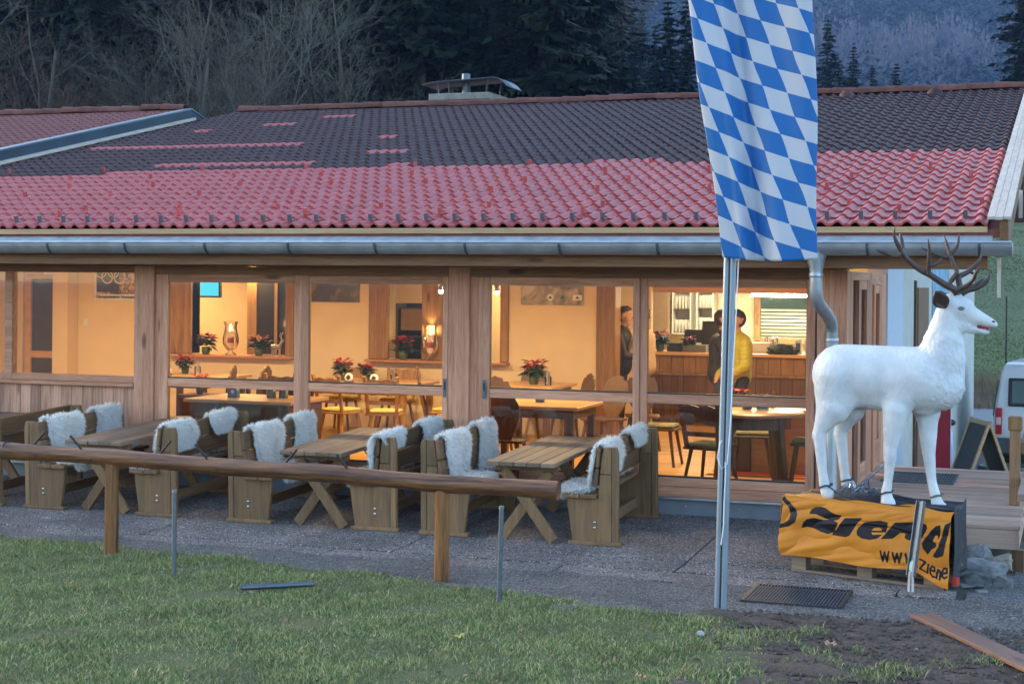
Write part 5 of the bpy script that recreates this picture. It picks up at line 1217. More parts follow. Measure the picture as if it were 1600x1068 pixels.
def pch(kind, c, x, y, rz, lab):
    k = (kind, c); o = CH[k] if k not in used else dup(CH[k]); used.add(k); o.location = (x, y, FLZ); o.rotation_euler.z = rz; o['label'] = lab; o['group'] = 'dining chairs indoors'
pch('carved', '', -8.35, 3.2, -PI/2+.3, 'left of two carved-back chairs behind the left glass door'); pch('carved', '', -7.95, 3.35, -PI/2+.1, 'right of two carved-back chairs behind the left glass door, by a red flower')
pch('ladder', 'g', -7.45, .95, PI/2+.35, 'slatted chair at the left end of the dark table')
pch('carved', '', -6.4, 1.55, .1, 'carved chair behind the dark table')
pch('ladder', 'y', -7.3, 4.75, 0, 'low-backed chair behind the left end of the large light table'); pch('ladder', 'y', -6.5, 4.75, .1, 'low-backed chair behind the two poinsettias')
pch('ladder', 'y', -5.32, 4.15, -PI/2-.2, 'low-backed chair at the right end of the large light table, farther one'); pch('ladder', 'y', -5.25, 3.55, -PI/2, 'low-backed chair at the right end of the large light table, nearer one')
pch('ladder', 'y', -7.15, 3.0, PI, 'yellow-cushioned chair on the near side of the large table, leftmost'); pch('ladder', 'y', -6.45, 2.95, PI-.25, 'yellow-cushioned chair on the near side of the large table, middle'); pch('ladder', 'y', -5.85, 2.95, PI+.2, 'yellow-cushioned chair on the near side of the large table, right')
pch('carved', '', -4.62, 1.75, PI/2+.5, 'dark carved chair beside the middle post')
pch('carved', '', -3.45, .55, PI+.1, 'dark carved chair close to the glass in front of the light table'); pch('carved', '', -4.25, 2.5, .5, 'carved chair back showing left of the single poinsettia table'); pch('carved', '', -4.7, 5.0-.1, 0, 'carved chair between the poinsettia table and the wall'); pch('carved', '', -3.75, 3.6, -.9, 'carved chair right of the poinsettia table')
pch('carved', '', -3.25, 3.35, -.4, 'carved chair in front of the wide wooden wall post'); pch('carved', '', -2.52, 1.3, -PI/2, 'carved chair at the right end of the light table'); pch('carved', '', -2.95, 4.0, .3, 'carved chair right of the wide wooden wall post')
pch('ladder', 'g', -1.40, .72, PI-.25, 'dark chair with green cushion in front of the round table'); pch('ladder', 'g', -.55, 1.5, -PI/2+.1, 'dark chair with cushion right of the round table'); pch('ladder', 'g', -1.25, 2.1, .15, 'dark chair with cushion behind the round table'); pch('ladder', 'g', -2.35, 2.5, PI/2, 'dark chair in the aisle left of the round table')
# small items
def poinsettia(x, y, z, lab, s=1., sc_=None):
    t = thing('poinsettia', lab, 'potted plant', (x, y, z), rng.uniform(0, 6), 'poinsettias'); t.scale = (s*rng.uniform(.95, 1.1), s*rng.uniform(.95, 1.1), s*rng.uniform(.92, 1.08))
    m = MB(); m.lathe([(.045, 0), (.057, .04), (.06, .10), (.052, .105)], n=14); m.build('pot', MT['pot'], t)
    def lf(n, z0, z1, r0, r1, l0, l1, tilt):
        m = MB()
        for k in range(n):
            a = rng.uniform(0, 2*PI); r = rng.uniform(r0, r1); zz = rng.uniform(z0, z1); l = rng.uniform(l0, l1); tl = rng.uniform(*tilt)
            c = Vector((r*math.cos(a), r*math.sin(a), zz)); d = Vector((math.cos(a)*math.cos(tl), math.sin(a)*math.cos(tl), math.sin(tl))); sd_ = Vector((-math.sin(a), math.cos(a), rng.uniform(-.4, .4)))*l*.34
            m.add([c, c+d*l*.45+sd_, c+d*l+Vector((0, 0, -.01)), c+d*l*.45-sd_, c+d*l*.5+Vector((0, 0, .008))], [(0, 4, 1), (1, 4, 2), (2, 4, 3), (3, 4, 0)])
        return m
    lf(64, .11, .24, .01, .08, .08, .13, (-.6, .5)).build('foliage', MT['leaf'], t); lf(40, .19, .285, .0, .1, .06, .11, (-.25, .6)).build('bracts', MT['bract'], t)
for x, y, z, lab, s in ((-9.62, BY-.02, 1.097, 'poinsettia on the left wall sill, left of the candle lantern', 1.), (-8.78, BY-.02, 1.097, 'poinsettia on the left wall sill, right of the candle lantern', 1.05), (-6.6, BY-.0, 1.097, 'poinsettia on the middle wall sill in front of the shelf rack', 1.1), (-6.28, BY+.08, 1.097, 'small drooping poinsettia on the middle wall sill', .7),
    (-6.84, 3.83, FLZ+.727, 'left poinsettia on the large light table', .95), (-6.45, 3.7, FLZ+.727, 'right poinsettia on the large light table', .85), (-4.4, 4.2, FLZ+.727, 'bright poinsettia on the table beside the wooden wall post', 1.05), (-9.3, 4.1, FLZ+.727, 'poinsettia on the corner table by the left door stile', .9), (-7.95, 2.2, .78, 'poinsettia low behind the left glass door', .8), (-3.65, 7.62, 1.19, 'poinsettia on the bar counter', 1.), (-3.25, 7.7, 1.19, 'smaller poinsettia on the bar counter', .8), (-1.45, 2.35, .82, 'poinsettia behind the round table', .8)): poinsettia(x, y, z, lab, s)
m = MB(); m.b2(-.2, .2, -.2, .2, 0, .62); o = m.build('plant_stand', MT['in_dark']); o.location = (-7.95, 2.2, FLZ); tag(o, 'dark plant stand behind the left glass door', 'stand')
m = MB(); m.b2(-.16, .16, -.16, .16, 0, .66); o = m.build('plant_stand', MT['in_dark']); o.location = (-1.45, 2.35, FLZ); tag(o, 'dark plant stand behind the round table', 'stand')
def lantern(x, y, z, lab):
    t = thing('candle_lantern', lab, 'lantern', (x, y, z), 0, 'glass lanterns'); t.scale = (1.3, 1.3, 1.3)
    m = MB(); m.lathe([(.06, 0), (.062, .012), (.02, .035), (.05, .06), (.085, .12), (.088, .18), (.07, .26), (.062, .31), (.08, .36)], n=20); m.build('glass', MT['glass_thin'], t)
    m = MB(); m.lathe([(.036, .05), (.036, .13)], n=14); m.lathe([(.036, .19), (.036, .27), (.0001, .272)], n=14); m.build('candle', MT['candle'], t)
    m = MB(); m.lathe([(.0365, .13), (.0365, .19)], n=14); m.build('band', MT['candle_red'], t)
    m = MB(); m.lathe([(.0001, .275), (.009, .29), (.006, .31), (.0001, .33)], n=10); m.build('flame', MT['flame'], t)
    l = bpy.data.objects.new('light', lamp(0, 0, 0, .5, .012)); COL.objects.link(l); l.parent = t; l.location = (0, 0, .34)
lantern(-9.22, BY-.03, 1.097, 'burning candle in a glass lantern on the left wall sill'); lantern(-6.17, BY-.09, 1.097, 'burning candle in a glass lantern on the middle wall sill')
# small stag ornament on sill
m = MB(); m.tube([(-.07, 0, .13), (.05, 0, .13), (.08, 0, .2), (.11, 0, .22)], [.03, .034, .02, .012], 8)
for x in (-.06, .05):
    for y in (-.015, .015): m.tube([(x, y, .12), (x, y, .0)], .008, 6)
for y in (-.02, .02): m.tube([(.085, y*.3, .22), (.06, y, .28), (.085, y*1.6, .33)], .005, 5)
o = m.build('stag_ornament', MT['steel']); o.location = (-8.5, BY-.03, 1.097); tag(o, 'small silver stag ornament on the left wall sill', 'ornament')
# table clutter
def clutter(nm, x, y, z, kind, lab):
    t = thing(nm, lab, 'table item', (x, y, z))
    if kind == 'jar': m = MB(); m.lathe([(.04, 0), (.042, .01), (.042, .1), (.036, .11)], n=12); m.build('jar', MT['glass_thin'], t); m = MB(); [m.tube([(rng.uniform(-.02, .02), rng.uniform(-.02, .02), .01), (rng.uniform(-.03, .03), rng.uniform(-.03, .03), .17)], .005, 5) for _ in range(7)]; m.build('cutlery', MT['steel'], t)
    if kind == 'tin': m = MB(); m.lathe([(.05, 0), (.05, .09), (.046, .092)], n=14); m.build('tin', MT['galv'], t)
    if kind == 'blue': m = MB(); m.prism([(-.06, 0), (.06, 0), (.055, .08), (.03, .12), (-.03, .12), (-.055, .08)], lambda a, b, s: (a, s, b), -.03, .03); m.build('holder', simple('blue_holder', (.06, .22, .4), .4), t); m = MB(); m.lathe([(.022, 0), (.016, .003), (.0001, .004)], n=10); o = m.build('badge', MT['white'], t); o.location = (0, -.031, .06); o.rotation_euler = (R(90), 0, 0)
    if kind == 'bottle': m = MB(); m.lathe([(.028, 0), (.028, .1), (.012, .15), (.012, .19), (.0001, .192)], n=12); m.build('bottle', simple('dark_bottle', (.02, .03, .06), .15), t)
    if kind == 'disc': m = MB(); m.lathe([(.055, 0), (.055, .02), (.0001, .021)], n=16); o = m.build('disc', MT['white'], t); o.rotation_euler = (R(80), 0, 0); o.location = (0, 0, .055); m = MB(); m.lathe([(.03, 0), (.03, .001), (.0001, .0011)], n=16); o = m.build('motif', MT['darkmetal'], t); o.rotation_euler = (R(80), 0, 0); o.location = (0, -.024, .06); m = MB(); m.b2(-.05, .05, -.03, .03, 0, .012); m.build('foot', MT['darkmetal'], t)
    if kind == 'bowl': m = MB(); m.lathe([(.04, 0), (.09, .05), (.085, .05), (.036, .008)], n=16); m.build('bowl', MT['white'], t); m = MB(); [m.beam((s*.03, 0, .02), (s*.13, .02, .11), .016, .004) for s in (-1, 1)]; m.build('servers', MT['white'], t)
TZ = FLZ+.727
for a in (('cutlery_jar', -9.05, 4.0, TZ, 'jar', 'glass jar of cutlery on the corner table'), ('table_sign', -9.35, 3.75, TZ, 'disc', 'round white table sign on the corner table'), ('napkin_holder', -6.6, .62, TZ, 'blue', 'blue napkin holder on the dark table'), ('metal_tin', -6.2, .72, TZ, 'tin', 'left metal tin on the dark table'), ('metal_tin', -6.07, .75, TZ, 'tin', 'right metal tin on the dark table'), ('sauce_bottle', -7.35, 2.3, .78, 'bottle', 'dark sauce bottle behind the left glass door'),
          ('table_sign', -6.62, 3.55, TZ, 'disc', 'round table sign with dark motif left on the large table'), ('table_sign', -6.25, 3.5, TZ, 'disc', 'round pale table sign right on the large table'), ('cutlery_jar', -6.1, 3.75, TZ, 'jar', 'jar of cutlery on the large light table'), ('cutlery_jar', -4.18, 4.1, TZ, 'jar', 'jar of cutlery beside the single poinsettia'), ('metal_tin', -3.4, 1.45, TZ, 'tin', 'metal tin on the light table close to the glass'), ('napkin_holder', -1.05, 1.55, TZ, 'blue', 'blue napkin holder on the round table'), ('metal_tin', -1.2, 1.5, TZ, 'tin', 'metal tin on the round table'), ('salad_bowl', -1.1, 2.4, .84, 'bowl', 'white bowl with servers behind the round table')): clutter(*a)
m = MB(); m.b2(-.3, .3, -.2, .2, 0, .675); o = m.build('serving_stand', MT['in_table']); o.location = (-1.0, 2.42, FLZ); tag(o, 'low wooden serving stand behind the round table', 'stand')
m = MB(); m.b2(-.15, .15, -.15, .15, 0, .62); o = m.build('bottle_stand', MT['in_dark']); o.location = (-7.35, 2.3, FLZ); tag(o, 'small dark stand carrying the sauce bottle', 'stand')
m = MB(); m.b2(-1.5, -.45, 2.05, 3.0, FLZ+.001, FLZ+.008); tag(m.build('red_mat', MT['red_mat']), 'red floor mat behind the round table', 'mat')
# pictures
def picmat(nm, cols, sc_, dist=1.5):
    m, nt, b = newmat(nm); v = coords(nt, rand=False); n = noisetex(nt, v, sc_, 5, .6, dist); L(nt, ramp(nt, n, cols), b.inputs['Base Color']); b.inputs['Roughness'].default_value = .3; return m
def picture(x0, x1, z0, z1, lab, mat, border=0):
    t = thing('wall_picture', lab, 'picture', ((x0+x1)/2, BY-.012, (z0+z1)/2), 0, None); a, b_ = (x1-x0)/2, (z1-z0)/2
    m = MB(); m.b2(-a, a, -.012, .01, -b_, b_); m.build('panel', MT['white'] if border else mat, t)
    if border: m = MB(); m.b2(-a+border, a-border, -.015, -.0125, -b_+border*2.4, b_-border); m.build('print', mat, t)
    return t
picture(-7.99, -7.255, 1.86, 2.36, 'dark landscape picture on the wall behind the second glass door', picmat('night_picture', [(.3, (.02, .015, .012)), (.55, (.06, .04, .03)), (.75, (.3, .2, .12))], 2.2))
p = picture(-4.92, -4.067, 1.86, 2.4, 'mountain photograph with three small badges on the wall beside the wooden post', picmat('mountain_picture', [(.35, (.05, .045, .045)), (.5, (.25, .2, .16)), (.62, (.5, .42, .34))], 2.6))
for x, mt in ((-.02, MT['white']), (.15, simple('teal_badge', (.1, .3, .25), .5)), (.35, MT['white'])):
    m = MB()
    if x == .15: m.prism([(-.04, 0), (0, -.05), (.04, 0), (0, .05)], lambda a, b, s: (a, s, b), -.014, -.012)
    elif x < 0: m.add([(.045*math.cos(i*PI/8), -.014, .045*math.sin(i*PI/8)) for i in range(16)], [tuple(range(16))])
    else: m.b2(-.06, .06, -.015, -.0125, -.035, .035)
    o = m.build('badge', mt, p); o.location = (x, 0, -.17)
    m = MB(); m.prism([(-.028, -.015), (0, .02), (.028, -.015)], lambda a, b, s: (a, s, b), -.0175, -.0155); o = m.build('badge_motif', MT['darkmetal'], p); o.location = (x, 0, -.17)
t = picture(-11.47, -10.5, 1.83, 2.42, 'black and white poster with interlocking rings on the left wall', picmat('poster_photo', [(.38, (.06, .045, .03)), (.5, (.3, .22, .14)), (.62, (.6, .48, .32))], 9), .04)
m = MB(); m.b2(-.44, -.06, -.018, -.0155, -.17, .26); m.build('dark_field', simple('poster_black', (.05, .045, .04), .4), t)
m = MB()
for x, z in ((-.37, .13), (-.16, .13), (.05, .13), (-.265, .05), (-.055, .05)):
    if x > .0: continue
    n = 28; r0, r1 = .098, .082
    vs = [(x+r*math.cos(2*PI*i/n), -.0195, z+r*1.0*math.sin(2*PI*i/n)) for r in (r0, r1) for i in range(n)]; m.add(vs, [(i, (i+1) % n, n+(i+1) % n, n+i) for i in range(n)])
o = m.build('ring_emblem', simple('ring_cream', (.75, .62, .42), .5), t); mo = o.modifiers.new('t', 'SOLIDIFY'); mo.thickness = .002
cu = bpy.data.curves.new('lettering_curve', 'FONT'); cu.body = 'Olympiasiegerin Vancouver 03.2010'; cu.size = .062; cu.align_x = 'CENTER'; cu.extrude = .001; cu.offset = .0012
tmp = link('lettering_tmp', cu); dg = bpy.context.evaluated_depsgraph_get(); lme = bpy.data.meshes.new_from_object(tmp.evaluated_get(dg)); bpy.data.objects.remove(tmp); lme.materials.clear(); lme.materials.append(MT['black']); o = link('lettering', lme, t, (0, -.0185, -.255), (R(90), 0, 0))
m = MB(); m.b2(-.06, .06, -.012, 0, -.06, .06); o = m.build('light_switch', MT['white']); o.location = (-11.62, BY-.001, 1.52); tag(o, 'white light switch on the left wall beside the door', 'switch'); o.scale = (.6, 1, .8)
# television
t = thing('television', 'small television with a turquoise picture hung behind the left wall opening', 'television', (-9.92, 5.75, 2.03), R(-12)); m = MB(); m.b2(-.24, .24, -.03, .03, -.14, .16); m.build('casing', MT['black'], t, .01); m = MB(); m.b2(-.22, .22, -.033, -.0305, -.115, .145); m.build('screen', MT['tv'], t); m = MB(); m.beam((0, .03, .1), (0, .2, .46), .03, .03); m.build('bracket', MT['darkmetal'], t)
# bar
bar_ = thing('bar_counter', 'wooden bar counter with planked front below the kitchen hatch', 'counter', (0, 0, 0))
BX0, BX1, BYf = -4.3, -1.2, 7.45
m = MB(); m.b2(BX0, BX1, BYf+.03, BYf+.6, FLZ, 1.14); m.build('body', MT['in_dark'], bar_)
m = MB(); m.b2(BX0, BX1, BYf-.06, BYf+.66, 1.142, 1.185); m.build('counter_top', MT['in_table'], bar_, .006)
x = BX0
while x < BX1-.05:
    m = MB(); m.b2(x+.002, x+.168, BYf, BYf+.028, FLZ, .86); m.build('front_plank', MT['in_bar'], bar_); m = MB(); m.b2(x+.002, x+.168, BYf, BYf+.028, .90, 1.14); m.build('front_plank', MT['in_post'], bar_); x += .172
m = MB(); m.b2(BX0, BX1, BYf-.03, BYf+.03, .862, .898); m.build('foot_rail', MT['in_post'], bar_)
m = MB(); m.b2(-4.4, -1.1, 7.15, 7.35, 2.03, 2.49); part('bar_beam', m, wood('orange_beam', (.4, .19, .07), (.58, .32, .14), 'X', .5))
KY = 9.6
kw = MB(); kw.b2(-4.5, -.2, KY, KY+.1, FLZ, 2.5); part('kitchen_wall', kw, MT['tile_in'])
for k in range(9):
    for z in (.6, 1.0, 1.4, 1.8, 2.2): m = MB(); m.b2(-3.4+k*.17, -3.4+k*.17+.165, KY-.006, KY-.001, z, z+.39); part('wall_tile', m, MT['tile_in'])
GLW = simple('glassware', (.7, .7, .66), .12)
def cab(x0, x1, z0, z1, lab, kind):
    t = thing('glass_cabinet' if kind else 'wall_cabinet', lab, 'cabinet', ((x0+x1)/2, KY-.02, z0)); a = (x1-x0)/2; h = z1-z0
    if not kind: m = MB(); m.b2(-a, a, -.3, 0, 0, h); m.build('carcass', MT['tan'], t, .005); m = MB(); m.b2(-a+.01, a-.01, -.318, -.302, .01, h-.01); m.build('door', MT['tan'], t, .003); return
    m = MB(); m.b2(-a, -a+.02, -.25, 0, 0, h); m.b2(a-.02, a, -.25, 0, 0, h); m.b2(-a+.02, a-.02, -.25, 0, 0, .02); m.b2(-a+.02, a-.02, -.25, 0, h-.02, h); m.b2(-a+.02, a-.02, -.01, 0, .02, h-.02); m.build('carcass', MT['white'], t)
    for s in range(2):
        z = .02+s*h*.5; m = MB(); m.b2(-a+.021, a-.021, -.24, -.011, z, z+.012); m.build('shelf_board', MT['steel'], t)
        for i in range(5): m = MB(); m.lathe([(.02, .013), (.022, .1), (.025, .2), (.022, .2)], (-a+.05+i*(2*a-.1)/4, -.16, z), 8); m.build('glass', GLW, t)
cab(-4.28, -3.93, 1.36, 2.3, 'plain tan wall cabinet at the left of the bar back wall', 0); cab(-3.9, -3.6, 1.38, 2.1, 'left glass-filled cabinet on the bar back wall', 1); cab(-3.52, -3.25, 1.42, 2.1, 'right glass-filled cabinet on the bar back wall', 1)
t = thing('light_tube', 'bright white fluorescent tube above the kitchen window', 'lamp', (-2.1, 9.2, 1.985)); m = MB(); m.tube([(-.55, 0, 0), (.75, 0, 0)], .017, 10); m.build('tube', MT['tube'], t); m = MB(); m.b2(-.56, .76, .02, .08, -.01, .05); m.build('fitting', MT['white'], t)
l = bpy.data.lights.new('tube_light', 'AREA'); l.shape = 'RECTANGLE'; l.size = 1.3; l.size_y = .05; l.energy = 9; l.color = (1, .84, .56); o = bpy.data.objects.new('light', l); COL.objects.link(o); o.parent = t; o.location = (.1, -.04, -.03); o.rotation_euler = (R(-30), 0, 0)
t = thing('kitchen_window', 'kitchen window with white slatted blind behind the bar', 'window', (-2.15, KY-.03, 1.3))
m = MB(); m.b2(-.52, -.42, -.04, .02, 0, .66); m.b2(.62, .72, -.04, .02, 0, .66); m.b2(-.42, .62, -.038, .018, -.04, .02); m.build('frame', MT['in_post'], t); m = MB(); m.b2(-.42, .62, -.005, .005, .02, .66); m.build('pane', simple('dark_teal_pane', (.05, .09, .08), .1), t)
for k in range(9): m = MB(); m.box((.1, -.03, .04+k*.053), (1.02, .035, .004), Matrix.Rotation(R(-62), 3, 'X')); m.build('slat', MT['blind'], t)
m = MB(); m.b2(-.465, -.45, -.06, -.04, .25, .38); m.build('handle', MT['steel'], t)
# counter things
def cbox(nm, x, y, w, d_, h, mat, lab, cat, rz=0, z=1.186):
    m = MB(); m.box((0, 0, h/2), (w, d_, h)); o = m.build(nm, mat, None, .004); o.location = (x, y, z); o.rotation_euler.z = rz; tag(o, lab, cat)
t = thing('cash_register', 'grey till with a tilted dark screen on the bar counter', 'till', (-3.15, 7.75, 1.186)); m = MB(); m.box((0, 0, .05), (.34, .3, .1)); m.build('drawer', simple('till_grey', (.16, .16, .15), .5), t, .006); m = MB(); m.box((-.06, .05, .22), (.26, .02, .2), Matrix.Rotation(R(-25), 3, 'X')); m.build('screen', MT['black'], t, .004); m = MB(); m.b2(-.09, -.03, .04, .1, .1, .2); m.build('neck', MT['black'], t)
t = thing('order_screen', 'black upright monitor behind the till', 'monitor', (-2.98, 7.95, 1.186)); m = MB(); m.box((0, 0, .26), (.27, .03, .36), Matrix.Rotation(R(-12), 3, 'X')); m.build('screen', MT['black'], t, .005); m = MB(); m.b2(-.05, .05, -.05, .08, 0, .1); m.build('stand', MT['darkmetal'], t)
cbox('storage_box', -2.28, 8.0, .3, .2, .14, MT['white'], 'white box on the counter below the blind', 'box'); cbox('wooden_crate', -2.0, 8.05, .24, .2, .1, MT['in_post'], 'small wooden crate on the counter below the blind', 'crate'); cbox('milk_carton', -1.72, 7.9, .09, .09, .2, MT['white'], 'left white carton with blue label on the counter', 'carton'); cbox('milk_carton', -1.58, 7.9, .09, .09, .2, MT['white'], 'right white carton with blue label on the counter', 'carton'); cbox('dark_box', -3.45, 7.7, .2, .16, .12, MT['black'], 'dark box on the counter beside the poinsettia', 'box')
for o in [o for o in bpy.data.objects if o.name.startswith('milk_carton')]: m = MB(); m.b2(-.03, .03, -.048, -.0455, .05, .15); m.build('label_patch', simple('blue_label', (.03, .1, .3), .4), o)
t = thing('tap', 'steel tap at the counter sink', 'tap', (-2.05, 7.75, 1.186)); m = MB(); m.tube([(0, 0, 0), (0, 0, .18), (0, -.04, .22), (0, -.1, .2)], .011, 8); m.build('spout', MT['steel'], t); m = MB(); m.lathe([(.03, 0), (.028, .03), (.0001, .031)], n=12); m.build('base', MT['steel'], t)
for k, (x, hgt_) in enumerate(((-2.12, .1), (-2.05, .12), (-2.19, .11))): m = MB(); m.lathe([(.025, 0), (.025, hgt_*.6), (.01, hgt_*.8), (.012, hgt_), (.0001, hgt_)], n=10); o = m.build('spice_bottle', MT['steel']); o.location = (x, 8.02, 1.33 if x < -2.13 else 1.29); tag(o, ('left', 'middle', 'right')[(1, 2, 0)[k]]+' little bottle on the boxes below the blind', 'bottle', 'little bottles on the counter')
bm = bmesh.new(); bmesh.ops.create_icosphere(bm, subdivisions=4, radius=1)
for v in bm.verts: p = v.co; nn = noise.noise(p*2.2)*.4+noise.noise(p*5)*.2; v.co = Vector((p.x*.2, p.y*.14, max(p.z, -.35)*.1))*(1+nn)
me = bpy.data.meshes.new('cloth_heap'); bm.to_mesh(me); bm.free(); me.materials.append(simple('dark_green_cloth', (.03, .045, .035), .8)); me.polygons.foreach_set('use_smooth', [True]*len(me.polygons)); tag(link('cloth_heap', me, None, (-1.9, 7.62, 1.22)), 'heap of dark green cloth on the bar counter', 'cloth')
# ------------------------------------------------------------------ people
SKIN = simple('skin', (.46, .25, .16), .5, var=.06); HAIR = simple('dark_hair', (.018, .012, .008), .6, var=.5, scale=60, bmp=.5)
def person(loc, rz, lab, jacket, trousers, shoes, arms, hair=HAIR, puffy=False, lean=0., headturn=0., hood=False, glasses=False, sc=.925):
    t = thing('person', lab, 'person', loc, rz, 'people at the bar'); t.scale = (sc,)*3
    g = MB(); labs = []
    def a(p, q, r0, r1, lb, sx=1.): limb(g, p, q, r0, r1, 14, sx); labs.append((Vector(p), Vector(q), r0, r1, lb))
    J, T_, K, S_ = 0, 1, 2, 3
    a((0, 0, .97), (0, 0, 1.05), .145, .15, T_, 1.15)
    for s in (-1, 1):
        a((0, s*.09, .92), (.01, s*.095, .52), .095, .062, T_); a((.01, s*.095, .52), (-.01, s*.1, .10), .062, .042, T_); a((-.02, s*.1, .06), (.13, s*.12, .045), .046, .04, S_)
    L_ = lean
    a((0, 0, .98), (.01, 0, 1.15), .165, .155, J, 1.12); a((.01, 0, 1.15), (L_*.5, 0, 1.36), .155+.02*puffy, .165+.015*puffy, J, 1.2); a((L_*.5-.01, -.13, 1.41), (L_*.5-.01, .13, 1.41), .085, .085, J); a((L_*.7, 0, 1.44), (L_, 0, 1.52), .075, .062, J if hood else J)
    a((L_, 0, 1.5), (L_+.01, 0, 1.6), .054, .052, K)
    hd = Vector((L_+.02, 0, 1.69)); ht = Matrix.Rotation(headturn, 3, 'Z')
    hp = lambda x, y, z: hd+ht @ Vector((x, y, z))
    a(hp(-.015, 0, .025), hp(.0, 0, .03), .108, .106, K, .86); a(hp(.02, 0, -.03), hp(.035, 0, -.095), .086, .054, K, .85); a(hp(.096, 0, .012), hp(.122, 0, -.018), .014, .018, K); a(hp(.082, -.018, -.058), hp(.082, .018, -.058), .013, .013, K)
    for s in (-1, 1): a(hp(-.005, s*.088, .015), hp(-.01, s*.092, -.02), .02, .014, K)
    for s, el, ha, fing in arms:
        sh = Vector((L_*.5-.01, s*.19, 1.40)); el = Vector(el); ha = Vector(ha); j = .072 if puffy else .055
        a(sh, el, j+.008, j-.006, J); a(el, ha, j-.006, j-.02, J); d = (ha-el).normalized(); pa = ha+d*.05
        a(ha, pa, .03, .034, K)
        sd_ = d.cross(Vector((0, 0, 1))); sd_ = sd_.normalized() if sd_.length > .1 else Vector((0, 1, 0)); up = sd_.cross(d)
        for i in range(4):
            o_ = sd_*(.024-.016*i); b0 = pa+d*.02+o_; b1 = b0+d*(.034+.006*(i in (1, 2)))+up*-.012; a(b0, b1, .0095, .009, K); a(b1, b1+d*.02-up*.018, .009, .0075, K)
        a(ha+d*.03+sd_*.03, ha+d*.07+sd_*.05-up*.005, .011, .009, K)
    ob = remesh(g, 'body', .0135, 3, [jacket, trousers, SKIN, shoes], t); me = ob.data
    co = np.empty(len(me.vertices)*3, np.float32); me.vertices.foreach_get('co', co); co = co.reshape(-1, 3)
    if puffy:
        no = np.empty_like(co).ravel(); me.vertices.foreach_get('normal', no); no = no.reshape(-1, 3)
    fc = np.array([p.center[:] for p in me.polygons]); D = np.empty((len(labs), len(fc)))
    for i, (p, q, r0, r1, lb) in enumerate(labs):
        p, q = np.array(p), np.array(q); d = q-p; f = np.clip(((fc-p) @ d)/(d @ d+1e-9), 0, 1); D[i] = np.linalg.norm(fc-p-f[:, None]*d, axis=1)-(r0+(r1-r0)*f)
    li = np.array([l[4] for l in labs]); me.polygons.foreach_set('material_index', li[D.argmin(0)].astype(np.int32))
    if puffy:
        vi = np.zeros(len(me.vertices)); 
        isj = li[D.argmin(0)] == 0
        for p, jj in zip(me.polygons, isj):
            if jj: vi[list(p.vertices)] = 1
        rib = np.abs(np.sin((co[:, 2]+.02*np.sin(co[:, 0]*20))*PI/.055))**.5*.007*vi; me.vertices.foreach_set('co', (co+no*rib[:, None]).ravel())
    me.update()
    # hair: the scalp above a hairline, lifted off the head
    hi = np.array(ht.inverted()); fl_ = (fc-np.array(hd)) @ hi.T; hx, hy, hz_ = fl_[:, 0], fl_[:, 1], fl_[:, 2]
    ish = (hz_ > -.09) & (fc[:, 2] > 1.58) & (li[D.argmin(0)] == 2) & ((hz_ > .062+.5*(hx-.055)) & (hx < .1) & (hz_ > .035) | (hx < -.012) & (hz_ > -.075) & (np.abs(hy) < .2) & ~((np.abs(hy) > .082) & (hz_ < .03)))
    mh = np.array(li[D.argmin(0)]); mh[ish] = 4; me.materials.append(hair); me.polygons.foreach_set('material_index', mh.astype(np.int32))
    vh = np.zeros(len(me.vertices))
    for p, q_ in zip(me.polygons, ish):
        if q_: vh[list(p.vertices)] = 1
    me.vertices.foreach_get('co', cc := np.empty(len(me.vertices)*3, np.float32)); me.vertices.foreach_get('normal', nn_ := np.empty(len(me.vertices)*3, np.float32)); cc = cc.reshape(-1, 3); nn_ = nn_.reshape(-1, 3)
    cc = cc+nn_*(vh*(.013+.006*np.sin(cc[:, 0]*90)*np.sin(cc[:, 2]*80+cc[:, 1]*70)))[:, None]; me.vertices.foreach_set('co', cc.ravel().astype(np.float32)); me.update()
    for s in (-1, 1):
        m = MB(); m.sphere(hp(.092, s*.036, .012), .0105, 8, 6); m.build('eye', simple('eye_white', (.5, .47, .42), .3), t); m = MB(); m.sphere(hp(.0995, s*.036, .012), .0055, 8, 5); m.build('iris', MT['black'], t)
        m = MB(); m.beam(hp(.098, s*.018, .034), hp(.09, s*.054, .034), .008, .007); m.build('eyebrow', hair, t)
    m = MB(); m.beam(hp(.1, -.022, -.058), hp(.1, .022, -.058), .006, .006); m.build('lips', simple('lips', (.36, .13, .1), .5), t)
    if glasses:
        m = MB()
        for s in (-1, 1): m.tube([hp(.104, s*.034+.024*math.cos(q), .012+.019*math.sin(q)) for q in [2*PI*i/14 for i in range(15)]], .003, 5, cap=False); m.tube([hp(.1, s*.058, .018), hp(.0, s*.088, .02)], .003, 5)
        m.tube([hp(.105, -.01, .016), hp(.105, .01, .016)], .003, 5); m.build('glasses', MT['black'], t)
    return t
blk = simple('black_jacket', (.012, .013, .016), .65, bmp=.4, bscale=14, bdist=.01); trs = simple('dark_trousers', (.018, .018, .022), .8); shoe = simple('black_shoes', (.02, .018, .016), .4); yel = simple('yellow_down_jacket', (.40, .37, .02), .45, var=.1, bmp=.3, bscale=22, bdist=.01); bei = simple('beige_coat', (.4, .28, .17), .8, bmp=.4, bscale=18)
person((-1.83, 4.2, FLZ), R(215), 'person in a yellow quilted jacket with glasses standing at the bar', yel, trs, shoe, [(1, (.03, .27, 1.12), (.20, .14, .97), 0), (-1, (.03, -.27, 1.12), (.20, -.16, .98), 0)], HAIR, True, .02, 0, False, True)
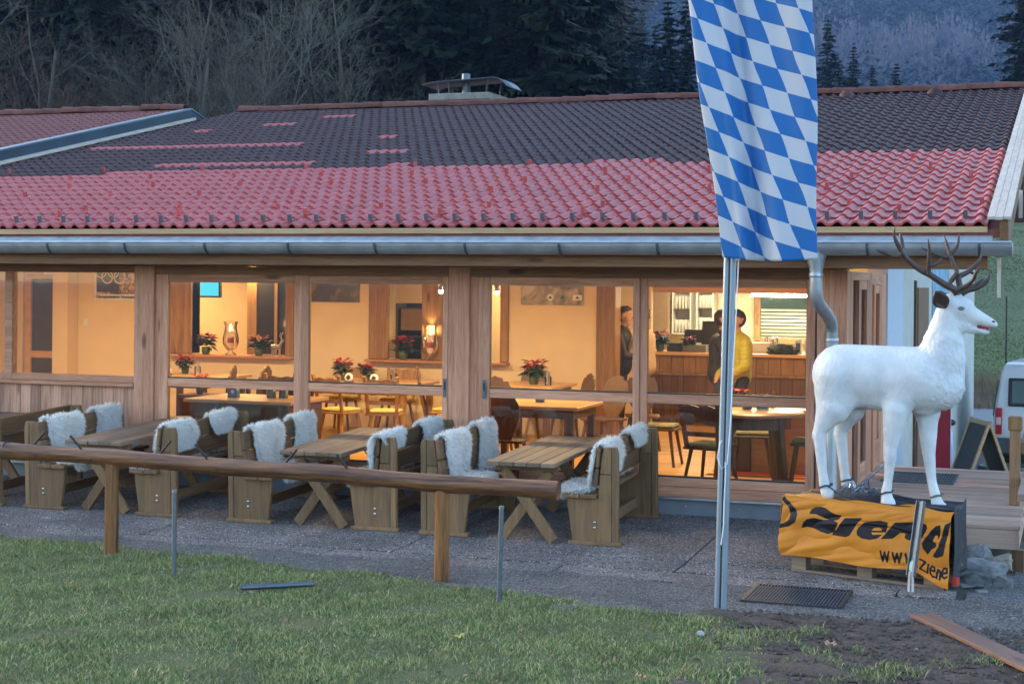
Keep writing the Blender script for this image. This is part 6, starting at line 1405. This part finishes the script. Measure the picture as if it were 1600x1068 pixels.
person((-2.10, 4.4, FLZ), R(12), 'person in a dark jacket behind the flagpole, one hand raised to the face', blk, simple('blue_jeans', (.04, .05, .08), .8), shoe, [(1, (.10, .25, 1.22), (.16, .10, 1.52), 0), (-1, (.08, -.28, 1.15), (.25, -.2, 1.05), 0)], HAIR, False, .03, 0)
person((-3.70, 5.7, FLZ), R(8), 'person in a black jacket seen beside the wide wooden wall post', blk, trs, shoe, [(1, (.10, .26, 1.16), (.30, .16, 1.12), 0), (-1, (.10, -.27, 1.14), (.32, -.16, 1.10), 0)], HAIR, False, .04, R(-10))
person((-3.40, 5.8, FLZ), R(170), 'person in a beige coat half hidden behind the door mullion', bei, trs, shoe, [(1, (.08, .27, 1.18), (.16, .14, 1.42), 0), (-1, (.02, -.27, 1.14), (.18, -.2, .98), 0)], simple('brown_hair', (.09, .045, .02), .6), False, .03, 0)
# ------------------------------------------------------------------ behind the house: sign, vehicles
t = thing('a_frame_sign', 'black A-frame chalkboard with wooden frame standing behind the deck', 'sign board', (.93, 4.35, Hs(.93, 4.35)), R(22)); hS = .94
for s in (-1, 1):
    rot = Matrix.Rotation(R(20)*s, 3, 'Y'); c = Vector((-s*.165, 0, hS/2))
    m = MB(); m.box(c, (.014, .56, hS-.04), rot); m.build('board', simple('chalkboard', (.018, .02, .02), .6), t)
    for y in (-.3, .3): m = MB(); m.box(c+Vector((0, y, 0)), (.03, .04, hS+.05), rot); m.build('frame_leg', MT['fresh'], t)
    m = MB(); m.box(c+rot @ Vector((0, 0, hS/2-.01)), (.028, .555, .05), rot); m.build('frame_rail', MT['fresh'], t)
t = thing('planter_tub', 'dark ribbed barrel-shaped tub behind the A-frame board', 'tub', (1.16, 5.3, Hs(1.16, 5.3))); m = MB(); m.lathe([(.26, 0), (.3, .2), (.29, .5), (.3, .52), (.27, .52), (.26, .1)], n=26); m.build('tub', simple('blue_grey_tub', (.07, .085, .1), .5), t)
for k in range(22): a = 2*PI*k/22; m = MB(); m.tube([(.27*math.cos(a), .27*math.sin(a), .01), (.308*math.cos(a), .308*math.sin(a), .2), (.3*math.cos(a), .3*math.sin(a), .5)], .012, 5); m.build('stave', simple('tub_stave', (.1, .12, .15), .5), t)
t = thing('red_banner_stand', 'narrow red roll-up banner standing against the side wall behind the stag', 'banner', (.30, 6.4, Hs(.3, 6.4))); m = MB(); m.b2(-.16, .16, -.01, .01, .05, 1.55); m.build('cloth', simple('red_banner_cloth', (.32, .012, .03), .5), t); m = MB(); m.b2(-.2, .2, -.05, .05, 0, .05); m.tube([(0, .03, .05), (0, .03, 1.56)], .01, 6); m.build('stand', MT['galv'], t)
def wheel(par, x, y, z, r, w):
    e = link('wheel', None, par, (x, y, z)); m = MB(); prof = [(r*.62, -w/2), (r*.95, -w/2), (r, -w*.35), (r, w*.35), (r*.95, w/2), (r*.62, w/2)]; m.lathe(prof, n=24); o = m.build('tyre', simple('tyre_rubber', (.02, .02, .02), .8), e); o.rotation_euler = (R(90), 0, R(90)); m = MB(); m.lathe([(r*.62, -w*.4), (r*.5, -w*.2), (r*.1, -w*.3), (.0001, -w*.3)], n=20); m.lathe([(r*.62, w*.4), (r*.5, w*.2), (r*.1, w*.3), (.0001, w*.3)], n=20); o = m.build('rim', MT['steel'], e); o.rotation_euler = (R(90), 0, R(90))
def vehicle(nm, lab, cat, loc, rz, prof, half, paint, win, sc=1.):
    """prof: side outline (y forward, z); rear at y=0; roof narrower than sill"""
    t = thing(nm, lab, cat, loc, rz); hz = max(z for _, z in prof)
    bm = bmesh.new(); rings = []
    def wd(z): return half*(1-.0*z) if z < .95 else half*(1-.16*((z-.95)/(hz-.95))**1.4)
    secs = [(-1, .96), (-.96, 1.0), (.96, 1.0), (1, .96)]
    m = MB(); n = len(prof); cy_ = sum(y for y, _ in prof)/n; cz_ = sum(z for _, z in prof)/n; vs = []
    for s, k in secs: vs += [(s*wd(z), cy_+(y-cy_)*(1 if abs(s) < .99 else .985), cz_+(z-cz_)*(1 if abs(s) < .99 else .975)) for y, z in prof]
    m.add(vs, [tuple(range(n-1, -1, -1)), tuple(range(3*n, 4*n))]+[(r*n+i, r*n+(i+1) % n, (r+1)*n+(i+1) % n, (r+1)*n+i) for r in range(3) for i in range(n)])
    o = m.build('body', paint, t, .02)
    for p in o.data.polygons: p.use_smooth = True
    return t
vp = simple('white_van_paint', (.62, .62, .63), .3, coat=.4, var=.03)
vx, vy = at((1640-800)/FPX, 27.6); vx2, vy2 = vx, vy
VZ = Hs(vx, vy)+.02
van = vehicle('parked_van', 'white parked van seen from behind at the right picture edge', 'van', (vx, vy, VZ), R(-4), [(0, .42), (-.02, .9), (.02, 1.0), (.16, 1.75), (.28, 1.88), (.6, 1.92), (2.9, 1.9), (3.3, 1.75), (3.9, 1.12), (4.6, .98), (4.75, .7), (4.75, .35), (3.9, .26), (.6, .26)], .93, vp, None)
def vb_(nm, x0, x1, y0, y1, z0, z1, mat, par=van, bv=.01): m = MB(); m.b2(x0, x1, y0, y1, z0, z1); return m.build(nm, mat, par, bv)
rt = math.atan2(.14, .75)
m = MB(); m.box((0, .075, 1.42), (1.36, .03, .5), Matrix.Rotation(-rt, 3, 'X')); m.build('window_surround', MT['black'], van, .03)
m = MB(); m.box((0, .058, 1.42), (1.24, .02, .40), Matrix.Rotation(-rt, 3, 'X')); m.build('rear_window', simple('van_glass', (.10, .13, .12), .08), van, .02)
for s in (-1, 1):
    vb_('tail_light', s*.83-.055, s*.83+.055, -.045, .06, .68, 1.14, simple('tail_red', (.42, .01, .015), .2)); vb_('reverse_light', s*.83-.045, s*.83+.045, -.051, -.02, .84, .98, simple('tail_clear', (.6, .45, .42), .2))
    mi_ = thing('x', 'x', 'x') if False else None
    m = MB(); m.sphere((s*1.10, 3.25, 1.12), .11, 10, 8, 0, (1, .6, 1.35)); m.build('mirror', MT['black'], van); m = MB(); m.sphere((s*1.10, 3.19, 1.06), .055, 8, 6, 0, (1.2, .4, 1)); m.build('mirror_glass', simple('amber_mirror', (.6, .4, .2), .1), van)
    m = MB(); m.beam((s*.88, 3.28, 1.05), (s*1.04, 3.25, 1.08), .04, .04); m.build('mirror_arm', MT['black'], van)
    wheel(van, s*.8, .95, .30, .30, .2); wheel(van, s*.8, 3.8, .30, .30, .2)
    m = MB(); m.tube([(s*.925, -.0, 1.0), (s*.86, .14, 1.62)], .012, 5); m.build('hinge_strip', MT['darkmetal'], van)
vb_('bumper', -.92, .92, -.12, .12, .36, .62, simple('bumper_grey', (.06, .06, .065), .6)); vb_('number_plate', -.26, .26, -.03, -.005, .72, .83, MT['white'])
cx_, cy2 = at((1405-800)/FPX, 25.0)
car = vehicle('parked_car', 'pale blue parked car mostly hidden behind the neck of the stag', 'car', (cx_, cy2, Hs(cx_, cy2)+.02), R(6), [(0, .45), (-.03, .85), (.1, .98), (.5, 1.4), (.9, 1.5), (2.1, 1.48), (2.9, .98), (3.8, .85), (4.0, .6), (3.98, .3), (.2, .25)], .84, simple('pale_blue_paint', (.36, .45, .56), .3, coat=.4), None)
m = MB(); m.box((0, .27, 1.2), (1.15, .02, .36), Matrix.Rotation(-math.atan2(.4, .42), 3, 'X')); m.build('rear_window', simple('car_glass', (.05, .06, .07), .1), car, .02)
for s in (-1, 1):
    wheel(car, s*.74, .75, .29, .29, .18); wheel(car, s*.74, 3.2, .29, .29, .18); vb_('tail_light', s*.7-.09, s*.7+.09, -.05, .02, .68, .86, simple('tail_red', (.42, .01, .015), .2), car)
    m = MB(); m.sphere((s*.9, 2.3, .95), .07, 10, 7, 0, (1, .6, .8)); m.build('mirror', MT['black'], car)
# ------------------------------------------------------------------ vegetation
BARK = simple('grey_bark', (.068, .07, .06), .9, var=.4, scale=4, ov=.25); BARKD = simple('dark_bark', (.045, .036, .028), .9, var=.3, scale=6)
def ndl(nm, a, b_): 
    m, nt, b = newmat(nm); v = coords(nt); n = noisetex(nt, v, 1.1, 4); L(nt, objvar(nt, ramp(nt, n, [(.35, a), (.65, b_)]), .3), b.inputs['Base Color']); b.inputs['Roughness'].default_value = .7; b.inputs['Specular IOR Level'].default_value = .2; return m
NEED = ndl('spruce_needles', (.0035, .010, .0055), (.010, .027, .012))
TWIG = simple('twigs', (.032, .026, .022), .9, var=.4, scale=.7, ov=.35); TWIGR = simple('reddish_twigs', (.05, .026, .02), .9, var=.4, scale=.7, ov=.3)
def spruce_mesh(seed, h=20, dens=1.0):
    r_ = np.random.default_rng(seed); Vs = []; Fs = []; nv = 0
    nw = int(h*2.0)
    P = []
    for w_ in range(nw):
        f = w_/nw; z = h*(.10+.89*f); rad_ = (h*.165)*(1-f)**.85*(.8+.35*r_.random())+.12; nb = int(5+6*(1-f))
        for k in range(nb):
            a = r_.uniform(0, 6.283); L_ = rad_*r_.uniform(.7, 1.12); droop = .22+.25*r_.random()
            ns = max(3, int(L_/.33*dens))
            for s in range(ns):
                q = (s+r_.uniform(.2, .9))/ns; rr = L_*q; zz = z-droop*rr+.10*rr*q*(1.2)
                wdt = (.34*(1-q)+.16)*r_.uniform(.7, 1.3)*min(1, .4+L_/2.4)
                P.append((rr*math.cos(a), rr*math.sin(a), zz, a, wdt, q))
    P = np.array(P); n = len(P); a = P[:, 3]+r_.normal(0, .35, n); w = P[:, 4]
    d = np.stack([np.cos(a), np.sin(a), -.35+r_.normal(0, .15, n)], 1); t = np.stack([-np.sin(a), np.cos(a), r_.normal(0, .25, n)], 1); c = P[:, :3]
    dr = np.stack([r_.normal(0, .1, n), r_.normal(0, .1, n), -r_.uniform(.45, 1.1, n)], 1)
    # a flat spray and a hanging curtain per clump
    V = np.stack([c-d*w[:, None]*.5-t*w[:, None]*.35, c-d*w[:, None]*.2+t*w[:, None]*.9, c+d*w[:, None]*1.35, c-t*w[:, None]*.95+d*w[:, None]*.1, c-t*w[:, None]*.6, c+t*w[:, None]*.6, c+dr*w[:, None]*1.1+d*w[:, None]*.2], 1)
    o = np.arange(n)[:, None]*7; F = np.concatenate([o+np.array([0, 1, 2]), o+np.array([0, 2, 3]), o+np.array([4, 5, 6])])
    return fastmesh('crown', V.reshape(-1, 3), F, NEED)
def trunk_mesh(h, r): m = MB(); m.tube([(0, 0, -.5), (.05, 0, h*.3), (0, .05, h*.7), (0, 0, h*.97)], [r, r*.8, r*.4, .02], 8); return m.mesh('trunk', BARKD)
SPR = [(spruce_mesh(s, h), trunk_mesh(h, .22), h) for s, h in ((1, 20), (2, 22), (3, 18))]
SPS = [(spruce_mesh(s, h, .7), trunk_mesh(h, .2), h) for s, h in ((7, 16), (8, 14))]
def bare_mesh(seed, h, spread=.5, stems=1, depth=5, twigs=True, mat=None, nm='crown', rb=.07, cap=2600):
    r_ = random.Random(seed); tr = MB(); cr = MB(); cnt = [0]
    def grow(p, d, l, r, lv):
        cnt[0] += 1
        if cnt[0] > cap: return
        k = 4 if lv < 3 else 2; pts = [p]; q = p.copy(); dd = d.copy()
        for i in range(k):
            dd = (dd+Vector((r_.gauss(0, .12), r_.gauss(0, .12), r_.gauss(.03, .09)))).normalized(); q = q+dd*(l/k); pts.append(q.copy())
        (tr if lv == 0 else cr).tube(pts, [r*(1-.4*i/k) for i in range(k+1)], 6 if lv < 2 else (4 if lv < 3 else 3), 0, False)
        if lv >= depth: return
        nb = {0: 7, 1: 6, 2: 5, 3: 4, 4: 4}.get(lv, 3)
        for i in range(nb):
            f = (.35 if lv == 0 else .2)+.8*(i+r_.random())/nb*(.8 if lv == 0 else .95); f = min(f, 1); j = min(k-1, int(f*k)); b0 = pts[j].lerp(pts[j+1], f*k-j if f < 1 else 1)
            ax = Vector((r_.gauss(0, 1), r_.gauss(0, 1), r_.gauss(0, .4))); ax = (ax-dd*ax.dot(dd)).normalized(); an = r_.uniform(.35, .9)*(1 if lv else spread/.5)
            nd = (dd*math.cos(an)+ax*math.sin(an)+Vector((0, 0, .12))).normalized(); grow(b0, nd, l*r_.uniform(.42, .66), max(.0045, r*(.5 if lv == 0 else .48)), lv+1)
    for s in range(stems): grow(Vector((r_.gauss(0, .25)*(stems > 1), r_.gauss(0, .25)*(stems > 1), -.3)), Vector((r_.gauss(0, .18*stems**.5), r_.gauss(0, .18*stems**.5), 1)).normalized(), h*.62*r_.uniform(.85, 1.1), rb, 0)
    a = bpy.data.meshes.new('trunk'); a.from_pydata(tr.v, [], tr.f); a.materials.append(mat or BARK); b = bpy.data.meshes.new(nm); b.from_pydata(cr.v, [], cr.f); b.materials.append(mat or BARK)
    return b, a, h
BT = [bare_mesh(31, 12, .55, 2, 5, cap=2000), bare_mesh(32, 13, .6, 3, 5, cap=2300), bare_mesh(33, 11, .7, 2, 5, cap=2000), bare_mesh(34, 12, .5, 1, 5, cap=1500)]
SH = [bare_mesh(41, 6, .9, 6, 4, True, TWIGR, rb=.03, cap=2600), bare_mesh(42, 5.5, .8, 7, 4, True, TWIG, rb=.03, cap=2600)]
def tree(nm, kit, px, d, lab, grp, s=1., rz=None, z=None, wide=1.):
    x, y = at(px, d); t = thing(nm, lab, 'tree' if 'shrub' not in nm else 'shrub', (x, y, Hs(x, y) if z is None else z), rng.uniform(0, 6) if rz is None else rz, grp); t.scale = (s*wide, s*wide, s)
    link('trunk', kit[1], t); link('crown', kit[0], t)
gx = lambda X: (X-800)/FPX
ORD = 'first second third fourth fifth sixth seventh eighth ninth tenth eleventh twelfth thirteenth fourteenth fifteenth sixteenth seventeenth eighteenth nineteenth twentieth twenty-first twenty-second'.split()
for k, (X, d, s, kit, w_) in enumerate(((20, 44, 1.0, 1, 'pale multi-stemmed bare tree at the left picture edge'), (75, 46, .9, 3, 'slim bare tree right of the leftmost pale tree'), (235, 45, 1.05, 1, 'large pale bare tree with forked stems left of the blue verge'), (140, 50, .95, 2, 'bare tree between the two pale multi-stemmed trees'), (390, 47, .95, 2, 'wide bare tree with arching branches right of the blue verge'), (330, 50, .85, 3, 'slim bare tree behind the arching bare tree'), (520, 56, 1.0, 0, 'tall grey bare tree in front of the dark spruces'), (470, 54, .8, 1, 'thin bare tree left of the tall grey bare tree'), (760, 66, 1.0, 2, 'bare tree above the chimney cover among the spruces'))): tree('bare_tree', BT[kit], gx(X), d, w_, 'bare trees behind the roof', s)
sp_pos = [(-60, 49), (20, 51), (60, 47), (110, 49), (170, 47), (205, 52), (260, 50), (300, 47), (345, 52), (380, 49), (430, 50), (455, 54), (500, 53), (150, 54), (420, 56), (70, 56), (280, 56)]
for k, (X, d) in enumerate(sorted(sp_pos)): tree('bare_shrub', SH[k % 2], gx(X), d, ORD[k]+' from the left of the tangled '+['reddish', 'grey'][k % 2]+' bare shrubs left of the chimney', 'brush behind the roof', 1.0+.12*(k % 3))
k = 0
for d, X0, X1, st, lab in ((63, 545, 880, 52, 'dark tall spruce in the front row above the roof ridge'), (72, -60, 900, 60, 'dark tall spruce in the middle row behind the roof'), (84, -80, 930, 62, 'dark spruce in the rear row of the near wood'), (98, -90, 960, 66, 'dark spruce at the top of the near wood')):
    X = X0; q_ = 0
    while X < X1:
        tree('spruce_tree', SPR[k % 3], gx(X+rng.uniform(-14, 14)), d+rng.uniform(-4, 4), ORD[q_]+' from the left: '+lab, 'spruces of the near wood', rng.uniform(.85, 1.15)); X += st*rng.uniform(.8, 1.15); k += 1; q_ += 1
for X, d, s, lab in ((1040, 118, 1.1, 'tall spruce left of the flag, beyond the field'), (1068, 122, 1.0, 'spruce just left of the flag edge'), (1020, 130, .85, 'slim spruce second from the flag, beyond the field'), (985, 150, .75, 'small spruce in the gap above the field'), (955, 140, .95, 'spruce at the right end of the near wood'), (925, 118, 1.05, 'dark spruce ending the near wood on the right'), (1000, 175, .9, 'distant slim spruce in the gap above the field'),
                   (1308, 150, .80, 'spruce right of the flag, first of the row above the ridge'), (1330, 152, .8, 'spruce second right of the flag above the ridge'), (1290, 165, 1.1, 'tall spruce touching the right flag edge'), (1360, 158, .72, 'low spruce third right of the flag above the ridge'), (1397, 150, .86, 'pointed spruce in the middle of the row right of the flag'), (1430, 160, .7, 'last low spruce of the row right of the flag'), (1478, 170, .5, 'lone low spruce top above the ridge on the right'), (1600, 120, 1.25, 'spruce at the right picture edge above the verge')): tree('spruce_tree', SPR[int(X) % 3], gx(X), d, lab, 'spruces above the ridge on the right', s*.8, wide=1.55)
for X, d, s, lab in ((935, 112, 1.2, 'hazy bare tree right of the near wood'), (960, 125, 1.2, 'second hazy bare tree right of the near wood'), (1415, 155, 1.0, 'bare tree between the spruces right of the flag'), (1345, 165, 1.0, 'pale bare tree behind the spruces right of the flag')): tree('bare_tree', BT[int(X) % 4], gx(X), d, lab, 'bare trees by the field', s)
# far wooded hillside: one mass
def far_wood():
    conV = []; n = 5200
    d = np.sqrt(nrng.uniform(500**2, 850**2, n)); a = nrng.uniform(-.02, .38, n); x = CAM.x+Fv.x*d+Rv.x*a*d; y = CAM.y+Fv.y*d+Rv.y*a*d; z = H(x, y)
    def grp(mask, seed, con, mat, nm):
        r_ = np.random.default_rng(seed); idx = np.where(mask)[0]; tv_, nq = [], 0
        Vs = []
        kq = 34 if con else 40
        for c0 in idx:
            h = r_.uniform(13, 25); 
            if con:
                f = r_.random(kq)**.8; rr = (1-f)*h*.20*r_.uniform(.3, 1.05, kq)+.1; an = r_.uniform(0, 6.283, kq); c = np.stack([rr*np.cos(an), rr*np.sin(an), h*(.08+.92*f)-.3*rr], 1); w = (.7+1.0*(1-f))*h/15*r_.uniform(.6, 1.2, kq)
                u_ = np.stack([np.cos(an), np.sin(an), -.6*np.ones(kq)], 1); t_ = np.stack([-np.sin(an), np.cos(an), r_.normal(0, .3, kq)], 1)
                q = np.stack([c-t_*w[:, None]*.8, c+t_*w[:, None]*.8, c+u_*w[:, None]*1.3], 1)
            else:
                th_ = r_.uniform(0, 6.283, kq); ph = r_.uniform(-.2, 1.4, kq); rr = h*.27*r_.uniform(.3, 1, kq); c = np.stack([rr*np.cos(th_)*np.cos(ph), rr*np.sin(th_)*np.cos(ph), h*.45+rr*np.sin(ph)*1.9], 1); u_ = c-np.array([0, 0, h*.2]); u_ /= np.linalg.norm(u_, axis=1)[:, None]; t_ = np.cross(u_, r_.normal(0, 1, (kq, 3))); t_ /= np.linalg.norm(t_, axis=1)[:, None]; w = r_.uniform(.6, 1.5, kq)*h/14
                q = np.stack([c-t_*w[:, None]*.3, c+t_*w[:, None]*.3, c+u_*w[:, None]*1.1], 1)
            Vs.append(q+np.array([x[c0], y[c0], z[c0]])[None, None])
        V = np.concatenate(Vs).reshape(-1, 3); tag(link(nm, fastmesh(nm, V, np.arange(len(V)).reshape(-1, 3), mat)), kind='stuff')
    pat_ = np.sin(x*.031+y*.017)+np.sin(y*.043-x*.02)+nrng.normal(0, .7, n); con = pat_ < .75
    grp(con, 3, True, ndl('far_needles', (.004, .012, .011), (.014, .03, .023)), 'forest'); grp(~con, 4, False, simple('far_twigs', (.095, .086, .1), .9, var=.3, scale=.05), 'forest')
far_wood()
# dry brush along the road bank
def brush():
    n = 5200; px = nrng.uniform(.22, .345, n); d = nrng.uniform(42.3, 45.6, n); x = CAM.x+Fv.x*d+Rv.x*px*d; y = CAM.y+Fv.y*d+Rv.y*px*d; z = H(x, y); h = nrng.uniform(.12, .5, n)*(nrng.random(n)**.5); a = nrng.uniform(0, 6.283, n); le = nrng.uniform(0, .5, n)*h
    B_ = np.stack([x, y, z], 1); w = np.stack([np.cos(a), np.sin(a), 0*a], 1)*.012; tp = B_+np.stack([np.cos(a*3)*le, np.sin(a*3)*le, h], 1)
    tag(link('undergrowth', fastmesh('undergrowth', np.stack([B_-w, B_+w, tp], 1).reshape(-1, 3), np.arange(3*n).reshape(-1, 3), simple('dry_stalks', (.22, .155, .10), .9, var=.4, scale=.6))), kind='stuff')
brush()
def tussocks():
    n = 60000; px = nrng.uniform(.235, .36, n); d = 45+75*nrng.random(n)**1.6; x = CAM.x+Fv.x*d+Rv.x*px*d; y = CAM.y+Fv.y*d+Rv.y*px*d; z = H(x, y); h = nrng.uniform(.02, .06, n); a = nrng.uniform(0, 6.283, n); wd = nrng.uniform(.02, .06, n)
    B_ = np.stack([x, y, z-.01], 1); w = np.stack([np.cos(a), np.sin(a), 0*a], 1)*wd[:, None]; tp = B_+np.stack([np.cos(a*3)*h*.6, np.sin(a*3)*h*.6, h], 1)
    tag(link('meadow_grass', fastmesh('meadow_grass', np.stack([B_-w, B_+w, tp], 1).reshape(-1, 3), np.arange(3*n).reshape(-1, 3), simple('meadow_tussock', (.16, .19, .08), .9, var=.3, scale=.35))), kind='stuff')
tussocks()
for X, d, lab in ((1573, 46, 'thin dark pole standing in the meadow near the van'),):
    x, y = at(gx(X), d); m = MB(); m.tube([(0, 0, -.2), (0, 0, 2.4)], .025, 6); o = m.build('meadow_pole', BARKD); o.location = (x, y, Hs(x, y)); tag(o, lab, 'pole')
# ------------------------------------------------------------------ evening haze
hz = MB(); hz.b2(-985, 985, -985, 985, -3.5, 190); o = hz.build('haze', MT['white']); o.data.materials.clear()
hm = bpy.data.materials.new('haze'); hm.use_nodes = True; nt = hm.node_tree; nt.nodes.remove(nt.nodes["Principled BSDF"]); pv = nt.nodes.new("ShaderNodeVolumePrincipled"); pv.inputs['Color'].default_value = (.3, .52, 1.0, 1); pv.inputs['Density'].default_value = .00027; nt.links.new(pv.outputs[0], nt.nodes["Material Output"].inputs['Volume']); o.data.materials.append(hm); o.display_type = 'WIRE'; tag(o, kind='stuff')
